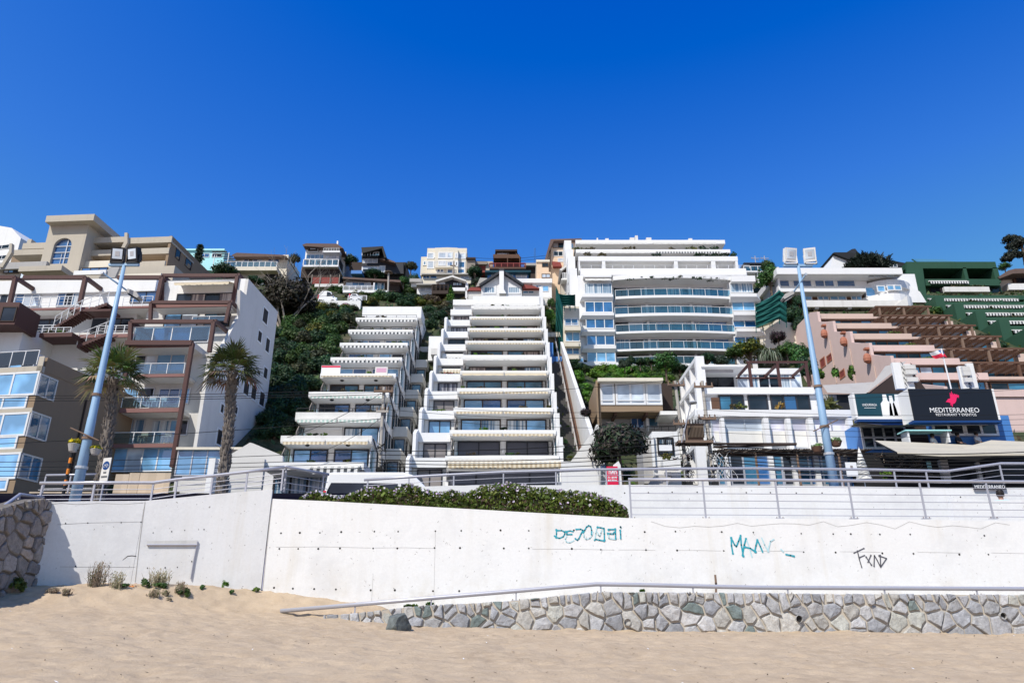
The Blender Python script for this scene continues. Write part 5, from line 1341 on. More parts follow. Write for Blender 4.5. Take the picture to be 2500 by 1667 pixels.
# left bays
for (xa,xb,ya,yb,xp0,xp1,pa,pb,gl) in ((1434,1502,860,883,1423,1511,884,897,'glass_sky'),(1433,1500,819,842,1424,1504,843,856,'glass_blue'),(1431,1498,779,801,1423,1502,803,815,'glass_blue'),(1429,1495,737,762,1421,1499,763,775,'glass_blue'),(1428,1493,692,717,1421,1497,718,730,'glass_curtain')):
    O.win(xa,ya,xb,yb,-.15,n=3,fr='white_metal',gl=gl,fw=.1,name='bay_window',dep=.06)
    u0,u1,w0,w1=O.rect(xp0,pa,xp1,pb,-.55); m=MB(); m.prism([(0,0)],0,0,'white_fresh') if False else None
    m.add([(u0,-.55,w0+.3),(u1,-.55,w0+.3),(u1,-.55,w1),(u0,-.55,w1),(u0-.25,-.25,w0-.1),(u1,-.25,w0-.1),(u0,.24,w1),(u1,.24,w1),(u0-.25,.24,w0-.1),(u1,.24,w0-.1)],[(0,1,2,3),(4,5,1,0),(3,2,7,6),(8,9,5,4),(0,3,6,8,4),(1,5,9,7,2)],'white_fresh'); O.put('bay_parapet',m)
O.box('bay_parapet',1424,671,1493,676,-.6,.24,'white_fresh'); u0,u1,w0,w1=O.rect(1428,676,1492,686,-.3); O.uawning(u0,u1,-.1,w1,out=.5,drop=.55,val=.12,mat='awning_white',scal=False)
# right bays
for (xa,xb,ya,yb,xp0,xp1,pa,pb,gl) in ((1782,1837,691,714,1784,1858,716,733,'glass_curtain'),(1787,1842,735,758,1792,1864,760,778,'glass_sky'),(1790,1845,781,799,1799,1869,801,818,'glass_blue'),(1793,1848,822,842,1800,1872,845,860,'glass_blue')):
    O.win(xa,ya,xb,yb,.2,n=2,fr='white_metal',gl=gl,fw=.1,name='bay_window',dep=.06)
    u0,u1,w0,w1=O.rect(xp0,pa,xp1,pb,-.6); m=MB()
    m.add([(u0,-.6,w0+.5),(u1-.5,-.6,w0+.5),(u1-.5,-.6,w1),(u0,-.6,w1),(u0,-.2,w0),(u1+.1,-.2,w0+.1),(u0,.59,w1),(u1-.5,.59,w1),(u0,.59,w0),(u1+.1,.59,w0+.1)],[(0,1,2,3),(4,5,1,0),(3,2,7,6),(8,9,5,4),(0,3,6,8,4),(1,5,9,7,2)],'white_fresh'); O.put('bay_parapet',m)
O.box('bay_parapet',1786,673,1844,687,-.5,.59,'white_fresh')
# curved balconies
for (xl,xr,y0,y1,ry0,ry1,gls) in ((1503,1784,724,730,706,722,['glass_dark','glass_dark','glass_teal','glass_teal','glass_curtain','glass_teal','glass_curtain','glass_teal']),(1502,1790,767,774,750,766,['glass_teal','glass_dark','glass_curtain','glass_teal','glass_curtain','glass_teal','glass_curtain','glass_dark']),(1504,1795,810,815,794,810,['glass_dark','glass_pale','glass_teal','glass_blue','glass_teal','glass_blue','glass_blue','glass_blue']),(1505,1800,853,858,838,853,['glass_curtain','glass_dark','glass_teal','glass_dark','glass_teal','glass_dark','glass_blue','glass_blue']),(1505,1800,890,896,876,890,['glass_dark']*8)):
    o,pts,w0,w1=arc(xl,xr,y0,y1,.0,1.55,.5,'white_fresh','balcony_slab')
    arcrail(pts,w1,w1+.95)
    wb=w1+.02; O.uwin(uC+.3,uD-.3,wb+.02,wb+1.9,1.46,n=8,fr='alu',gl=gls,fw=.1)
    for u in (uC+(uD-uC)*.3,uC+(uD-uC)*.68): O.ubox('column',u-.15,u+.15,1.0,1.3,w1,w1+1.9,'white_paint')
arc(1497,1785,674,684,.0,1.55,.7,'white_fresh','roof_canopy')
for k,x in enumerate((1552,1572,1596,1636,1665,1690,1708,1724,1738,1750,1768)):
    t_=(x-1497)/288; u,w=O.pt(x,671,-1.2); mobj('planting',leafmesh('planting',110,(.75 if k%3 else 1.1,.4,.4),.16,G_GREY+G_DARK,x,clumps=6),O.e,(u,.4-.9*(1-(2*t_-1)**2),w-.1))
# upper storeys
O.box('parapet',1417,655,1822,671,.4,.6,'white_fresh'); q=O.rect(1417,655,1822,671,.4); O.put('terrace_slab',MB().box(q[0],q[1],.61,8,q[2]-.05,q[2]+.3,'white_paint'))
vv=2.6
q=O.rect(1412,626,1801,637,vv); O.put('parapet',MB().box(q[0],q[1],vv,vv+.2,q[2],q[3],'white_fresh')); O.put('terrace_slab',MB().box(q[0],q[1],vv+.21,vv+7,q[2]-.02,q[2]+.3,'soffit_white'))
wL=O.pt(1600,655,vv)[1]
for a,b in ((1413,1416),(1470,1478),(1646,1655),(1737,1747),(1796,1802)):
    u0,_=O.pt(a,645,vv); u1,_=O.pt(b,645,vv); O.ubox('column',u0,u1,vv+.02,vv+3,wL-.3,q[2]-.021,'white_paint')
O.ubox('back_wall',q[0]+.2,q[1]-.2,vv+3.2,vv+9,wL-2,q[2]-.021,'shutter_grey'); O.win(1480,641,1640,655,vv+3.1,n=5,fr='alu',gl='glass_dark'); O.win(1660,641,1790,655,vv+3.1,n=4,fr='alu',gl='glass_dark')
O.rail(1418,648,1830,655,vv-1.4,n=16,kind='bars',nb=1)
for y0,y1,v,xl,xr in ((609,617,5.2,1406,1783),(586,595,7.4,1405,1770)):
    q=O.rect(xl,y0,xr,y1,v); O.put('parapet',MB().box(q[0],q[1],v,v+.2,q[2],q[3],'white_fresh')); O.put('terrace_slab',MB().box(q[0],q[1],v+.21,v+6,q[2]-.03,q[2]+.25,'soffit_white'))
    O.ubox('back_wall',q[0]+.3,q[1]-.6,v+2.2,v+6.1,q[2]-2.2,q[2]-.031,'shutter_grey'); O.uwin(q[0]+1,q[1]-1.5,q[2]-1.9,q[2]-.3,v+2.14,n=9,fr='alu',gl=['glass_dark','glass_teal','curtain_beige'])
    u0,u1=q[0]+.5,q[1]-.5; O.uawning(u0,(u0+u1)/2-.6,v,q[2]+.05,out=.5,drop=.2,val=.15,mat='awning_white'); O.uawning((u0+u1)/2+.3,u1-1,v,q[2]+.05,out=.6,drop=.2,val=.2,mat='stripe_dark' if y0>600 else 'awning_white')
r_=random.Random(5)
for (yy,v,xs_) in ((622,2.9,[(1604,1),(1435,0),(1470,0),(1700,2),(1716,1),(1735,2),(1755,1),(1770,2),(1788,3),(1792,3)]),(607,5.5,[(1415,4),(1440,0),(1530,0),(1545,0),(1640,0),(1690,4),(1718,2),(1732,2),(1748,2)])):
    for x,k in xs_:
        u,w=O.pt(x,yy,v); mobj('planting',leafmesh('planting',110,(r_.uniform(.6,1.2),.3,r_.uniform(.35,.6)),.17,[G_DRY,G_GREY,G_DARK,G_DARK,G_YEL][k],x,clumps=6),O.e,(u,v+.2,w))
m=MB()
for x0,x1,y0 in ((1538,1548,580),(1551,1557,575),(1578,1590,580),(1681,1690,582),(1457,1460,581),(1478,1486,582)):
    u0,_=O.pt(x0,583,8.5); u1,w1=O.pt(x1,y0,8.5); m.box(u0,u1,8.5,9.3,O.pt(x0,590,8.5)[1],w1,'white_stained')
O.put('roof_units',m)
for i,yy in enumerate((664,690,720,750,790)):
    O.put('flank_vent',MB().box(uA-1.33,uA-1.301,3,3.5,O.pt(1420,yy+5)[1],O.pt(1420,yy)[1],'dark_slate'))
# annex of the block
an=T('beige_annex','narrow beige annex with blue windows left of the curved balcony block','apartment block',1397,830,83)
an.box('wall',1376,748,1417,920,.1,7,'cream_paint')
for a,b,c,d,gl in ((1379,778,1411,794,'glass_blue'),(1381,809,1415,833,'glass_sky'),(1383,848,1414,865,'glass_blue'),(1384,873,1424,884,'glass_sky')): an.win(a,b,c,d,.08,n=2,fr='white_metal',gl=gl,fw=.1)
for y in (797,836,867): an.box('parapet',1379,y,1418,y+9,-.7,.099,'cream_paint'); 
an.rail(1379,789,1419,797,-.68,n=2,kind='bars')
def net(name,label,pts,Y,sag=0):
    """green shade netting hung on posts"""
    t=T(name,label,'fence',pts[0][0],pts[0][1],Y); m=MB(); n=14
    tops=[t.pt(x,y0,0) for x,y0,y1 in pts]; bots=[t.pt(x,y1,0) for x,y0,y1 in pts]
    for i in range(len(pts)-1):
        for j in range(n):
            a=j/n; b=(j+1)/n; g=lambda P,Q,s: (P[0]+(Q[0]-P[0])*s,P[1]+(Q[1]-P[1])*s)
            A=g(tops[i],bots[i],a); B=g(tops[i+1],bots[i+1],a); C=g(tops[i+1],bots[i+1],b); D=g(tops[i],bots[i],b)
            va=.16*math.sin(j*2.1+i); vb=.16*math.sin((j+1)*2.1+i); vc=.16*math.sin((j+1)*2.1+i+1); vd=.16*math.sin(j*2.1+i+1)
            m.quad((A[0],va,A[1]),(B[0],vd,B[1]),(C[0],vc,C[1]),(D[0],vb,D[1]),'net_green')
    t.put('netting',m)
    for (u,w),(x,z) in zip(tops,bots): t.put('post',MB().tube([(u,.2,w+.1),(x,.2,z-.6)],.05,'net_green',6))
    return t
net('green_net_fence','green shade net fence beside the top of the public stairs',[(1362,716,745),(1378,719,746),(1392,719,746),(1404,719,746)],82)
net('green_net_fence','long narrow strip of green net running down beside the stairs',[(1358,700,800),(1366,720,860),(1374,745,920)],78)
net('green_net_fence','large green shade net sagging down the slope right of the curved balcony block',[(1846,742,800),(1862,735,795),(1885,722,785),(1903,708,778),(1920,724,787)],84)
w_=T('retaining_wall','cream retaining wall below the large sagging green net','wall',1895,800,86); w_.poly('wall',[(1856,800),(1885,790),(1900,776),(1920,786),(1945,790),(1945,850),(1856,850)],0,.5,'cream_paint')

# ================================================================ public stairs between T2 and the hedge slope
paint('step_shade_dark',(.085,.08,.078),.9,.5,(.06,.06,.06))  # step concrete darkened to stand in for the shade of the neighbouring block
stp=empty('public_stairs',(4.5,50,CZ),0,'long dark public stairway climbing between the stepped block and the hedge','stairs')
m=MB(); n=84
sz=lambda y: 7.5+.764*(y-50)
wz=lambda y: 13.8+.615*(y-53)
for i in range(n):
    y=45.5+i*.38; m.box(-.75,.75,y-50,y-50+.42,sz(y)-1.2,sz(y)+(.0),'step_shade_dark')
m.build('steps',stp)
m=MB()
for x0,x1,hh,mt in ((.95,1.25,1.7,'white_stained'),):
    m.add([(x0,-5,3),(x0,-5,wz(45)),(x0,30,wz(80)+.6),(x0,30,sz(80)-6),(x1,-5,3),(x1,-5,wz(45)),(x1,30,wz(80)+.6),(x1,30,sz(80)-6)],[(0,1,2,3),(7,6,5,4),(1,5,6,2),(0,4,5,1),(2,6,7,3)],mt)
m.build('stair_wall',stp)
m=MB()
for x in (.45,):
    m.tube([(x,-4.5,sz(45.5)+.9),(x,29,sz(79)+.9)],.05,'grey_concrete',6)
    for i in range(18): y=46+i*1.9; m.box(x-.04,x+.04,y-50-.04,y-50+.04,sz(y),sz(y)+.9,'grey_concrete')
m.build('hand_rail',stp)
m=MB(); 
for i in range(9): y=46+i*3.4; m.add([(.5,y-50,sz(y)-.05),(.94,y-50,sz(y)-.05),(.94,y-46.7,sz(y+3.3)+.02),(.5,y-46.7,sz(y+3.3)+.02)],[(0,1,2,3)],'wood_brown')
m.build('planter_strip',stp)
for i in range(5):
    y=48+i*3.1; m=MB(); m.tube([(-.72,y-50,sz(y)),(-.72,y-50,sz(y)+1.5)],.03,'black_metal',6); o=m.build('lamp_post',stp); MB().lathe([(.05,-.13),(.13,-.06),(.13,.06),(.05,.13)],'letter_white',10,(-.72,y-50,sz(y)+1.6)).build('lamp_globe',o)
m=MB()
for i in range(5):
    y=49+i*3.0; m.box(-1.05,-.78,y-50,y-47.6,sz(y)-2,sz(y)+1.5,'blue_paint' if i>6 else 'grey_render')
m.build('meter_boxes',stp)
bx=T('blue_shed','small blue painted shed between the upper stepped block and the stairs','shed',1338,870,74); bx.box('wall',1328,836,1351,905,0,4,'blue_paint'); bx.box('door',1334,858,1344,896,-.05,-.002,'white_metal'); bx.box('lean_to',1351,870,1372,905,.5,4,'blue_paint')
pf=T('picket_fence','short cream picket fence above the blue shed','fence',1345,815,78)
m=MB(); u0,u1,w0,w1=pf.rect(1322,811,1369,822,0); k=14
for i in range(k+1): m.box(u0+(u1-u0)*i/k-.05,u0+(u1-u0)*i/k+.05,0,.05,w0,w1,'cream_paint')
m.box(u0,u1,.051,.09,w0+.3,w0+.4,'cream_paint'); pf.put('pickets',m)
# lower white walls by the street, red sign
lw_=T('street_wall','plain white street wall below the public stairs','wall',1430,1180,44.5); lw_.box('wall',1372,1126,1462,1240,0,.4,'white_paint'); lw_.poly('raking_wall',[(1392,1128),(1446,1055),(1456,1036),(1462,1036),(1462,1128)],1.5,1.9,'white_stained')
rs=T('red_sign_board','red sale board with white lettering on a white backing panel','sign',1495,1180,36)
rs.poly('backing',[(1497,1135),(1510,1125),(1515,1135),(1519,1190),(1497,1190)],.1,.16,'white_paint'); rs.box('board',1482,1138,1509,1187,0,.06,'sign_red')
lw=MB(); r_=random.Random(3)
for y0,y1 in ((1149,1157),(1163,1168),(1170,1174)):
    u0,u1,w0,w1=rs.rect(1484.5,y0,1506.5,y1,0); x=u0
    while x<u1-.03:
        d=r_.uniform(.03,.06); lw.box(x,x+d*.45,-.012,-.003,w0,w1,'letter_white'); lw.box(x+d*.46,x+d,-.012,-.003,w0+(w1-w0)*r_.choice([0,.35,.7]),w0+(w1-w0)*r_.choice([.72,1]),'letter_white'); x+=d+.02
lw.build('lettering',rs.e)

# ================================================================ brown house on the slope
bh=T('brown_house','boxy brown house with three wide pale windows above the dark leaved tree','house',1536,1005,56)
bh.box('wall',1457,930,1616,1005,0,6,'tan_brown'); bh.box('roof',1460,922,1619,930,-.7,6.2,'cream_paint')
for a,c,n in ((1468,1498,1),(1505,1573,2),(1579,1613,1)): bh.win(a,937,c,986,-.02,n=n,fr='white_metal',gl='glass_pale',fw=.16,m=1)
for a,c in ((1468,1498),(1505,1573),(1579,1613)):
    bh.box('spandrel',a,976,c,978.5,-.1,-.075,'white_metal')
for a in (1457,1462): bh.box('post',a,928,a+4,1042,-.3 if a==1457 else -.05,-.01 if a==1462 else -.04,'tan_brown')
for a in (1500,1576,1612): bh.box('floor_beam',a,1005,a+6,1013,.2,5,'wood_brown')
bh.box('lower_wall',1460,1012,1660,1080,2.2,6,'grey_concrete'); bh.win(1541,1017,1572,1044,2.1,n=2,fr='alu',gl='glass_blue'); bh.win(1584,1018,1606,1044,2.1,n=1,fr='alu',gl='glass_teal'); bh.box('lower_post',1578,1020,1584,1052,1.4,1.7,'white_paint')
bh.box('side_room',1617,935,1642,1004,1.5,6,'wood_dark'); bh.box('side_slab',1612,1003,1655,1012,-.2,5,'white_paint'); bh.rail(1580,1040,1650,1052,.4,n=4,kind='bars',mat='black_metal')
gb=T('gate_house','white gate house with a barred window and a rubble side wall behind the utility poles','house',1620,1130,47)
gb.box('wall',1597,1053,1660,1200,0,3,'white_paint'); gb.win(1607,1070,1643,1108,-.02,n=2,fr='black_metal',gl='glass_curtain',fw=.12); u0,u1,w0,w1=gb.rect(1607,1070,1643,1108,-.1)
m=MB()
for i in range(9): m.box(u0+(u1-u0)*i/8-.015,u0+(u1-u0)*i/8+.015,-.12,-.09,w0,w1,'black_metal')
gb.put('window_bars',m); gb.box('notice',1609,1086,1641,1100,-.14,-.13,'letter_white'); gb.box('reveal',1592,1060,1598,1140,-.25,.0,'white_paint')
gb.box('side_wall',1570,1066,1597,1180,.6,3,'grey_concrete')
for i in range(7): gb.box('steps',1598-i*3,1160+i*4,1640-i*2,1164+i*4,-.6-i*.3,-.3-i*.3,'grey_concrete')
gb.box('planter',1619,1122,1662,1142,-1.2,-.4,'white_paint')
for x,yy,c in ((1630,1119,G_YEL),(1655,1130,G_PURP),(1680,1122,G_PURP)):
    u,w=gb.pt(x,yy,-.8); mobj('planting',leafmesh('planting',160,(.5,.3,.42),.11,c,x,clumps=7),gb.e,(u,-.8,w))

# ================================================================ white house with the egg-crate flank
eg=T('balconied_white_house','white house with egg crate side screen and open balconies behind the right light post','house',1890,1085,48)
O=eg
uL=O.pt(1708,960)[0]; uR=O.pt(2082,1010)[0]; wlow=-8
w3=O.pt(1850,945,4)[1]; w2=O.pt(1850,1000,1.2)[1]; w1=O.pt(1850,1085)[1]; wr=O.pt(1760,892,5)[1]
m=MB(); m.box(uL+.45,uR,1.0,9,wlow,w2-.3,'white_paint'); m.box(O.pt(1712,970,3.3)[0],O.pt(1985,960,4)[0],3.6,10,w2-.31,w3-.35,'white_paint'); m.box(O.pt(1714,912,4.7)[0],O.pt(1955,960,7)[0],6.8,11,w3-.36,wr,'white_paint'); O.put('wall',m)
# flank screen: a plate with square openings and deep fins
sv=[1.0,9.5]; m=MB()
uS=uL-.1
top_=lambda v: w2+1.0+(v-1.0)*.0
rows=[(w1-2.2,w1+.2),(w1+.2,w2+.2),(w2+.2,w3+.2),(w3+.2,wr+.5)]
US=[]
for i,(a,b) in enumerate(rows):
    v0=.6+i*1.35; uS=O.pt(1703,(1120,1045,970,912)[i],v0)[0]; US.append(uS)
    m.box(uS-.12,uS+.35,v0,11,b-.28,b,'white_fresh')
    for j in range(7):
        v=v0+.0+j*1.75
        if v<10.6: m.box(uS-.1,uS+.3,v,v+.3,a,b-.281,'white_fresh')
    m.box(uS+.351,uS+.4,v0+.3,11,a,b-.28,'grey_render')
O.put('screen_wall',m)
m=MB()
for i,(a,b) in enumerate(rows): m.box(US[i]-.14,US[i]+.5,.28+i*1.35,.6+i*1.35,(wlow if i==0 else a-.3),b+.02,'white_fresh')
O.put('corner_pier',m)
# top floor
O.box('roof_slab',1712,890,1818,895,4.2,9,'white_fresh'); O.box('parapet',1718,945,1988,961,3.3,3.55,'white_fresh'); q=O.rect(1718,945,1988,961,3.3); O.put('terrace_slab',MB().box(q[0],q[1]-.02,3.56,7,q[2],q[2]+.25,'white_paint'))
O.win(1716,908,1790,946,6.74,n=2,fr='dark_slate',gl='glass_dark'); O.win(1800,914,1955,947,6.74,n=6,fr='white_metal',gl=['glass_pale','glass_curtain','glass_dark','glass_dark','glass_curtain','glass_pale'],fw=.1); O.box('upper_room',1814,899,1952,913,6.6,9,'white_fresh')
q=O.rect(1714,896,1790,909,4.9); O.put('blind',MB().box(q[0],q[1],4.9,4.95,q[2],q[3],'awning_grey'))
for x in (1828,1897,1967):
    a=O.pt(x,886,3.9); b=O.pt(x+8,944,3.9); O.put('pergola_post',MB().box(a[0]-.09,a[0]+.09,3.8,3.98,w3-.1,a[1],'frame_maroon'))
    O.put('pergola_rafter',MB().box(a[0]-.07,a[0]+.07,3.98,6.8,a[1]-.2,a[1]-.02,'frame_maroon'))
q=O.rect(1822,883.5,1972,886.5,3.9); O.put('pergola_beam',MB().box(q[0],q[1],3.82,3.96,q[2],q[3]+.05,'frame_maroon')); O.put('pergola_beam',MB().box(q[0],q[1],6.6,6.72,q[2]-.3,q[3]-.3,'frame_maroon'))
# middle floor
O.box('parapet',1703,1000,2084,1016,.5,.75,'white_fresh'); q=O.rect(1703,1000,2084,1016,.5); O.put('terrace_slab',MB().box(q[0],q[1]-.02,.76,4,q[2]-.1,q[2]+.2,'white_stained'))
O.win(1757,966,1815,1001,3.55,n=2,fr='dark_slate',gl=['glass_teal','glass_dark'],fw=.1); O.win(1828,966,1873,1001,3.55,n=1,fr='dark_slate',gl='glass_dark',fw=.1); O.win(1883,966,1976,1001,3.55,n=3,fr='dark_slate',gl=['glass_dark','glass_blue','glass_dark'],fw=.1)
q=O.rect(1737,960,1756,998,1.6); O.put('lattice_screen',MB().box(q[0],q[1],1.6,1.7,q[2],q[3]-.3,'wood_brown'))
for x,c in ((1795,G_DRY),(1810,G_YEL),(1905,[(.5,.25,.05),(.3,.2,.08)])):
    u,w=O.pt(x,994,1.0); mobj('planting',leafmesh('planting',120,(.45,.3,.4),.11,c,x,clumps=6),O.e,(u,1.0,w))
# lower floor: glazed bays between white piers
for a,c,n,gl,y1 in ((1738,1763,1,'glass_blind',1080),(1771,1868,2,'glass_pale',1083),(1881,1924,1,'glass_blind',1083),(1935,1977,1,'glass_blind',1093),(1990,2075,2,'glass_blind',1096)):
    O.win(a,1023,c,y1,.85,n=n,fr='alu',gl=gl,fw=.1); q=O.rect(a+3,1023 if False else 1052,c-3,y1,.8); O.put('blind',MB().box(q[0]+.1,q[1]-.1,.785,.81,q[2]+.05,q[3],'awning_white'))
for a,c in ((1763,1771),(1868,1880),(1924,1934),(1977,1989),(2075,2086)):
    q=O.rect(a,1020,c,1090,.3); O.put('pier',MB().box(q[0],q[1],.3,1.0,wlow,q[3],'white_fresh'))
O.box('lower_slab',1930,1096,2102,1104,-.6,1.0,'white_paint')
O.win(1752,1112,2040,1184,.55,n=9,fr='alu',gl=['glass_teal','glass_dark','glass_teal','glass_blue'],fw=.12,m=1)
wp=T('reed_pergola','rough timber and reed pergola roof above the blue shop windows','pergola',1850,1110,45)
m=MB()
for (a,c,y) in ((1740,1940,1084),(1745,1935,1088),(1744,2000,1102),(1744,2060,1106),(1750,2110,1109)):
    u0,w=wp.pt(a,y,0); u1,_=wp.pt(c,y+rnd.uniform(-2,2),0); m.tube([(u0,rnd.uniform(-.6,.6),w),(u1,rnd.uniform(-.6,.6),w-.05)],.07,'wood_dark',6)
u0,w=wp.pt(1744,1103,0); u1,_=wp.pt(2105,1103,0)
for i in range(60):
    u=u0+(u1-u0)*i/59; m.tube([(u,-1.2,w-.1),(u,1.6,w+.15+rnd.uniform(-.08,.08))],.045,'wood_dark' if i%4 else 'bark_pale',5)
wp.put('reed_roof',m)
for x in (1848,1950,2052): wp.put('post',MB().tube([(wp.pt(x,1140,-.9)[0],-.9,wp.pt(x,1107,-.9)[1]),(wp.pt(x,1140,-.9)[0],-.9,wp.pt(x,1190,-.9)[1]-1)],.07,'rust',8))
wn_=T('menu_board','white menu board standing in front of the blue shop windows','sign',2080,1160,40); wn_.box('board',2066,1128,2093,1162,0,.05,'letter_white'); q=wn_.rect(2076,1136,2082,1142,-.01); wn_.put('mark',MB().box(q[0],q[1],-.012,-.004,q[2],q[3],'shutter_grey'))

# ================================================================ tiled shed right of it
sh=T('grey_roof_shed','low shed with a grey sheet roof left of the restaurant sign','shed',2090,990,52)
a=sh.pt(2003,935,3); 
m=MB(); P=[sh.pt(2008,940,3.2),sh.pt(2135,932,3.2),sh.pt(2184,908,3.2)]; Q=[sh.pt(2020,958,0),sh.pt(2112,962,0),sh.pt(2160,958,0)]
m.add([(Q[0][0],0,Q[0][1]),(Q[1][0],0,Q[1][1]),(P[1][0],3.2,P[1][1]),(P[0][0],3.2,P[0][1])],[(0,1,2,3)],'roof_grey'); m.add([(Q[1][0],0,Q[1][1]),(P[2][0],1.2,P[2][1]+.2),(P[2][0],4.4,P[2][1]+.9),(P[1][0],3.2,P[1][1])],[(0,1,2,3)],'roof_grey')
m.add([(Q[1][0],.1,Q[1][1]-.1),(P[2][0],1.3,P[2][1]),(P[2][0]+1.6,1.3,Q[1][1]-.2)],[(0,1,2)],'wood_dark'); sh.put('roof',m)
sh.box('wall',2012,962,2090,1010,.5,3,'grey_concrete'); sh.box('opening',2046,964,2092,1000,.44,.499,'charcoal'); sh.box('side_wall',2110,958,2200,1000,2.2,5,'wood_dark')
u,w=sh.pt(2022,994,-.3); mobj('planting',leafmesh('planting',140,(.6,.4,.5),.3,[(.25,.25,.06),(.16,.2,.05)],9,clumps=5,aspect=4),sh.e,(u,-.3,w))

# ================================================================ restaurant
rt_=T('restaurant','restaurant front with a large dark MEDITERRANEO fascia and blue framed windows','restaurant',2325,1025,44)
O=rt_
m=MB(); q=O.rect(2225,1030,2440,1090,2.0); u0=O.pt(2096,1030,2.6)[0]
m.box(u0,q[0]+1.2,2.61,9,-10,q[3]+.1,'blue_paint'); m.box(q[0]+1.201,q[1],.75,9,-10,q[3]+.1,'blue_paint'); O.put('wall',m)
for a,b,c,d in ((2279,1033,2353,1061),(2357,1033,2433,1061)): O.win(a,b,c,d,.7,n=2,fr='white_metal',gl='glass_dark',fw=.14)
O.win(2106,1042,2212,1094,2.5,n=4,m=2,fr='alu',gl='glass_dark',fw=.13); O.box('dark_bay',2218,1035,2276,1090,2.3,2.58,'wood_dark')
u0,u1,w0,w1=O.rect(2100,1029,2268,1041,1.0); m=MB(); m.add([(u0,2.55,w1+.1),(u1-1.0,2.55,w1+.1),(u1,.6,w0),(u0+.9,.2,w0-.1),(u0,.9,w0+.2)],[(0,1,2,3,4)],'canvas'); m.add([(u0,2.55,w1+.04),(u1-1.0,2.55,w1+.04),(u1,.6,w0-.06),(u0+.9,.2,w0-.16),(u0,.9,w0+.14)],[(4,3,2,1,0)],'canvas'); O.put('awning',m)
sg=T('fascia_sign','big dark fascia sign with pink bull emblem and MEDITERRANEO lettering','sign',2328,1025,43.4)
u0=sg.pt(2232,1024)[0]; u1=sg.pt(2438,1024)[0]; w0=sg.pt(2330,1025)[1]; w1=sg.pt(2330,949)[1]
sg.ubox('board',u0,u1,0,.06,w0,w1,'sign_navy'); sg.ubox('box',u0-.02,u1+.02,.061,1.3,w0-.02,w1+.02,'white_fresh'); sg.ubox('edge_strip',u1,u1+.12,-.02,.3,w0,w1,'white_fresh'); sg.ubox('blue_trim',u0-.1,u1+.15,-.05,.5,w0-.16,w0-.03,'sign_blue')
u,w=sg.pt(2331,1006.5); text(sg.e,'MEDITERRANEO',u,-.02,w,.30,'letter_white',sx=.98); u,w=sg.pt(2334.5,1015.3); text(sg.e,'RESTAURANT Y EVENTOS',u,-.02,w,.165,'letter_white',sx=.92)
def cr(*p): return [sg.pt(2080+x/6.357,940+y/6.357) for x,y in p]
sg.put('emblem',MB().prism([p for p in cr((1455,262),(1490,215),(1525,205),(1512,120),(1535,130),(1540,90),(1550,128),(1565,125),(1570,150),(1590,135),(1612,150),(1625,140),(1640,160),(1652,152),(1662,182),(1650,180),(1655,203),(1632,185),(1622,205),(1612,255),(1590,285),(1562,295),(1562,335),(1550,336),(1546,298),(1538,300),(1540,318),(1530,318),(1528,278),(1500,268))][::-1],-.02,-.004,'sign_pink'))
s2=T('wine_sign','teal wine sign with UNDURRAGA lettering and three white bottles','sign',2145,1016,45.2)
u0,u1,w0,w1=s2.rect(2090,961,2205,1016); s2.ubox('board',u0,u1,0,.06,w0,w1,'sign_teal'); s2.ubox('frame',u0-.14,u0-.002,-.02,.3,w0-.1,w1+.05,'white_fresh'); s2.ubox('lower_strip',u0-.1,u1+.1,-.01,.4,w0-.2,w0-.005,'white_fresh'); s2.ubox('blue_trim',u0-.1,u1+.3,-.1,.4,w0-.36,w0-.21,'sign_blue'); s2.ubox('box',u0-.13,u1+.5,.31,.6,w0-.1,w1+.02,'white_fresh')
u,w=s2.pt(2123,991); text(s2.e,'UNDURRAGA',u,-.02,w,.16,'letter_white',sx=.66); u,w=s2.pt(2124,996); s2.ubox('lettering_rule',u-.36,u+.36,-.015,-.003,w,w+.025,'letter_white')
for x0,x1,yt,yb,slim in ((2155,2171,963,1016,0),(2172,2184,966,1015,1),(2184,2202,963,1016,0)):
    a=s2.pt(x0,yb); b=s2.pt(x1,yt); L=a[0]; Rr=b[0]; cx=(L+Rr)/2-.02*0; h=b[1]-a[1]; nw=(Rr-L)*.17; hw=(Rr-L)/2
    s2.put('bottle_picture',MB().prism([(cx-hw,a[1]),(cx+hw,a[1]),(cx+hw*(.95 if not slim else .8),a[1]+h*(.58 if not slim else .35)),(cx+nw*1.3,a[1]+h*.72),(cx+nw,a[1]+h),(cx-nw,a[1]+h),(cx-nw*1.3,a[1]+h*.72),(cx-hw*(.95 if not slim else .8),a[1]+h*(.58 if not slim else .35))],-.02,-.004,'letter_white'))
# big canvas canopy over the terrace and the things under it
cn=T('canvas_canopy','wide cream canvas canopy sagging over the restaurant terrace','canopy',2330,1100,41)
m=MB(); n=14; A=[cn.pt(2136,1075,2.4),cn.pt(2375,1086,2.4),cn.pt(2420,1074,2.4),cn.pt(2530,1079,2.4)]; Bq=[cn.pt(2190,1103,0),cn.pt(2300,1110,0),cn.pt(2400,1108,0),cn.pt(2530,1107,0)]
for i in range(3):
    m.add([(Bq[i][0],0,Bq[i][1]),(Bq[i+1][0],0,Bq[i+1][1]),(A[i+1][0],2.4,A[i+1][1]),(A[i][0],2.4,A[i][1])],[(0,1,2,3)],'canvas')
    m.add([(Bq[i][0],-.01,Bq[i][1]),(Bq[i+1][0],-.01,Bq[i+1][1]),(Bq[i+1][0],-.02,Bq[i+1][1]-.1),(Bq[i][0],-.02,Bq[i][1]-.1)],[(0,1,2,3)],'canvas')
cn.put('fabric',m)
for i in range(4): cn.put('frame',MB().tube([(Bq[i][0],.05,Bq[i][1]-.05),(A[i][0],2.4,A[i][1]-.06)],.04,'black_metal',6))
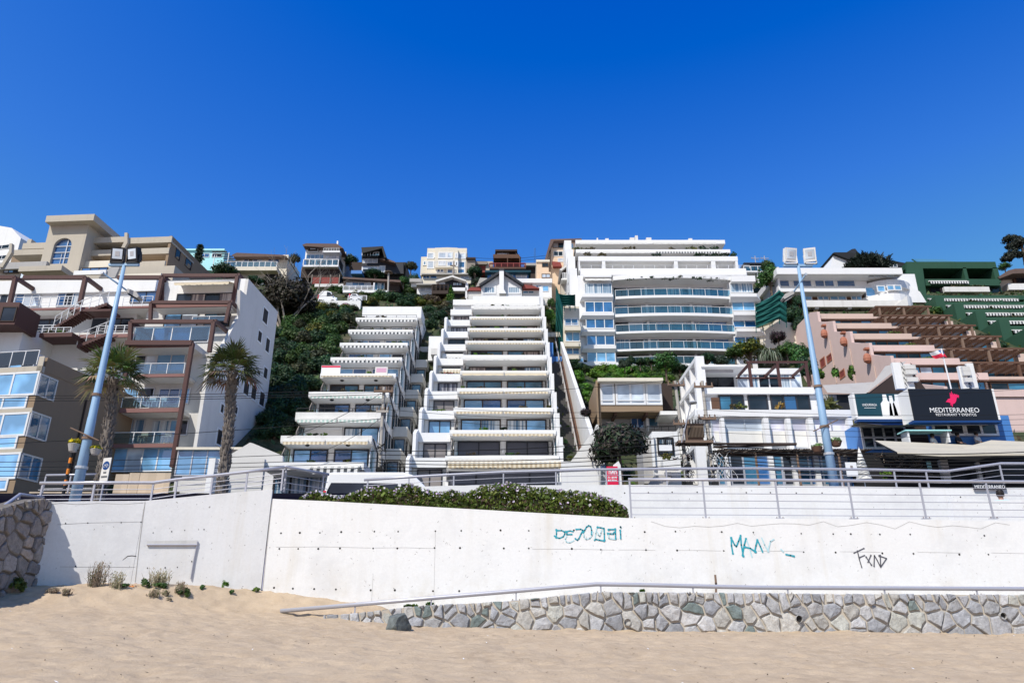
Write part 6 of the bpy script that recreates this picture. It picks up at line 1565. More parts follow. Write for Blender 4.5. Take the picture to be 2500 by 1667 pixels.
un=T('dark_shop_front','dark street front under the canvas canopy with navy panels and reed screens','shop front',2330,1180,42.5)
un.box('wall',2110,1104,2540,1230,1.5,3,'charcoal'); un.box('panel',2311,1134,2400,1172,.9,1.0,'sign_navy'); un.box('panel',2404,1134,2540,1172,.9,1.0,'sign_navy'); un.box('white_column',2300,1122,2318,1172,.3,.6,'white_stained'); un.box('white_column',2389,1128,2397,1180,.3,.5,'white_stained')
m=MB(); q=un.rect(2150,1108,2262,1160,.8)
for i in range(120):
    u=rnd.uniform(q[0],q[1]); w=rnd.uniform(q[2],q[3]); L=rnd.uniform(.3,1.1); m.tube([(u,.8+rnd.uniform(-.2,.2),w),(u+rnd.uniform(-.5,.5),.8,w+rnd.uniform(-.1,.25))],.02,rnd.choice(['wood_dark','bark_pale','bark','bark_pale']),4)
un.put('reed_screen',m); un.box('blue_banner',2265,1125,2274,1146,-.1,0,'turquoise_paint')
u,w=un.pt(2170,1160,.2); mobj('planting',leafmesh('planting',140,(.5,.3,.5),.12,G_BRIGHT,77,clumps=7),un.e,(u,.2,w))
ub=T('parasol','closed white parasol beside the menu board','parasol',2112,1184,41); m=MB(); m.lathe([(.42,0),(.30,.5),(.16,1.2),(.04,1.75)],'awning_white',12,(0,0,.3)); ub.put('canopy',m); ub.put('pole',MB().tube([(0,0,-1.5),(0,0,2.15)],.03,'alu',8))
tb_=T('terrace_table','turquoise terrace table in front of the dark restaurant window','table',2262,1083,44.0); tb_.ubox('table_top',-1.4,1.4,-.5,.5,.68,.75,'turquoise_paint')
for a in (-1.2,1.2): tb_.ubox('leg',a-.05,a+.05,-.4,.4,0,.68,'white_metal')
# ================================================================ pink stepped block
pk=T('pink_stepped_block','pink stepped apartment block with brown timber pergolas behind the restaurant','apartment block',0,0,0,P=Vector((35.4,62.0,CZ+20.6)))
n=6; m=MB()
S=3.45
for k in range(n):
    m.box(.3,16,S*k+.5,S*k+9,2.6*k-4,2.6*k-.6,'pink_tan')
pk.put('wall',m)
# flank wall with its sloping copings
pts=[(-4,-14),(-4,2.6*-1+.2)]
for k in range(n): pts+=[(S*k-.3,2.6*k-1.0),(S*k-.3,2.6*k+.25),(S*k+1.6,2.6*k+.95)]
pts+=[(S*n+6,2.6*(n-1)+1.0),(S*n+6,-14)]
m=MB(); N=len(pts); m.add([(0,a,b) for a,b in pts]+[(.3,a,b) for a,b in pts],[tuple(range(N-1,-1,-1)),tuple(range(N,2*N))]+[(i,(i+1)%N,(i+1)%N+N,i+N) for i in range(N)],'pink_paint'); pk.put('flank_wall',m)
for k in range(-1,n):
    v=S*k; w=2.6*k; xr=9.0
    m=MB(); m.box(.301,6.6 if k>=0 else 15,v,v+.22,w-.5,w+.12,'pink_tan' if k>2 else 'pink_paint'); pk.put('parapet',m); pk.put('terrace_slab',MB().box(.301,15,v+.221,v+5.2,w-.48,w-.3,'pink_tan'))
    if k>=0: pk.put('balcony_floor',MB().box(6.61,15,v+.1,v+.4,w-.45,w-.2,'pink_tan')) if k>=0 else None; pk.put('recess_wall',MB().box(6.7,15,v-.02+.5,v+.52,w-2.5,w-.5,'wood_dark')); pk.uwin(6.9,14.5,w-2.2,w-.7,v+.45,n=5,fr='wood_brown',gl=['glass_dark','glass_teal','glass_dark']); pk.uwin(.6,6.4,w-2.2,w-.6,v+.45,n=5,fr='wood_brown',gl=['glass_dark','glass_teal','glass_dark','glass_dark','glass_blue'] if k!=1 else ['glass_sky','glass_sky','glass_pale','glass_teal','glass_dark'],fw=.1)
    # pergola of this terrace
    if k>=0 and k<5 or k==5:
        p=MB(); u0=6.2 if k<5 else 7.6; u1=13.6; vt=v+.5; wt=w+1.15
        for u in (u0+.15,(u0+u1)/2,u1-.15): pk.put('pergola_post',MB().box(u-.1,u+.1,vt,vt+.2,w-.6,wt,'rust' if k else 'wood_brown'))

        p.box(u0-.3,u1+.3,vt-.05,vt+.08,wt,wt+.18,'wood_brown')
        for i in range(9): u=u0+(u1-u0)*i/8; p.box(u-.06,u+.06,vt+.081,vt+4.2,wt+.0,wt+.16,'wood_brown')
        for i in range(15): q=vt+.15+i*.28; p.box(u0-.3,u1+.3,q,q+.1,wt+.165,wt+.21,'wood_brown')
        pk.put('pergola_roof',p)
    if k in (1,2,3):
        mobj('planting',leafmesh('planting',130,(1.2,.2,.3),.14,G_BRIGHT+G_DRY,k+50,clumps=8),pk.e,(3.6+k*.4,v+.3,w+.2))
pk.put('base_wall',MB().box(.31,18,-3.3,1.4,-15,-3.15,'pink_paint')); pk.uwin(7.5,13.5,-5.6,-3.7,-3.33,n=4,fr='wood_brown',gl=['glass_dark','glass_teal','glass_dark']); pk.uwin(6.8,14,-9.5,-6.6,-3.33,n=3,fr='alu',gl=['glass_teal','glass_dark'])
for x0,y0,x1,y1 in ((2003,874,2015,897),(2019,865,2033,882),(2050,904,2063,922)):
    u=-.0; d0=pk.spt(x0,(y0+y1)/2,0); d1=pk.spt(x1,(y0+y1)/2,0); za=pk.spt((x0+x1)/2,y1,0)[1]; zb_=pk.spt((x0+x1)/2,y0,0)[1]
    a,b=sorted((d0[0],d1[0])); pk._win(a,b,za,zb_,lambda x,y,z:(y,x,z),1,1,'terracotta','roof_red',.14,None,'window',.05)
for x,y in ((2018,815),(2066,834),(2124,875)):
    q=pk.spt(x,y,0); m=MB(); m.lathe([(.12,-.5),(.34,-.3),(.38,0),(.3,.35),(.16,.5)],'terracotta',10,(-.28,q[0],q[1])); m.box(-.4,0,q[0]-.25,q[0]+.25,q[1]+.9,q[1]+1.1,'terracotta'); pk.put('flue_pot',m)
    pk.put('drain_pipe',MB().tube([(-.06,q[0]-.6,q[1]-1),(-.06,q[0]-.6,q[1]-6)],.05,'pink_tan',6))
# ================================================================ green stepped block
gn=T('green_stepped_block','dark green saw toothed stepped apartment block at the right edge of the hill','apartment block',0,0,0,P=Vector((56.6,79.0,CZ+32.0)))
n=8; m=MB(); S=3.6
pts=[(-10,-16),(-10,-6.6)]
for k in range(-2,n-1): pts+=[(S*k-.35,2.6*k-1.9),(S*k-.35,2.6*k+.75),(S*k+1.4,2.6*k+.75)]
pts+=[(S*(n-1)+9,2.6*(n-2)+.2),(S*(n-1)+9,-16)]
N=len(pts); m.add([(-.6,a,b) for a,b in pts]+[(.6,a,b) for a,b in pts],[tuple(range(N-1,-1,-1)),tuple(range(N,2*N))]+[(i,(i+1)%N,(i+1)%N+N,i+N) for i in range(N)],'green_paint'); gn.put('saw_wall',m)
for k in range(-2,5):
    v=S*k; w=2.6*k; u0=.61
    gn.put('parapet',MB().box(u0,20,v,v+.2,w-.55,w+.1,'green_paint')); gn.put('terrace_slab',MB().box(u0,20,v+.21,v+5,w-.5,w-.3,'green_paint'))
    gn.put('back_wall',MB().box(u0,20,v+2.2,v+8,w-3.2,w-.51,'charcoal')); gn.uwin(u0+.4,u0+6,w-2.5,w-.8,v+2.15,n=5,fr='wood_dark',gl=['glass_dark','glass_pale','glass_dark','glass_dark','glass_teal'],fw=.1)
    for a,b in ((.6,6.2),(6.5,13)): gn.uawning(a,b,v,w-.5,out=.6,drop=.2,val=.32,mat='stripe_dark')
    mobj('planting',leafmesh('planting',160,(3.4,.25,.28),.16,G_MID+G_DRY,k+80,clumps=10),gn.e,(4.5,v+.2,w+.15))
    gn.put('divider_wall',MB().box(8.2,8.5,v-.1,v+3,w-2.8,w+.3,'green_paint'))
gt=T('green_roof_terrace','dark green upper storey with two deep open loggias under the skyline at right','apartment block',2320,695,99)
O=gt
O.box('roof_parapet',2214,639,2432,655,0,.4,'green_paint'); q=O.rect(2214,639,2432,655,0); O.put('roof_slab',MB().box(q[0],q[1],.41,9,q[2]+.2,q[3]-.1,'green_paint'))
O.box('parapet',2240,681,2440,697,-.5,-.2,'green_paint')
for a,c in ((2224,2244),(2355,2363),(2428,2440)): O.box('pier',a,653,c,690,.0,5,'green_paint')
O.box('back_wall',2240,650,2434,684,4.0,8,'grey_concrete'); O.box('floor',2224,682,2440,700,.1,8,'green_paint'); O.box('base',2216,698,2452,770,.6,8,'green_paint')
O.win(2270,700,2440,716,.55,n=7,fr='wood_dark',gl=['glass_dark','curtain_beige','glass_dark']); u0,u1,w0,w1=O.rect(2267,687,2361,694,-.5); O.uawning(u0,u1,-.5,w1,out=.5,drop=.2,val=.35,mat='stripe_dark')
O.poly('left_buttress',[(2214,641),(2252,648),(2262,720),(2216,720)],-.9,-.45,'green_paint'); O.box('left_wall',2214,720,2276,760,-3,0,'green_paint'); O.box('planter',2306,700,2416,712,-1.4,-.9,'white_stained')
mobj('planting',leafmesh('planting',200,(4.2,.3,.35),.2,G_MID+G_DRY,91,clumps=12),O.e,(O.pt(2360,699,-1.2)[0],-1.1,O.pt(2360,699,-1.2)[1]))
O.poly('roof_light',[(2227,632),(2300,633),(2340,640),(2240,640)],2,2.3,'rail_teal'); 
# ================================================================ white modern house
mh=T('white_modern_house','white modern house with a long flat roof and a curved corner bay','house',2060,735,92)
O=mh
O.box('roof',1896,654,2203,669,-1.6,7,'white_fresh'); O.box('upper_wall',1900,669,2116,706,.6,7,'white_fresh')
for a,c,n in ((1903,1927,1),(1936,1981,2),(1989,2036,2),(2043,2087,1)): O.win(a,683,c,700,.55,n=n,fr='white_metal',gl='glass_blue',fw=.14)
O.box('floor_slab',1902,704,2114,712,-.9,6,'white_fresh'); O.box('lower_wall',1936,712,2110,735,.8,6,'wood_brown')
for a,c,n in ((1942,1981,2),(1996,2022,2),(2026,2065,2),(2078,2102,2)): O.win(a,717,c,732,.75,n=n,fr='white_metal',gl='glass_sky',fw=.12)
O.box('left_wall',1899,669,1904,706,-.2,6,'white_fresh')
m=MB(); N_=10
def bay(ya,yb,r0,mat,name):
    c=O.pt(2172,(ya+yb)/2,0); w0=O.pt(2172,yb,-2)[1]; w1=O.pt(2172,ya,-2)[1]; m=MB()
    P=[(c[0]+r0*math.cos(t),2.6+r0*.9*math.sin(t)) for t in np.linspace(math.pi,2*math.pi,15)]
    m.add([(x,y,w0) for x,y in P]+[(x,y,w1) for x,y in P],[(i,i+1,16-1+i+1,15+i) for i in range(14)]+[tuple(range(15)),tuple(range(29,14,-1))],mat); return O.put(name,m)
bay(672,690,3.7,'white_fresh','curved_parapet'); bay(690,708,3.3,'white_fresh','curved_wall'); bay(708,734,4.0,'white_fresh','curved_base')
for a,c,y0,y1,v in ((2114,2136,702,724,.2),(2142,2160,698,712,-.85),(2166,2182,697,708,-.85),(2184,2200,697,708,-.8)): O.win(a,y0,c,y1,v,n=1,fr='white_metal',gl='glass_sky',fw=.12)
O.box('right_wing',2190,669,2240,735,1.0,6,'white_fresh'); O.win(2120,668,2195,676,-1.0,n=5,fr='alu',gl=['glass_dark','glass_teal']); O.poly('sloping_wall',[(2205,690),(2246,712),(2262,738),(2205,738)],.3,.9,'white_fresh')
O.box('lower_parapet',1968,733,2214,745,-2.6,-2.2,'white_stained'); O.box('terrace_slab',1970,745,2212,749,-2.6,2,'white_stained')
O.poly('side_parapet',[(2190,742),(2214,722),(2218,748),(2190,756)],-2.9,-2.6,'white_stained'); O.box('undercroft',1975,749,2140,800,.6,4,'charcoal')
for x in (1990,2070,2130,2190): O.box('bracket',x,746,x+9,754,-2.4,-.4,'white_stained')
rb=MB(); r=random.Random(3)
for i in range(260):
    x=r.uniform(1978,2140); y=r.uniform(752,776); P=W(x,y,90.5)-O.O; s=r.uniform(.1,.4); a=r.uniform(0,3)
    rb.add([(P.x-s,P.y-r.random(),P.z),(P.x+s,P.y,P.z+.15),(P.x+s*.6,P.y-.3,P.z+s*.7),(P.x-s*.5,P.y-.2,P.z+s*.5)],[(0,1,2,3)],r.choice(['bark','bark_pale','grey_concrete','charcoal','wood_dark']))
o=rb.build('dry_brush',None); o.location=O.O; tag(o,'heap of dry brush and rubble under the white modern house','brush')
gh=T('white_gable_house','white gabled house with a dark roof peeping behind the spiky cypress','house',2110,655,112)
gh.poly('wall',[(2026,655),(2036,618),(2094,640),(2212,655)],0,8,'white_fresh'); gh.poly('roof',[(2033,618),(2037,616),(2075,616),(2210,642),(2212,660),(2205,660),(2070,632)],-.6,9,'charcoal'); gh.poly('dormer',[(2062,619),(2080,608),(2088,607),(2100,622)],1,5,'dark_slate'); gh.win(2172,645,2190,652,-.65,n=2,fr='white_metal',gl='glass_dark')
rh=T('brown_roof_house','pale house with brown timber eaves cut off by the right edge','house',2480,735,100)
rh.box('wall',2448,680,2540,780,1,8,'cream_paint'); rh.poly('roof',[(2437,676),(2462,660),(2478,656),(2560,654),(2560,664),(2472,668),(2440,680)],-1.2,8,'roof_brown'); rh.box('balcony',2462,692,2540,707,-.4,1,'white_paint'); rh.box('timber_wall',2474,664,2540,693,.6,1,'wood_brown'); rh.win(2480,668,2520,690,.55,n=2,fr='wood_dark',gl='glass_dark'); rh.win(2478,709,2520,726,.95,n=2,fr='white_metal',gl='glass_blue')
# ================================================================ skyline houses
def house(name,label,px,py,Y,cat='house',yaw=0): return T(name,label,cat,px,py,Y,yaw)
h=house('turquoise_house','flat roofed turquoise house behind the dark araucaria','',0,0) if False else T('turquoise_house','flat roofed turquoise house behind the dark spiky conifer','house',505,640,116)
h.box('wall',452,609,546,660,0,8,'turquoise_paint'); h.box('cornice',450,607,548,611,-.3,8.1,'turquoise_paint'); h.win(488,619,511,628,-.02,n=2,fr='white_metal',gl='glass_blue'); h.win(518,619,541,628,-.02,n=2,fr='white_metal',gl='glass_dark'); h.swin(548,620,552,632,h.pt(546,630)[0],n=1)
h=T('balcony_villa','long cream villa with a slatted pergola and white balcony on the left skyline','house',630,660,108)
h.box('wall',570,622,700,700,1.2,8,'cream_paint'); h.poly('roof',[(566,622),(578,617),(690,622),(700,626),(570,627)],0,8.5,'roof_brown'); h.win(596,629,640,640,1.15,n=4,fr='white_metal',gl=['glass_blue','glass_dark','glass_blue','glass_pale']); h.win(655,631,682,641,1.15,n=2,fr='white_metal',gl='glass_blue')
h.box('balcony_slab',552,651,676,660,-2,1.2,'cream_paint'); h.box('lower_wall',580,660,650,712,-.5,4,'cream_paint'); h.rail(548,639,676,652,-1.9,n=9,kind='glass',r=.06)
m=MB(); a=h.pt(523,625,-2.5); b=h.pt(590,640,-2.5)
for i in range(7): t_=i/6; m.box(a[0]+t_*2.2,b[0]-2.2+t_*1.5,-3.5+.6*i,-3.3+.6*i,a[1]-t_*.5+.2,a[1]+.32-t_*.5,'dark_slate')
for x in (a[0]+.3,b[0]-2): m.box(x,x+.1,-3.2,-3.1,a[1]-3,a[1]+.3,'white_metal')
h.put('pergola',m); h.poly('dark_recess',[(648,655),(672,657),(684,690),(646,690)],-.6,-.55,'charcoal')
h=T('hip_roof_house','white three storey house with a brown hip roof above a dark base','house',785,650,106)
h.box('wall',746,600,828,633,0,8,'white_fresh'); h.poly('roof',[(738,597),(748,594),(822,595),(833,602),(838,606),(742,601)],-1.2,9,'roof_brown'); h.box('bay',752,602,776,615,-.5,-.001,'white_fresh'); h.win(755,602,773,611,-.53,n=1,fr='wood_dark',gl='glass_pale',fw=.3); h.rail(790,606,828,612,-1.2,n=6,kind='bars',mat='white_metal'); h.box('balcony_slab',788,612,830,616,-1.2,0,'white_fresh'); h.win(793,602,826,612,-.03,n=3,fr='wood_dark',gl='glass_dark')
h.win(748,622,790,632,-.03,n=4,fr='white_metal',gl='glass_blue'); h.win(795,618,822,632,-.03,n=2,fr='white_metal',gl='glass_pale'); h.box('deck',740,647,826,651,-2.6,1,'white_fresh'); h.rail(741,634,826,648,-2.5,n=6,kind='glass',r=.08); h.box('lower_wall',745,634,828,700,-.0,8,'charcoal'); h.win(762,636,818,646,-.05,n=5,fr='white_metal',gl='glass_dark'); h.box('side_wall',829,615,842,680,2,9,'grey_render'); h.box('under_deck',735,651,826,678,-1.8,-.3,'wood_dark'); h.box('chimney',822,588,825,600,3,3.5,'white_fresh')
f=T('timber_fence','reddish timber fence below the hip roofed house','fence',795,690,101); f.box('boards',760,677,826,693,0,.15,'roof_red'); f.box('footing',768,693,850,700,-.1,.6,'white_stained')
for x in (760,781,805,827): f.box('post',x,670,x+2,694,-.1,-.01,'bark_pale')
h=T('dark_slant_house','dark modern house with a steep slanting roof and white window bands','house',915,665,106)
h.poly('wall',[(883,668),(883,604),(935,602),(942,630),(965,640),(985,640),(985,668)],.6,8,'dark_slate'); h.poly('roof',[(882,604),(935,601),(943,629),(938,629),(932,606),(888,617),(884,617)],-1.5,7,'charcoal'); h.poly('side_roof',[(940,629),(965,639),(965,642),(925,632)],-.5,6,'roof_brown')
h.box('glass_storey',884,617,925,625,-.2,.5,'glass_dark'); h.rail(884,616,925,624,-.8,n=6,kind='glass',r=.05); h.win(886,630,922,642,.55,n=3,fr='white_metal',gl='glass_pale'); h.win(885,649,922,664,.5,n=1,fr='white_metal',gl='glass_pale',fw=.25); h.box('dark_strip',886,657,920,663,.3,.4,'glass_dark'); h.win(924,649,940,666,.5,n=2,fr='white_metal',gl='glass_pale'); h.box('floor_band',883,625,926,629,.25,.59,'dark_slate'); h.box('floor_band',883,643,926,648,.25,.59,'dark_slate'); h.box('terrace',857,660,884,668,-.4,2,'blue_paint'); h.box('dark_wing',858,640,884,662,1,4,'wood_dark'); h.box('right_wing',945,640,990,690,1.5,6,'charcoal')
h=T('low_balustrade_house','long low house with a white balustrade and brown eaves in the upper shrubs','house',905,708,95.5)
h.box('wall',838,684,975,712,1.5,7,'wood_dark'); h.poly('roof',[(837,676),(978,684),(978,689),(837,680)],.7,7,'roof_brown'); h.win(845,690,905,701,1.45,n=4,fr='white_metal',gl=['glass_pale','glass_blue','glass_blue','glass_pale']); h.win(915,690,938,708,1.45,n=3,fr='white_metal',gl=['glass_teal','glass_curtain']); h.box('floor_slab',837,709,945,714,-1.0,3,'white_fresh'); h.rail(838,698,912,709,-.9,n=5,kind='pickets',r=.06); h.box('pier',911,690,914,712,-.9,-.6,'white_fresh')
m=MB(); a=h.pt(912,711,-1.2); b=h.pt(926,726,-1.2)
for i in range(8): m.box(a[0]+(b[0]-a[0])*i/8,a[0]+(b[0]-a[0])*(i+1)/8+.1,-1.2,.2,a[1]+(b[1]-a[1])*i/8-.2,a[1]+(b[1]-a[1])*i/8,'white_fresh')
h.put('outside_steps',m); h.box('lower_wall',900,714,950,735,-.2,3,'white_fresh')
h=T('cream_block','cream four storey block with a bowed front and blind covered windows on the skyline','apartment block',1083,668,108)
h.box('wall',1042,606,1139,669,1.0,9,'cream_paint'); h.box('left_wing',1027,627,1042,672,1.5,9,'cream_paint'); h.poly('bow_front',[(1062,605),(1066,605),(1092,604),(1116,605),(1118,606),(1118,669),(1062,669)],.2,.99,'cream_paint')
for a,c,y0,y1,v,g,n_ in ((1044,1059,618,631,.97,'glass_pale',1),(1062,1067,619,628,.97,'glass_pale',1),(1071,1089,617,630,.17,'glass_pale',1),(1092,1104,617,630,.17,'glass_pale',1),(1112,1117,619,629,.17,'glass_pale',1),(1118,1136,619,631,.97,'glass_pale',1),(1044,1059,638,655,.97,'glass_pale',1),(1092,1105,639,649,.17,'glass_blue',1),(1112,1117,639,649,.17,'glass_dark',1),(1120,1135,639,654,.97,'glass_blue',1),(1067,1083,656,665,.17,'glass_blue',2),(1092,1105,656,667,.17,'glass_blue',1),(1116,1134,657,667,.97,'glass_blue',1),(1071,1087,638,648,.17,'glass_pale',3),(1034,1040,638,647,1.45,'glass_teal',1)): h.win(a,y0,c,y1,v,n=n_,fr='white_metal',gl=g,fw=.2)
h.rail(1062,639,1105,650,-.6,n=5,kind='bars',r=.05); h.box('balcony_slab',1062,650,1106,653,-.6,.19,'cream_paint'); h.box('lower_storey',1030,669,1150,692,-.8,8,'cream_paint'); h.box('ledge',1029,667,1151,670,-1.4,8,'roof_grey')
h.win(1033,673,1048,680,-.83,n=2,fr='white_metal',gl='glass_blue'); h.win(1051,672,1066,680,-.83,n=1,fr='white_metal',gl='glass_blue'); h.win(1125,674,1144,681,-.83,n=2,fr='white_metal',gl='glass_pale')
h=T('gable_deck_house','small dark gabled house with a timber deck under the cream block','house',1080,712,96)
h.poly('roof',[(1063,684),(1104,672),(1138,684),(1138,687),(1104,676),(1064,688)],-.6,6,'white_stained'); h.poly('gable_wall',[(1066,702),(1066,687),(1104,676),(1137,687),(1137,702)],.3,5,'dark_slate'); h.win(1072,690,1086,696,.27,n=1,fr='white_metal',gl='glass_pale'); h.win(1106,690,1128,697,.27,n=3,fr='wood_dark',gl='glass_curtain')
h.box('wall',1018,696,1055,722,.5,5,'white_fresh'); h.box('flat_roof',1016,692,1066,695,-.6,5,'roof_grey'); h.win(1026,698,1053,711,.45,n=2,fr='white_metal',gl='glass_pale'); h.box('deck',1054,709,1094,717,-1.5,1,'wood_dark'); h.rail(1055,695,1094,709,-1.4,n=4,kind='bars',mat='wood_dark',r=.07); h.box('right_wall',1104,702,1139,710,-.2,4,'white_fresh'); h.box('garage_opening',1105,710,1136,735,.8,4,'charcoal'); h.box('pier',1136,690,1142,742,-.2,2,'white_fresh'); h.box('roof_left',1000,680,1030,688,.5,4,'roof_grey'); h.box('left_room',1004,688,1024,700,1,4,'white_stained')
h=T('brown_terrace_house','brown terraced house with timber balconies in the middle of the skyline','house',1237,665,107)
h.poly('top_storey',[(1205,632),(1210,612),(1262,612),(1268,632)],2,7,'wood_dark'); h.box('top_roof',1209,609,1263,613,1.2,7,'wood_dark'); h.win(1214,615,1238,622,1.95,n=2,fr='white_metal',gl='glass_pale'); h.win(1242,615,1260,622,1.95,n=1,fr='white_metal',gl='glass_dark'); h.box('top_floor',1204,621,1268,625,.6,3,'wood_brown')
h.box('mid_wall',1207,627,1272,655,.9,6,'charcoal'); h.box('mid_roof',1205,625,1270,630,-.4,2,'wood_brown'); h.rail(1195,643,1283,652,-1.6,n=6,kind='bars',mat='roof_red',r=.09); h.box('balcony_slab',1195,652,1284,656,-1.7,1,'wood_brown'); h.box('base',1196,656,1284,672,.2,5,'wood_dark')
for x in (1238,1268): h.box('post',x,628,x+2,655,-1.5,-1.3,'wood_brown')
h=T('timber_shacks','pair of weathered timber roofs left of the brown terraced house','house',1165,660,108)
h.box('wall',1139,632,1160,656,0,5,'bark_pale'); h.box('roof',1138,628,1161,632,-.4,5.4,'wood_dark'); h.box('low_wall',1160,645,1196,665,1,5,'roof_red'); h.box('low_roof',1160,638,1190,645,.4,5,'bark_pale'); h.box('grey_wall',1186,638,1203,660,.8,5,'tan_render')
h=T('tin_roof_house','low brown house with a tin roof right of the brown terraced house','house',1295,665,108)
h.box('wall',1284,648,1310,690,.5,5,'wood_dark'); h.box('roof',1280,642,1309,648,-.3,5,'roof_grey')
h=T('blue_eaves_house','low blue house with pale windows under a long teal roof edge','house',1240,690,101)
h.box('wall',1190,664,1290,700,.5,6,'blue_paint'); h.box('roof',1184,660,1296,664,-.6,6,'sign_teal'); h.win(1200,668,1218,680,.45,n=2,fr='white_metal',gl='glass_curtain'); h.win(1234,667,1252,679,.45,n=2,fr='white_metal',gl='glass_sky'); h.win(1260,667,1286,678,.45,n=2,fr='white_metal',gl='glass_pale')
h=T('chimney_gable_house','white clapboard gable house with a broad white chimney above the stepped middle block','house',1224,715,92)
h.poly('wall',[(1175,735),(1175,696),(1222,664),(1228,664),(1274,696),(1274,735)],0,7,'siding'); h.poly('roof',[(1170,693),(1222,659),(1228,659),(1280,693),(1276,696),(1226,664),(1224,664),(1173,697)],-.7,7,'dark_slate')
h.poly('chimney',[(1219,716),(1219,658),(1230,658),(1230,706),(1236,716)],-.9,-.02,'white_fresh'); h.box('chimney_cap',1218,656,1231,659,-1.0,.1,'dark_slate')
for a,c in ((1181,1209),(1240,1269)): h.win(a,700,c,716,-.02,n=1,fr='white_metal',gl='glass_curtain',fw=.25)
h.box('left_wing',1143,709,1176,735,.5,5,'grey_render'); h.poly('left_roof',[(1140,709),(1150,701),(1176,703),(1176,709)],.2,5,'roof_red'); h.poly('right_roof',[(1276,704),(1276,694),(1300,697),(1320,704)],-.3,5,'roof_red'); h.box('right_wing',1275,704,1318,735,.4,5,'grey_render'); h.win(1277,711,1303,716,.38,n=2,fr='white_metal',gl='glass_teal')
h.poly('left_slab',[(1162,700),(1172,678),(1190,679),(1178,696)],1.5,2.5,'roof_grey')
h=T('white_annex_houses','cluster of small white annexes right of the chimney house','house',1315,735,95)
h.box('wall',1300,690,1347,735,0,4,'white_fresh'); h.box('roof',1258,680,1348,690,-.4,4,'white_fresh'); h.win(1309,697,1322,702,-.02,n=2,fr='white_metal',gl='glass_blue'); h.win(1325,698,1339,711,-.02,n=1,fr='white_metal',gl='glass_sky'); h.box('lower_wall',1318,725,1345,755,-1.5,0,'grey_render'); h.box('upper_wall',1262,690,1300,700,.4,3,'grey_render')
h=T('peach_house','tall peach coloured house with a steep dark edged roof left of the white curved block','house',1350,720,97)
h.poly('wall',[(1345,735),(1345,600),(1352,585),(1412,585),(1412,735)],0,6,'peach_paint'); h.poly('roof',[(1330,634),(1344,584),(1420,582),(1420,585),(1352,588),(1341,612),(1336,634)],-.8,6.5,'roof_brown'); h.poly('left_wall',[(1334,640),(1341,612),(1346,600),(1346,735),(1334,735)],.3,5,'peach_paint')
h.win(1350,592,1376,605,-.02,n=2,fr='wood_brown',gl=['shutter_grey','glass_dark']); h.win(1378,595,1399,605,-.02,n=3,fr='white_metal',gl=['glass_sky','glass_pale']); h.win(1352,614,1396,625,-.02,n=4,fr='white_metal',gl='glass_dark'); h.win(1362,631,1390,639,-.02,n=2,fr='white_metal',gl='glass_pale')
h.box('left_wing',1310,638,1340,720,-.8,4,'peach_paint'); h.box('wing_roof',1309,634,1342,639,-1.0,4,'cream_paint'); h.win(1324,643,1338,651,-.83,n=2,fr='wood_dark',gl='glass_dark'); h.box('wing_bay',1318,664,1345,682,-1.6,-.801,'peach_paint'); h.win(1323,669,1343,678,-1.63,n=2,fr='wood_brown',gl='glass_pale'); h.poly('small_roof',[(1348,638),(1368,640),(1372,650),(1350,650)],-.9,-.2,'roof_red')
h=T('gable_balcony_house','narrow timber gable house with a dark balcony between the peach house and the curved block','house',1385,700,92)
h.poly('roof',[(1366,658),(1396,636),(1398,640),(1370,661)],-.6,4,'grey_render'); h.poly('gable',[(1370,664),(1396,642),(1396,664)],0,3,'wood_dark'); h.rail(1373,666,1396,680,-.5,n=4,kind='pickets',mat='white_metal'); h.box('back',1370,664,1397,682,.6,3,'charcoal'); h.box('balcony_slab',1370,680,1398,683,-.6,2,'white_stained'); h.box('lower_wall',1370,683,1398,730,.8,3,'tan_render'); h.box('door',1379,692,1393,716,.72,.79,'grey_render')
h=T('roof_deck_frame','glazed roof deck frame on white stilts right of the curved block','deck',1842,680,100)
h.box('deck',1815,661,1868,664,0,3,'white_fresh'); h.rail(1816,650,1867,661,.05,n=3,kind='glass',r=.06); h.box('canopy',1816,641,1866,644,0,3,'dark_slate')
for x in (1817,1841,1865): h.box('post',x,643,x+2,662,.02,.2,'dark_slate')
for x in (1822,1849): h.box('stilt',x,664,x+3,690,.3,.6,'white_fresh')
h=T('flat_roof_edge','dark low building with a thin white roof edge on the right skyline','house',1885,670,103); h.box('wall',1866,655,1900,690,0,4,'charcoal'); h.box('roof',1864,652,1902,655,-.3,4,'white_stained')
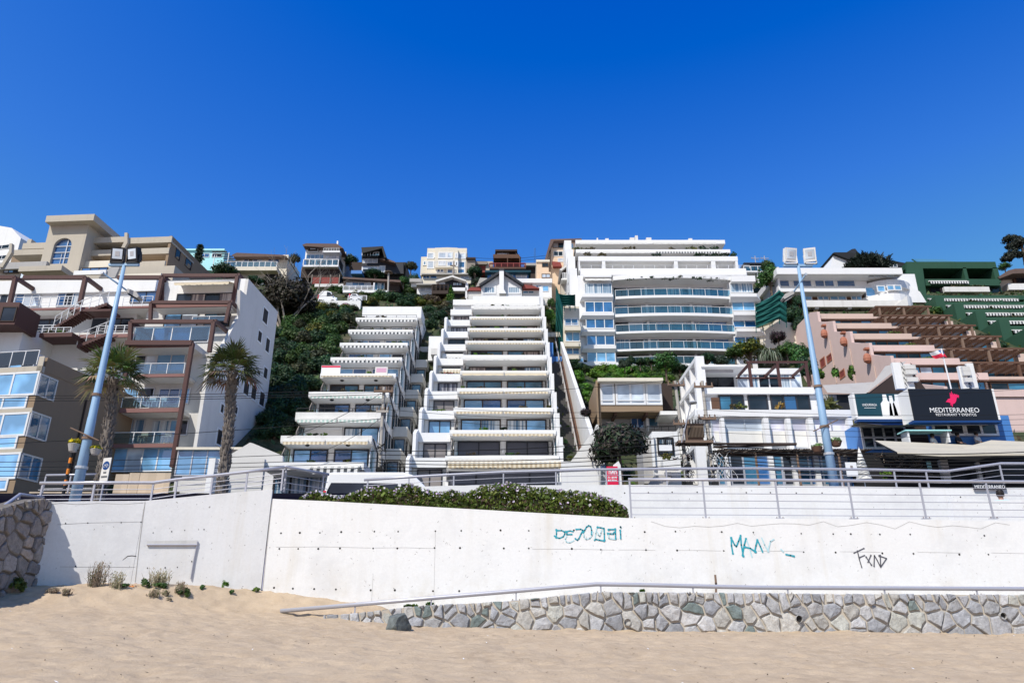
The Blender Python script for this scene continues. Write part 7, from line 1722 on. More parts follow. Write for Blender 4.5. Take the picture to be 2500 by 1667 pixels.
# middle white boundary wall between T1 and T2, mural wall and van on the upper road
w_=T('boundary_wall','white boundary wall between the two stepped blocks','wall',1070,850,76); w_.box('wall',1046,821,1092,880,0,.5,'white_paint'); w_.box('lean_to',1052,850,1080,865,-3,-.5,'grey_render')
w_=T('mural_wall','low white wall with colourful painted shapes beside the upper road','wall',820,752,89.5)
u0,u1,w0,w1=w_.rect(758,734,880,762,0); w_.ubox('wall',u0,u1,0,.5,w0-1,w1,'white_paint')
for x,y,rx,ry,mt,hw in ((774,749,7,6,'mural_lime',0),(800,748,6,5,'mural_aqua',1),(815,746,7,6,'mural_lime',0),(843,745,9,5,'mural_pink',0),(786,748,3,5,'mural_pink',1),(829,748,5,3,'mural_aqua',1)):
    if mt not in MATS: paint(mt,{'mural_lime':(.50,.62,.22),'mural_aqua':(.10,.52,.55),'mural_pink':(.66,.38,.52)}[mt],.7,.2,streak=False)
    u,w=w_.pt(x,y,0); sx=w_.pt(x+rx,y,0)[0]-u; sz_=w_.pt(x,y-ry,0)[1]-w
    m=MB(); m.add([(u+sx*1.18*math.cos(t),-.004,w+sz_*1.18*math.sin(t)) for t in np.linspace(0,6.28,13)[:-1]],[tuple(range(12))],'letter_dark'); m.add([(u+sx*math.cos(t),-.008,w+sz_*math.sin(t)) for t in np.linspace(0,6.28,13 if not hw else 5)[:-1]],[tuple(range(12 if not hw else 4))],mt); w_.put('painted_shape',m)
w_.rail(850,722,895,733,.3,n=4,kind='bars',r=.05)

# ================================================================ vehicles
def vehicle(name,label,P,L,H,Wd,prof,wins,yaw=0,dark='glass_dark'):
    """side view along u; prof is the body outline, wins the side window polygons"""
    t=T(name,label,'van',0,0,0,P=P,yaw=yaw)
    body=MB(); Pn=len(prof)
    o=MB().prism(prof,-Wd/2,Wd/2,'white_fresh').build('body',t.e); bv=o.modifiers.new('b','BEVEL'); bv.width=.12; bv.segments=3; bv.limit_method='ANGLE'; bv.angle_limit=R(20)
    for w in wins:
        t.put('side_window',MB().prism(w,-Wd/2-.012,-Wd/2+.02,dark)); 
    for x in (L*.19,L*.79):
        for s in (-1,1):
            y=s*(Wd/2-.1); wo=t.put('wheel',MB().tube([(x,y-.11,.34),(x,y+.11,.34)],.34,'rubber',18)); MB().tube([(x,y-.115,.34),(x,y+.115,.34)],.19,'alu',12).build('rim',wo)
    t.put('bumper',MB().box(L-.06,L+.08,-Wd/2+.1,Wd/2-.1,.35,.6,'charcoal')); t.put('headlight',MB().box(L-.25,L+.0,-Wd/2-.01,-Wd/2+.25,.8,1.0,'glass_pale')); t.put('tail_light',MB().box(-.02,.12,-Wd/2-.01,-Wd/2+.12,.9,1.4,'sign_red')); t.put('mirror',MB().box(L*.74,L*.74+.12,-Wd/2-.22,-Wd/2-.02,1.25,1.5,'charcoal'))
    return t
P=W(790,1200,33.5); P.z=CZ+4.2
kk=scale_at(W(920,1170,33.5))
Lv=(1062-790)*kk; Hh=W(920,1152,33.5).z-P.z
vehicle('parked_van','big white parked van with a long dark side window behind the hedge',P+Vector((0,.9,0)),Lv,Hh,1.9,[(0,.35),(.02,Hh*.6),(.12,Hh-.05),(.3,Hh),(Lv*.70,Hh),(Lv*.80,Hh-.14),(Lv*.96,Hh*.60),(Lv*1.2,Hh*.5),(Lv*1.24,.4),(Lv*1.2,.35)],[[(.12,Hh*.42),(.16,Hh*.62),(.32,Hh*.78),(Lv*.66,Hh*.77),(Lv*.66,Hh*.42)],[(Lv*.69,Hh*.42),(Lv*.69,Hh*.76),(Lv*.78,Hh*.74),(Lv*.92,Hh*.5),(Lv*.92,Hh*.42)]])
P=W(780,733,91.5); kk=scale_at(P)
vehicle('delivery_van','small white delivery van on the upper road above the mural wall',P-Vector((0,0,1.0)),46*kk,2.1,1.8,[(0,.3),(.05,1.6),(.3,2.0),(20*kk,2.0),(30*kk,1.9),(38*kk,1.2),(46*kk,.95),(46*kk,.3)],[[(21*kk,1.15),(21*kk,1.85),(29*kk,1.75),(35*kk,1.2)]])
P=W(855,734,91.5)
vehicle('parked_car','white car roof showing right of the delivery van on the upper road',P-Vector((0,0,.75)),30*kk,1.45,1.7,[(0,.3),(.05,.9),(5*kk,1.4),(18*kk,1.45),(25*kk,1.0),(30*kk,.9),(30*kk,.3)],[[(5*kk,1.0),(7*kk,1.3),(16*kk,1.33),(20*kk,1.02)]])
# ================================================================ trees, shrubs and climbing plants
BUSH={}
def bushmesh(kind, v):
    key=(kind,v)
    if key not in BUSH:
        cols={'dark':G_DARK,'mid':G_MID,'bright':G_BRIGHT,'yellow':G_YEL,'dry':G_DRY,'grey':G_GREY,'purple':G_PURP,'olive':[(.05,.065,.02),(.08,.085,.03),(.035,.05,.018)]}[kind]
        n={'dry':1500}.get(kind,2600)
        BUSH[key]=leafmesh('foliage',n,(1,1,1),.115,cols,hash(kind)%1000*0+len(BUSH)*13+5,clumps=24+3*v,cr=.36)
    return BUSH[key]
TR={}
def trunkmesh(v):
    if v not in TR:
        r=random.Random(v); m=MB(); m.tube([(0,0,-1.5),(.04,0,-.8),(0,.03,-.2),(0,0,.3)],[.12,.10,.08,.03],'bark',7)
        for i in range(5):
            a=r.uniform(0,6.28); m.tube([(0,0,-.6+.12*i),(.3*math.cos(a),.3*math.sin(a),-.1+.1*i),(.6*math.cos(a),.6*math.sin(a),.2+.12*i)],[.06,.04,.015],'bark',5)
        o=m.build('trunk'); TR[v]=o.data; bpy.data.objects.remove(o)
    return TR[v]
vr_=random.Random(21)
def bush(px,py,rpx,kind,label,group=None,sq=.8,Y=None,name='shrub',asp=1.0):
    P=T_hit(px,py) if Y is None else W(px,py,Y)
    k=scale_at(P); r_=rpx*k
    e=empty(name,P,vr_.uniform(0,6.28),label,'shrub' if name=='shrub' else 'tree',group)
    f=mobj('foliage' if name=='shrub' else 'crown',bushmesh(kind,vr_.randint(0,2)),e,(0,0,r_*.15)); f.scale=(r_*asp,r_*asp,r_*sq)
    t=mobj('stem' if name=='shrub' else 'trunk',trunkmesh(vr_.randint(0,2)),e,(0,0,0)); t.scale=(r_*.8,)*3
    return e
# dark overgrown slope left of T1
g='dark shrubs covering the slope beside the grey flank'
lab='dark green shrub on the overgrown slope between the grey flank and the stepped block'
r=random.Random(31)
def slope_edge(y):  # left and right edge of the green slope in the photo
    L=pl([(700,690),(760,675),(900,662),(1080,640)],y) if False else 690-(y-700)*.13
    Rr=pl([(740,880),(810,850),(880,808),(960,752),(1070,690)],y) if y>740 else 900
    return L,Rr
for j in range(13):
    y=1062-j*24.5
    L,Rr=slope_edge(y); x=L+r.uniform(0,14)
    while x<Rr+6:
        kd=r.choice(['dark','dark','mid','dark','olive']) if y>820 else r.choice(['dark','mid','mid','olive','yellow' if x>740 else 'dark'])
        bush(x,y+r.uniform(-10,10),r.uniform(26,40)*(1 if y>850 else .85),kd,lab,g,sq=.95); x+=r.uniform(26,38)
# upper slope between the skyline houses and T1/T2
g2='shrubs on the upper slope below the skyline houses'
for (px,py,rp,kd) in [(700,705,24,'olive'),(735,760,24,'dark'),(765,742,18,'dark'),(790,700,22,'mid'),(815,712,18,'mid'),(840,716,20,'mid'),(870,725,22,'yellow'),(905,745,22,'yellow'),(880,757,20,'yellow'),(845,768,24,'mid'),(815,775,22,'yellow'),(780,780,24,'dark'),(930,730,26,'dark'),(960,735,30,'dark'),(990,745,26,'dark'),(975,712,24,'bright'),(1000,720,20,'mid'),(945,755,24,'mid'),(1010,760,26,'dark'),(1040,735,22,'dry'),(1065,742,24,'dry'),(1020,742,18,'yellow'),(1085,755,22,'dry'),(1050,765,24,'dark'),(1075,780,26,'dark'),(1095,795,24,'grey'),(1050,800,26,'dark'),(1095,740,18,'yellow'),(1030,790,20,'dark'),(1085,815,16,'grey'),(930,720,16,'yellow'),(960,700,18,'mid'),(860,745,16,'bright'),(720,720,20,'olive'),(750,715,16,'dark')]:
    if py>752 and 872<px<1035: py-=22
    bush(px,py,rp,kd,{'dry':'dry straw coloured shrub','yellow':'yellow flowering shrub','bright':'bright green shrub','grey':'grey green shrub','mid':'mid green shrub','dark':'dark green shrub','olive':'olive green shrub'}[kd]+' on the upper slope below the skyline houses',g2)
# big bare limbed tree left
bt=T('bare_limbed_tree','large dark tree with pale bare limbs above the grey apartment flank','tree',0,0,0,P=T_hit(700,790)+Vector((0,-1,0)))
k=scale_at(bt.O); m=MB(); r=random.Random(8)
def limb(p,d,L,rr,dep):
    pts=[p]; 
    for i in range(3):
        d=(d+Vector((r.gauss(0,.22),r.gauss(0,.2),r.gauss(.05,.12)))).normalized(); pts.append(pts[-1]+d*L/3)
    m.tube([tuple(q) for q in pts],[rr,rr*.85,rr*.65,rr*.45],'bark_pale',6)
    if dep>0:
        for i in range(r.choice([2,3])): limb(pts[-1 if i else 2],(d+Vector((r.gauss(0,.55),r.gauss(0,.4),r.gauss(.1,.3)))).normalized(),L*.72,rr*.48,dep-1)
for a in (-.9,-.35,.1,.55,1.0): limb(Vector((a*.6,0,-1)),Vector((a*.8,-.1,1)).normalized(),4.6,.15,3)
bt.put('trunk',m)
c=leafmesh('crown',11000,(78*k,62*k,70*k),.24,[(.04,.034,.025),(.06,.045,.03),(.022,.028,.014),(.05,.05,.02),(.09,.07,.045)],71,clumps=40,cr=.3); mobj('crown',c,bt.e,(0,1.2,68*k))
for (px,py,rp,kd,lb) in [(1960,830,26,'mid','mid green shrub left of the pink flank wall'),(1985,860,26,'dark','dark green shrub at the foot of the pink flank wall'),(1975,830,20,'olive','olive shrub against the upper pink flank wall'),(2000,915,22,'mid','mid green shrub behind the grey sheet roof'),(1965,890,24,'dark','dark green shrub behind the maroon pergola'),(1945,820,22,'bright','bright green shrub above the agave'),(1925,815,18,'dark','dark green shrub above the agave'),(1990,800,18,'dark','small dark shrub beside the top of the pink flank wall'),(2035,905,16,'mid','low green shrub under the pink flank windows'),(2070,925,18,'dark','low dark shrub under the pink flank windows'),(2110,915,18,'mid','green shrub above the shed roof'),(1900,800,20,'dark','dark shrub right of the retaining wall'),(1940,850,24,'mid','broad green shrub right of the agave')]:
    bush(px,py,rp,kd,lb)
rr_=random.Random(77); n_=0
while n_<75:
    px=rr_.uniform(690,1130); py=rr_.uniform(690,815)
    lo_=700 if px<750 else (756 if px<885 else (722 if px<985 else (700 if px<1015 else 730)))
    if py<lo_ or (py>752 and 868<px<1040) or (px>1040 and py>800): continue
    kd=rr_.choice(['dark','mid','olive','yellow','dark','mid'] if px<1010 else ['dry','dark','yellow','olive','grey'])
    bush(px,py,rr_.uniform(12,21),kd,{'dry':'dry straw coloured shrub','yellow':'yellow flowering shrub','grey':'grey green shrub','mid':'mid green shrub','dark':'dark green shrub','olive':'olive green shrub'}[kd]+' on the upper slope below the skyline houses',g2); n_+=1
for i,(px,py) in enumerate(((2230,770),(2262,790),(2300,800),(2345,815),(2400,830),(2285,765),(2440,850))): bush(px,py,20,['dark','olive','mid'][i%3],'shrub between the timber pergolas and the green saw toothed block','shrubs between the pergolas and the green block')
# hedge slope right of the stairs
g3='hedge plants on the slope below the curved balcony block'
for (px,py,rp,kd,lb) in [(1405,925,24,'bright','bright'),(1425,955,24,'bright','bright'),(1440,925,26,'bright','bright'),(1410,960,18,'mid','mid'),(1450,980,26,'mid','mid'),(1425,990,16,'olive','olive'),(1442,1020,22,'bright','bright'),(1452,1040,16,'bright','bright'),(1475,910,26,'bright','bright'),(1505,915,26,'bright','bright'),(1535,912,26,'bright','bright'),(1565,915,26,'mid','mid'),(1595,915,24,'mid','mid'),(1620,905,24,'bright','bright'),(1440,960,20,'grey','grey'),(1580,895,24,'mid','mid'),(1395,945,14,'bright','bright'),(1490,935,20,'mid','mid'),(1630,925,22,'mid','mid'),(1432,1003,13,'purple','purple')]:
    bush(px,py,rp,kd,{'bright':'bright green','mid':'mid green','olive':'olive','grey':'grey green','purple':'reddish'}[lb]+' hedge plant on the slope right of the public stairs',g3 if lb!='purple' else None)
rr_=random.Random(91)
for i in range(95):
    px=rr_.uniform(1392,1640); py=rr_.uniform(903,945) if px>1462 else rr_.uniform(903,1010)
    if px<1388+(py-900)*.42: continue
    bush(px,py,rr_.uniform(13,19),rr_.choice(['bright','bright','bright','mid']),'bright green hedge plant on the slope right of the public stairs',g3,sq=.7)
for (px,py,rp,kd,lab,Y,sq) in [(1402,897,22,'dark','dark rounded bush at the top of the stairs wall',78,.9),(1428,905,14,'mid','spiky small palm bush beside the dark rounded bush',78,.9),(1540,886,17,'dark','clipped dark ball shrub left of its twin below the balconies',78,.9),(1563,887,16,'dark','clipped dark ball shrub right of its twin below the balconies',78,.9),(1525,892,16,'grey','lavender bush with purple spikes before the lowest balcony',77,1.1),(1590,888,14,'dark','low dark hedge ball between the clipped shrubs and the big bush',78,.8),(1625,893,34,'mid','big round light green bush before the lowest balcony',76,.95),(1660,905,22,'dark','dark bush right of the big round light green bush',76,.9),(1725,880,26,'dark','wide dark clipped bush behind the white roof slab',76,.6),(1760,886,22,'grey','spiky grey plant beside the wide clipped bush',76,.8),(1830,862,44,'yellow','large yellow green bush at the right foot of the curved block',77,.8),(1795,870,26,'mid','green bush left of the large yellow green bush',77,.8),(1900,830,22,'purple','purple leaved bush above the grey agave',80,1.0),(1920,860,26,'mid','green bush right of the grey agave',76,1),(1950,880,34,'mid','tall green bush behind the pergola of the white house',72,1.2),(1975,905,30,'dark','dark bush right of the maroon pergola',70,1.2),(1880,690,34,'mid','large green creeper mound right of the curved block',93,1.2),(1875,655,20,'mid','smaller green creeper mound above the large one',98,1),(1937,775,26,'dark','dark bush under the left end of the white modern house',90,1.2),(1950,740,18,'dark','small dark bush against the white modern house',91,1.2),(1955,800,26,'dark','dark bush below the white modern house terrace',86,1.1),(1955,668,10,'mid','small bush on the roof line left of the modern house',97,1),(1360,800,20,'mid','green shrub in the gap right of the middle stepped block',84,1.3),(1340,780,18,'bright','bright creeper beside the middle stepped block',85,1.6),(1352,860,20,'dark','dark shrub above the blue shed',79,1.2),(1330,765,14,'yellow','yellowish creeper at the top of the gap',86,1.5),(1345,745,12,'mid','small green creeper under the white annexes',88,1.4),(1430,1010,15,'purple','pink flowering shrub beside the stairs wall',54,.9)]:
    bush(px,py,rp,kd,lab,None,sq,Y)
# agave
ag=T('agave','large grey green agave with long drooping leaves','plant',1880,880,74); vs=[];fs=[];tc=[]; r=random.Random(6); k=scale_at(ag.O)
for i in range(80):
    a=r.uniform(0,6.28); d=Vector((math.cos(a),math.sin(a)*.6,0)); L=r.uniform(24,44)*k; b=Vector((r.uniform(-16,16)*k,0,r.uniform(4,24)*k)); up_=r.uniform(.2,1.0); s=Vector((-d.y,d.x,0))*r.uniform(1.6,2.4)*k; c=r.choice([(.30,.36,.26),(.22,.30,.2),(.36,.4,.3),(.16,.22,.14)])
    P=[b,b+d*L*.35+Vector((0,0,L*.4*up_)),b+d*L*.7+Vector((0,0,L*.15*up_)),b+d*L*.85-Vector((0,0,L*.5))]
    for j in range(3):
        q=len(vs); wa=1-.2*j; wb=1-.25*(j+1)
        vs+=[P[j]-s*wa,P[j]+s*wa,P[j+1]+s*wb,P[j+1]-s*wb]; fs.append((q,q+1,q+2,q+3)); tc+=[c]*4
me=bpy.data.meshes.new('leaves'); me.from_pydata([tuple(v) for v in vs],[],fs); me.materials.append(MATS['foliage']); at=me.color_attributes.new('tint','FLOAT_COLOR','POINT'); at.data.foreach_set('color',[q for c in tc for q in (*c,1)]); mobj('leaves',me,ag.e)
# conical creepers on the pink flank
for x,y0,y1,lab in ((2039,893,930,'tall narrow green creeper on the pink flank wall'),(2080,889,932,'taller green creeper right on the pink flank wall'),(2003,898,930,'leaning green creeper left on the pink flank wall')):
    P=W(x,(y0+y1)/2,61); k=scale_at(P); e=empty('creeper',P-Vector((0,0,(y1-y0)/2*k)),0,lab,'creeper'); mobj('foliage',leafmesh('foliage',900,(9*k,.5,(y1-y0)*.62*k),.12,G_MID+G_BRIGHT,x,clumps=18),e,(0,0,(y1-y0)*.4*k))
# skyline trees
def tree(label,px,py,rp,kind,Y,sq=1.0,asp=1.0): return bush(px,py,rp,kind,label,None,sq,Y,'tree',asp)
tree('round yellow green tree left of the hip roofed house',720,636,16,'olive',108,1.0)
tree('dark rounded tree between the hip roofed house and the slanting house',856,640,19,'dark',108,1.1)
tree('olive tree left of the cream block',1003,655,18,'olive',107,1.0); tree('dark ivy tree beside the cream block',1012,690,18,'dark',104,1.3)
tree('dark tree below the cream block at right',1160,668,22,'dark',104,.9); tree('pale bush left of the chimney house',1163,690,14,'grey',99,.9)
tree('leafy dark mass left of the balcony villa',550,668,34,'dark',104,.7); tree('small green tree under the balcony villa',650,690,16,'olive',102,.9); tree('dark shrub left of the board fence on the skyline',620,690,22,'dark',101,.8)
tree('green tree at the corner of the low balustrade house',985,690,16,'mid',99,.9); tree('bushy hedge above the low balustrade house',915,672,24,'dark',101,.45)
bt2=empty('creeper',W(1100,745,92),0,'green creeper column on the utility pole by the garage','creeper'); k=scale_at(bt2.location); mobj('foliage',leafmesh('foliage',1200,(11*k,.6,46*k),.16,G_BRIGHT+G_MID,15,clumps=22),bt2,(0,0,8*k))
# araucaria on the left skyline
ar=T('conifer','dark spiky araucaria before the turquoise house','tree',481,650,109); k=scale_at(ar.O); H=60*k
ar.put('trunk',MB().tube([(0,0,-2),(0,0,H)],[.2,.05],'bark',7)); vs=[];fs=[];r=random.Random(1)
for j in range(12):
    z=H*(.2+.8*j/12); L=(1-j/13)*13*k*(.6+.4*math.sin(j*1.3)**2)+2*k
    for i in range(7):
        a=r.uniform(0,6.28); d=Vector((math.cos(a),math.sin(a),.12))
        for q in range(9):
            p=d*L*(q+1)/9+Vector((0,0,z)); s=.28*(1.1-q/12); n0=len(vs)
            for z_ in range(2):
                o=Vector((r.gauss(0,s),r.gauss(0,s),r.gauss(0,s*.6))); n0=len(vs); vs+=[p,p+o,p+o*.5+Vector((r.gauss(0,.12),0,.2))]; fs.append((n0,n0+1,n0+2))
me=bpy.data.meshes.new('branches'); me.from_pydata([tuple(v) for v in vs],[],fs); me.materials.append(MATS['foliage']); at=me.color_attributes.new('tint','FLOAT_COLOR','POINT'); at.data.foreach_set('color',[q for v in vs for q in (.018,.038,.02,1)]); mobj('branches',me,ar.e)
# spiky dark cypress at right
cy=T('cypress','broad spiky dark cypress above the white modern house','tree',2122,658,103); k=scale_at(cy.O); vs=[];fs=[];tc=[];r=random.Random(9)
for i in range(420):
    a=r.uniform(R(4),R(176)); rad=r.uniform(.35,1.0); y=r.uniform(-1.5,2.5); L=r.uniform(9,22)*k
    p=Vector((math.cos(a)*44*rad*k,y,math.sin(a)*26*rad*k)); d=Vector((math.cos(a)*.9+r.gauss(0,.25),r.gauss(0,.3),.55+.5*math.sin(a)+r.gauss(0,.2))).normalized()
    for q in range(10):
        t=q/9; c=p+d*L*t; s=(1-t)*.5+.1
        for z_ in range(3):
            o=Vector((r.gauss(0,s*.5),r.gauss(0,s*.5),r.gauss(0,s*.5))); n0=len(vs); vs+=[c,c+o,c+o*.6+d*.35]; fs.append((n0,n0+1,n0+2)); g_=r.uniform(.5,1.2); tc+=[(.014*g_,.026*g_,.016*g_)]*3
me=bpy.data.meshes.new('branches'); me.from_pydata([tuple(v) for v in vs],[],fs); me.materials.append(MATS['foliage']); at=me.color_attributes.new('tint','FLOAT_COLOR','POINT'); at.data.foreach_set('color',[q for c in tc for q in (*c,1)]); mobj('branches',me,cy.e); cy.put('trunk',MB().tube([(0,.5,-3),(0,.5,1.5)],[.5,.3],'bark',8))
# pine at the right edge
pn=T('pine_tree','dark tall pine reaching in at the right edge of the sky','tree',2520,680,104); k=scale_at(pn.O)
pn.put('trunk',MB().tube([(0,0,-3),(-.3,0,40*k),(-.2,0,100*k)],[.45,.35,.15],'bark',8))
for x,y,z,s in ((0,0,95,.9),(-30,0,62,.75),(22,0,70,.9),(-12,1,115,.7),(-46,0,54,.5),(10,0,40,.6),(-24,0,88,.55)):
    mobj('crown',leafmesh('crown',1500,(36*s*k,30*s*k,24*s*k),.22,[(.03,.045,.03),(.05,.06,.04),(.02,.032,.02),(.06,.065,.05)],int(x+z+200),clumps=22),pn.e,(x*k,y,z*k))
tree('green shrub above the eaves of the right edge house',2452,655,16,'mid',102,.7)
# dark leaved tree by the street
dt=T('dark_leaved_tree','rounded dark leaved street tree in front of the brown house','tree',1515,1165,44); k=scale_at(dt.O)
dt.put('trunk',MB().tube([(0,0,-2),(.05,0,20*k),(0,0,60*k)],[.16,.13,.06],'bark',8)); mobj('crown',leafmesh('crown',6500,(72*k,62*k,74*k),.15,[(.025,.06,.026),(.04,.085,.032),(.075,.06,.05),(.045,.055,.03),(.11,.08,.07)],44,clumps=34,aspect=2.2,cr=.34),dt.e,(0,0,76*k))
dt2=bush(1515,1165,40,'dark','dark shade shrub under the street tree','' or None,.7,45.5)
# ground cover over the hill
gc=[]; r=random.Random(12)
for i in range(16000):
    X=r.uniform(-75,85); Y=r.uniform(49,112); gc.append((X,Y-50,hill(Y,X)-CZ+r.uniform(-.02,.25)))
o=mobj('ground_cover',leafmesh('ground_cover',0,(1,1,1),.34,G_DARK+G_MID+G_DRY[:2]+G_YEL[:1],6,pts=gc),None,(0,50,CZ)); o['kind']='stuff'

# ================================================================ poles, cables, aerials, flag, people
def upole(label,bx,by,tx,ty,Y,arms=(),r=.105):
    B=W(bx,by,Y); Tp=W(tx,ty,Y); B.z=CZ+4.2; t=T('utility_pole',label,'utility pole',0,0,0,P=B); h=Tp.z-B.z; dx=Tp.x-B.x
    t.put('pole',MB().tube([(0,0,0),(dx,0,h)],[r*1.25,r*.85],'concrete_pole',10))
    for (w,L,tilt) in arms:
        z=h-w; c=dx*z/h; t.put('crossarm',MB().box(c-L/2,c+L/2,-.22,-.12,z-.06,z+.06,'rust' if tilt else 'concrete_pole'))
        m=MB()
        for q in (-.45,-.15,.15,.45): m.tube([(c+q*L,-.17,z+.06),(c+q*L,-.17,z+.26)],[.05,.03],'rust',6)
        t.put('insulators',m)
    m=MB(); rr=random.Random(int(bx))
    for i in range(26):
        z=rr.uniform(h*.05,h*.62); a=rr.uniform(-.4,.4); m.tube([(dx*z/h-.15,-.2,z),(dx*z/h+a,-.3,z-rr.uniform(.1,.5)),(dx*z/h+.2,-.2,z+rr.uniform(-.1,.2))],.022,'rubber',4)
    m.box(dx*.3-.2,dx*.3+.16,-.4,-.15,h*.3,h*.3+.4,'charcoal'); m.box(dx*.45-.1,dx*.45+.2,-.4,-.15,h*.42,h*.42+.25,'rubber')
    t.put('cable_clutter',m); return t
p1=upole('utility pole tangled with cables in front of the left stepped block',928,1160,938,945,41,[(.3,1.1,1),(1.5,.7,0)])
p2=upole('left utility pole of the pair carrying the transformer',1686,1175,1648,930,41,[(.3,1.0,1),(2.6,.9,1)])
p3=upole('right utility pole of the pair carrying the transformer',1745,1175,1714,930,41,[(.4,1.1,1),(2.3,1.0,1)])
tr=T('transformer','rusty pole mounted transformer on a timber platform between two utility poles','transformer',1698,1076,41)
tr.box('platform',1656,1074,1742,1080,-.5,.4,'rust'); q=tr.rect(1679,1036,1717,1070,-.4); tr.ubox('tank',q[0],q[1],-.35,.35,q[2]-.1,q[3],'rust')
m=MB()
for i in range(12): u=q[0]+(q[1]-q[0])*i/11; m.box(u-.015,u+.015,-.48,-.351,q[2]+.05,q[3]-.08,'bark')
tr.put('cooling_fins',m); tr.ubox('lid',q[0]-.1,q[1]+.1,-.4,.4,q[3]+.001,q[3]+.06,'wood_dark')
for i in range(5): u=q[0]+.1+i*.16; tr.put('bushing',MB().tube([(u,0,q[3]+.06),(u,0,q[3]+.42)],[.05,.025],'charcoal',6))
sl_=T('street_lamp','thin angled street lamp leaning from the transformer pole','street lamp',1664,1080,40.4); a=sl_.pt(1684,988)
sl_.put('arm',MB().tube([(0,0,0),(a[0],-.3,a[1])],.035,'galvanised',7)); sl_.put('lamp_head',MB().lathe([(.02,-.05),(.22,-.02),(.25,.04),(.08,.12)],'alu',12,(a[0]+.1,-.3,a[1])))
tp_=T('wooden_pole','weathered wooden pole with a short crossarm before the cream block','utility pole',1106,700,97); a=tp_.pt(1108,638); tp_.put('pole',MB().tube([(0,0,-2),(a[0],0,a[1])],[.16,.11],'bark_pale',7)); tp_.put('crossarm',MB().box(a[0]-.5,a[0]+.3,-.1,0,a[1]-.8,a[1]-.65,'bark'))
an_=T('disc_aerial','grey pole with a flat round cable ring above the low balustrade house','utility pole',948,715,95); a=an_.pt(949,662); an_.put('pole',MB().tube([(0,0,-1),(a[0],0,a[1])],.13,'concrete_pole',7)); an_.put('ring',MB().lathe([(.2,0),(.62,.05),(.55,.14),(.2,.2)],'bark',14,(a[0],0,a[1]-.3)))
la=T('lattice_mast','thin blue lattice mast on the middle skyline','mast',1306,645,112); a=la.pt(1306,606); m=MB()
for s in (-.18,.18): m.tube([(s,0,-2),(s*.4,0,a[1])],.05,'blue_paint',4)
for i in range(10): z=a[1]*i/10; m.tube([(-.18,0,z),(.18,0,z+a[1]/10)],.03,'blue_paint',4)
la.put('mast',m)
for x,y,lab in ((1848,625,'thin power mast left of its twin right of the curved block'),(1871,625,'thin power mast right of its twin beside the floodlights')):
    t=T('power_mast',lab,'mast',x,665,110); a=t.pt(x,y); t.put('mast',MB().tube([(0,0,-1),(0,0,a[1])],.09,'galvanised',5)); t.put('crossarm',MB().box(-.7,.7,-.05,.05,a[1]-.5,a[1]-.4,'galvanised')); t.put('brace',MB().tube([(-.6,0,a[1]-.2),(.6,0,a[1]-.9)],.05,'galvanised',4))
# cell antennas over the restaurant
for (x0,y0,x1,y1,lab,grp) in ((2182,886,2202,950,'broad white antenna panel left above the restaurant sign',0),(2204,890,2226,950,'white antenna panel with grey boxes beside the broad one',1),(2343,895,2358,950,'slim antenna with camera boxes right above the sign',1),(2364,888,2380,950,'tall white antenna panel behind the fascia sign at right',0)):
    t=T('antenna',lab,'antenna',(x0+x1)/2,y1,46.5); q=t.rect(x0,y0,x1,y1,0); t.ubox('panel',q[0],q[1],-.12,.12,q[2],q[3],'white_paint'); t.put('mast',MB().tube([(q[1]+.06,.2,q[2]-1),(q[1]+.06,.2,q[3]-.2)],.05,'galvanised',7))
    if grp:
        for z in (.25,.55,.75): t.ubox('radio_box',q[0]+.1,q[1]+.2,-.35,-.13,q[2]+(q[3]-q[2])*z,q[2]+(q[3]-q[2])*z+.3,'grey_render')
    m=MB()
    for i in range(5): z=q[2]+(q[3]-q[2])*i/5; m.tube([(q[1]+.02,-.14,z),(q[1]+.12,-.2,z+.2),(q[1]+.02,-.14,z+.4)],.02,'rubber',4)
    t.put('cables',m)
fg=T('flag','red white and blue flag with a star flying from a thin pole above the restaurant','flag',2322,945,45.5); a=fg.pt(2298,851)
fg.put('pole',MB().tube([(0,0,-1),(a[0],0,a[1])],.045,'white_metal',8))
def fl(i,j): # i along the fly, j down
    tt=i/10; x=a[0]+.06-.88*tt+.0; z=a[1]-.08-.30*tt*.6-.52*j/6*(1-.25*tt); y=.10*math.sin(tt*7+j*.3); return (x+.25*j/6,y-.02,z+.04*math.sin(tt*6))
m=MB()
for i in range(10):
    for j in range(6):
        mt='flag_red' if j>=3 else ('flag_blue' if i<3 else 'cloth_white'); m.quad(fl(i,j),fl(i,j+1),fl(i+1,j+1),fl(i+1,j),mt)
c=Vector(fl(1.5,1.5)); st_=[]; 
m.add([(c.x+.1*(1 if q%2==0 else .4)*math.sin(q*math.pi/5),c.y-.06,c.z+.1*(1 if q%2==0 else .4)*math.cos(q*math.pi/5)) for q in range(10)],[tuple(range(10))],'letter_white')
fg.put('cloth',m)
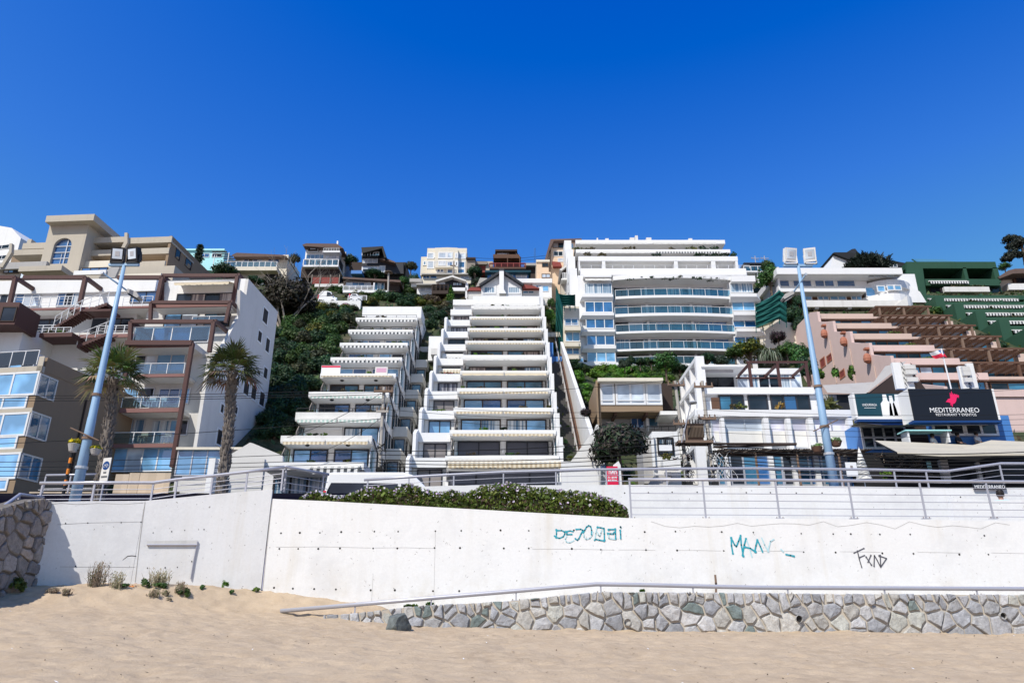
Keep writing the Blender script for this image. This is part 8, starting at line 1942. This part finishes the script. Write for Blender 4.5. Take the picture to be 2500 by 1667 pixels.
# power and telephone cables
def cable(A,B,sag,r_=.016,mat='rubber'):
    A=Vector(A);B=Vector(B); n=22; m=MB(); pts=[]
    for i in range(n+1):
        t=i/n; p=A+(B-A)*t; p.z-=sag*4*t*(1-t); pts.append(tuple(p-A))
    m.tube(pts,r_,mat,5); o=m.build('power_cable'); o.location=A; tag(o,'thin black cable strung along the street in front of the houses','cable','street cables'); return o
Yc=40.6
def cpx(x0,y0,x1,y1,s=.25,r_=.016): cable(W(x0,y0,Yc),W(x1,y1,Yc),s,r_)
for y0,y1,x1 in ((966,950,932),(972,957,933),(978,962,934),(1085,1022,930),(1128,1100,926),(1140,1118,926),(1150,1128,925),(1162,1140,925)): cpx(-40,y0,x1,y1,.12,.018)
for y0,y1 in ((1100,1062),(1110,1078),(1122,1098),(1130,1108),(1138,1120),(1146,1134)): cpx(926,y0,1668,y1,.3,.022)
for y0,y1 in ((1022,1000),(1038,1012),(1052,1040)): cpx(932,y0-40,1655,y1,.35,.012)
for y0,y1 in ((1085,1100),(1092,1112),(1100,1120),(1108,1128),(1118,1134),(1126,1140),(1136,1150)): cpx(1740,y0,2560,y1,.35,.026)
for y0,y1 in ((968,935),(978,945),(1000,1010),(1012,1022),(1025,1035),(1040,1050),(1054,1062)): cpx(1716,y0,2560,y1,.2,.011)
for x0,y0,x1,y1 in ((930,960,700,1068),(930,1020,760,1110),(940,965,1660,925)): cpx(x0,y0,x1,y1,.25,.014)
for y0,y1 in ((648,640),(655,646)): cable(W(1140,y0-20,112),W(1345,y1-18,112),.5,.03)
# tangle under the reed roof
m=MB(); r=random.Random(14)
for i in range(16):
    x=r.uniform(1755,1790); m.tube([tuple(W(x+12*math.sin(q*.7+i)*.8-14+q*2.2,1105+q*8.5+r.uniform(-2,2),40.3)-W(1760,1140,40.3)) for q in range(9)],.016,'cloth_white' if i%3==0 else 'rubber',4)
o=m.build('cable_coil'); o.location=W(1760,1140,40.3); tag(o,'coiled bundle of spare cable hanging at the right transformer pole','cable')

# ---------------------------------------------------------------- people
def person(label,P,h,shirt,trousers,hair,yaw=0,pose='stand'):
    """one continuous skinned body; clothes and hair are children"""
    e=empty('person',P,yaw,label,'person'); s=h/1.75; sit=(pose=='sit')
    hz=.46 if sit else .93
    J={'pel':(0,0,hz),'ch':(0,.0,hz+.36),'nk':(0,0,hz+.55),'hd':(0,-.02,hz+.64),'hd2':(0,-.02,hz+.76)}
    E=[('pel','ch'),('ch','nk'),('nk','hd'),('hd','hd2')]; Rr={'pel':.14,'ch':.155,'nk':.06,'hd':.085,'hd2':.095}
    for sd,q in ((-1,'l'),(1,'r')):
        J['sh'+q]=(.19*sd,0,hz+.48);J['el'+q]=(.25*sd,-.06,hz+.22);J['wr'+q]=(.2*sd,-.24,hz+.12) if (sit or sd>0) else (.26*sd,-.05,hz-.02); J['ha'+q]=tuple(Vector(J['wr'+q])+Vector((-.02*sd,-.07,-.02)))
        J['hi'+q]=(.1*sd,0,hz-.04); J['kn'+q]=(.13*sd,-.42,.46) if sit else (.11*sd,-.03,.48); J['an'+q]=(.13*sd,-.42,.08) if sit else (.12*sd,.02,.08); J['to'+q]=tuple(Vector(J['an'+q])+Vector((0,-.16,-.05)))
        E+=[('ch','sh'+q),('sh'+q,'el'+q),('el'+q,'wr'+q),('wr'+q,'ha'+q),('pel','hi'+q),('hi'+q,'kn'+q),('kn'+q,'an'+q),('an'+q,'to'+q)]
        for k_,v_ in (('sh',.065),('el',.048),('wr',.033),('ha',.035),('hi',.1),('kn',.068),('an',.045),('to',.04)): Rr[k_+q]=v_
    def skin(name,keys,edges,grow,mat,par):
        ix={k:i for i,k in enumerate(keys)}; me=bpy.data.meshes.new(name); me.from_pydata([tuple(Vector(J[k])*s) for k in keys],[(ix[a],ix[b]) for a,b in edges],[]); o=bpy.data.objects.new(name,me); col.objects.link(o); o.parent=par
        md=o.modifiers.new('s','SKIN'); md.use_smooth_shade=True
        if not me.skin_vertices: bpy.context.view_layer.update()
        for i,k in enumerate(keys): me.skin_vertices[0].data[i].radius=((Rr[k]+grow)*s,)*2; me.skin_vertices[0].data[i].use_root=(i==0)
        o.modifiers.new('u','SUBSURF').levels=1; o.modifiers['u'].render_levels=2; me.materials.append(MATS[mat]); return o
    try:
        skin('body',list(J),E,0,'skin',e)
        kt=['pel','ch','nk','shl','ell','shr','elr']; skin('shirt',kt,[x for x in E if x[0] in kt and x[1] in kt],.018,shirt,e)
        kb=['pel','hil','knl','anl','hir','knr','anr']; skin('trousers',kb,[x for x in E if x[0] in kb and x[1] in kb],.016,trousers,e)
    except Exception as ex: print('person',ex)
    m=MB(); c=Vector(J['hd2'])*s; n=10
    for i in range(5):
        for j in range(n):
            pass
    m.lathe([(.112*s,-.10*s),(.122*s,-.03*s),(.118*s,.05*s),(.085*s,.11*s),(.02*s,.135*s)],hair,12,(c.x,c.y+.03*s,c.z)); m.build('hair',e)
    f=MB(); f.tube([(0,c.y-.10*s,c.z-.03*s),(0,c.y-.125*s,c.z-.05*s)],[.012*s,.018*s],'skin',6); f.build('nose',e)
    return e
B=W(2441,1203,24.2); person('person with dark hair in a pale blue shirt walking behind the right end railing',Vector((B.x,24.2,B.z-1.66)),1.7,'cloth_blue','cloth_dark','hair_dark',R(160))
for x,y,lab,sh in ((2337,1060,'seated diner in dark clothes at the left blue window','cloth_dark'),(2383,1058,'seated diner in a white shirt at the right blue window','cloth_white'),(2276,1063,'seated diner in white at the turquoise table','cloth_white')):
    B=W(x,y,44.2 if x<2300 else 44.4); person(lab,Vector((B.x,B.y,B.z-1.16)),1.7,sh,'cloth_dark','hair_dark',R(30),'sit')
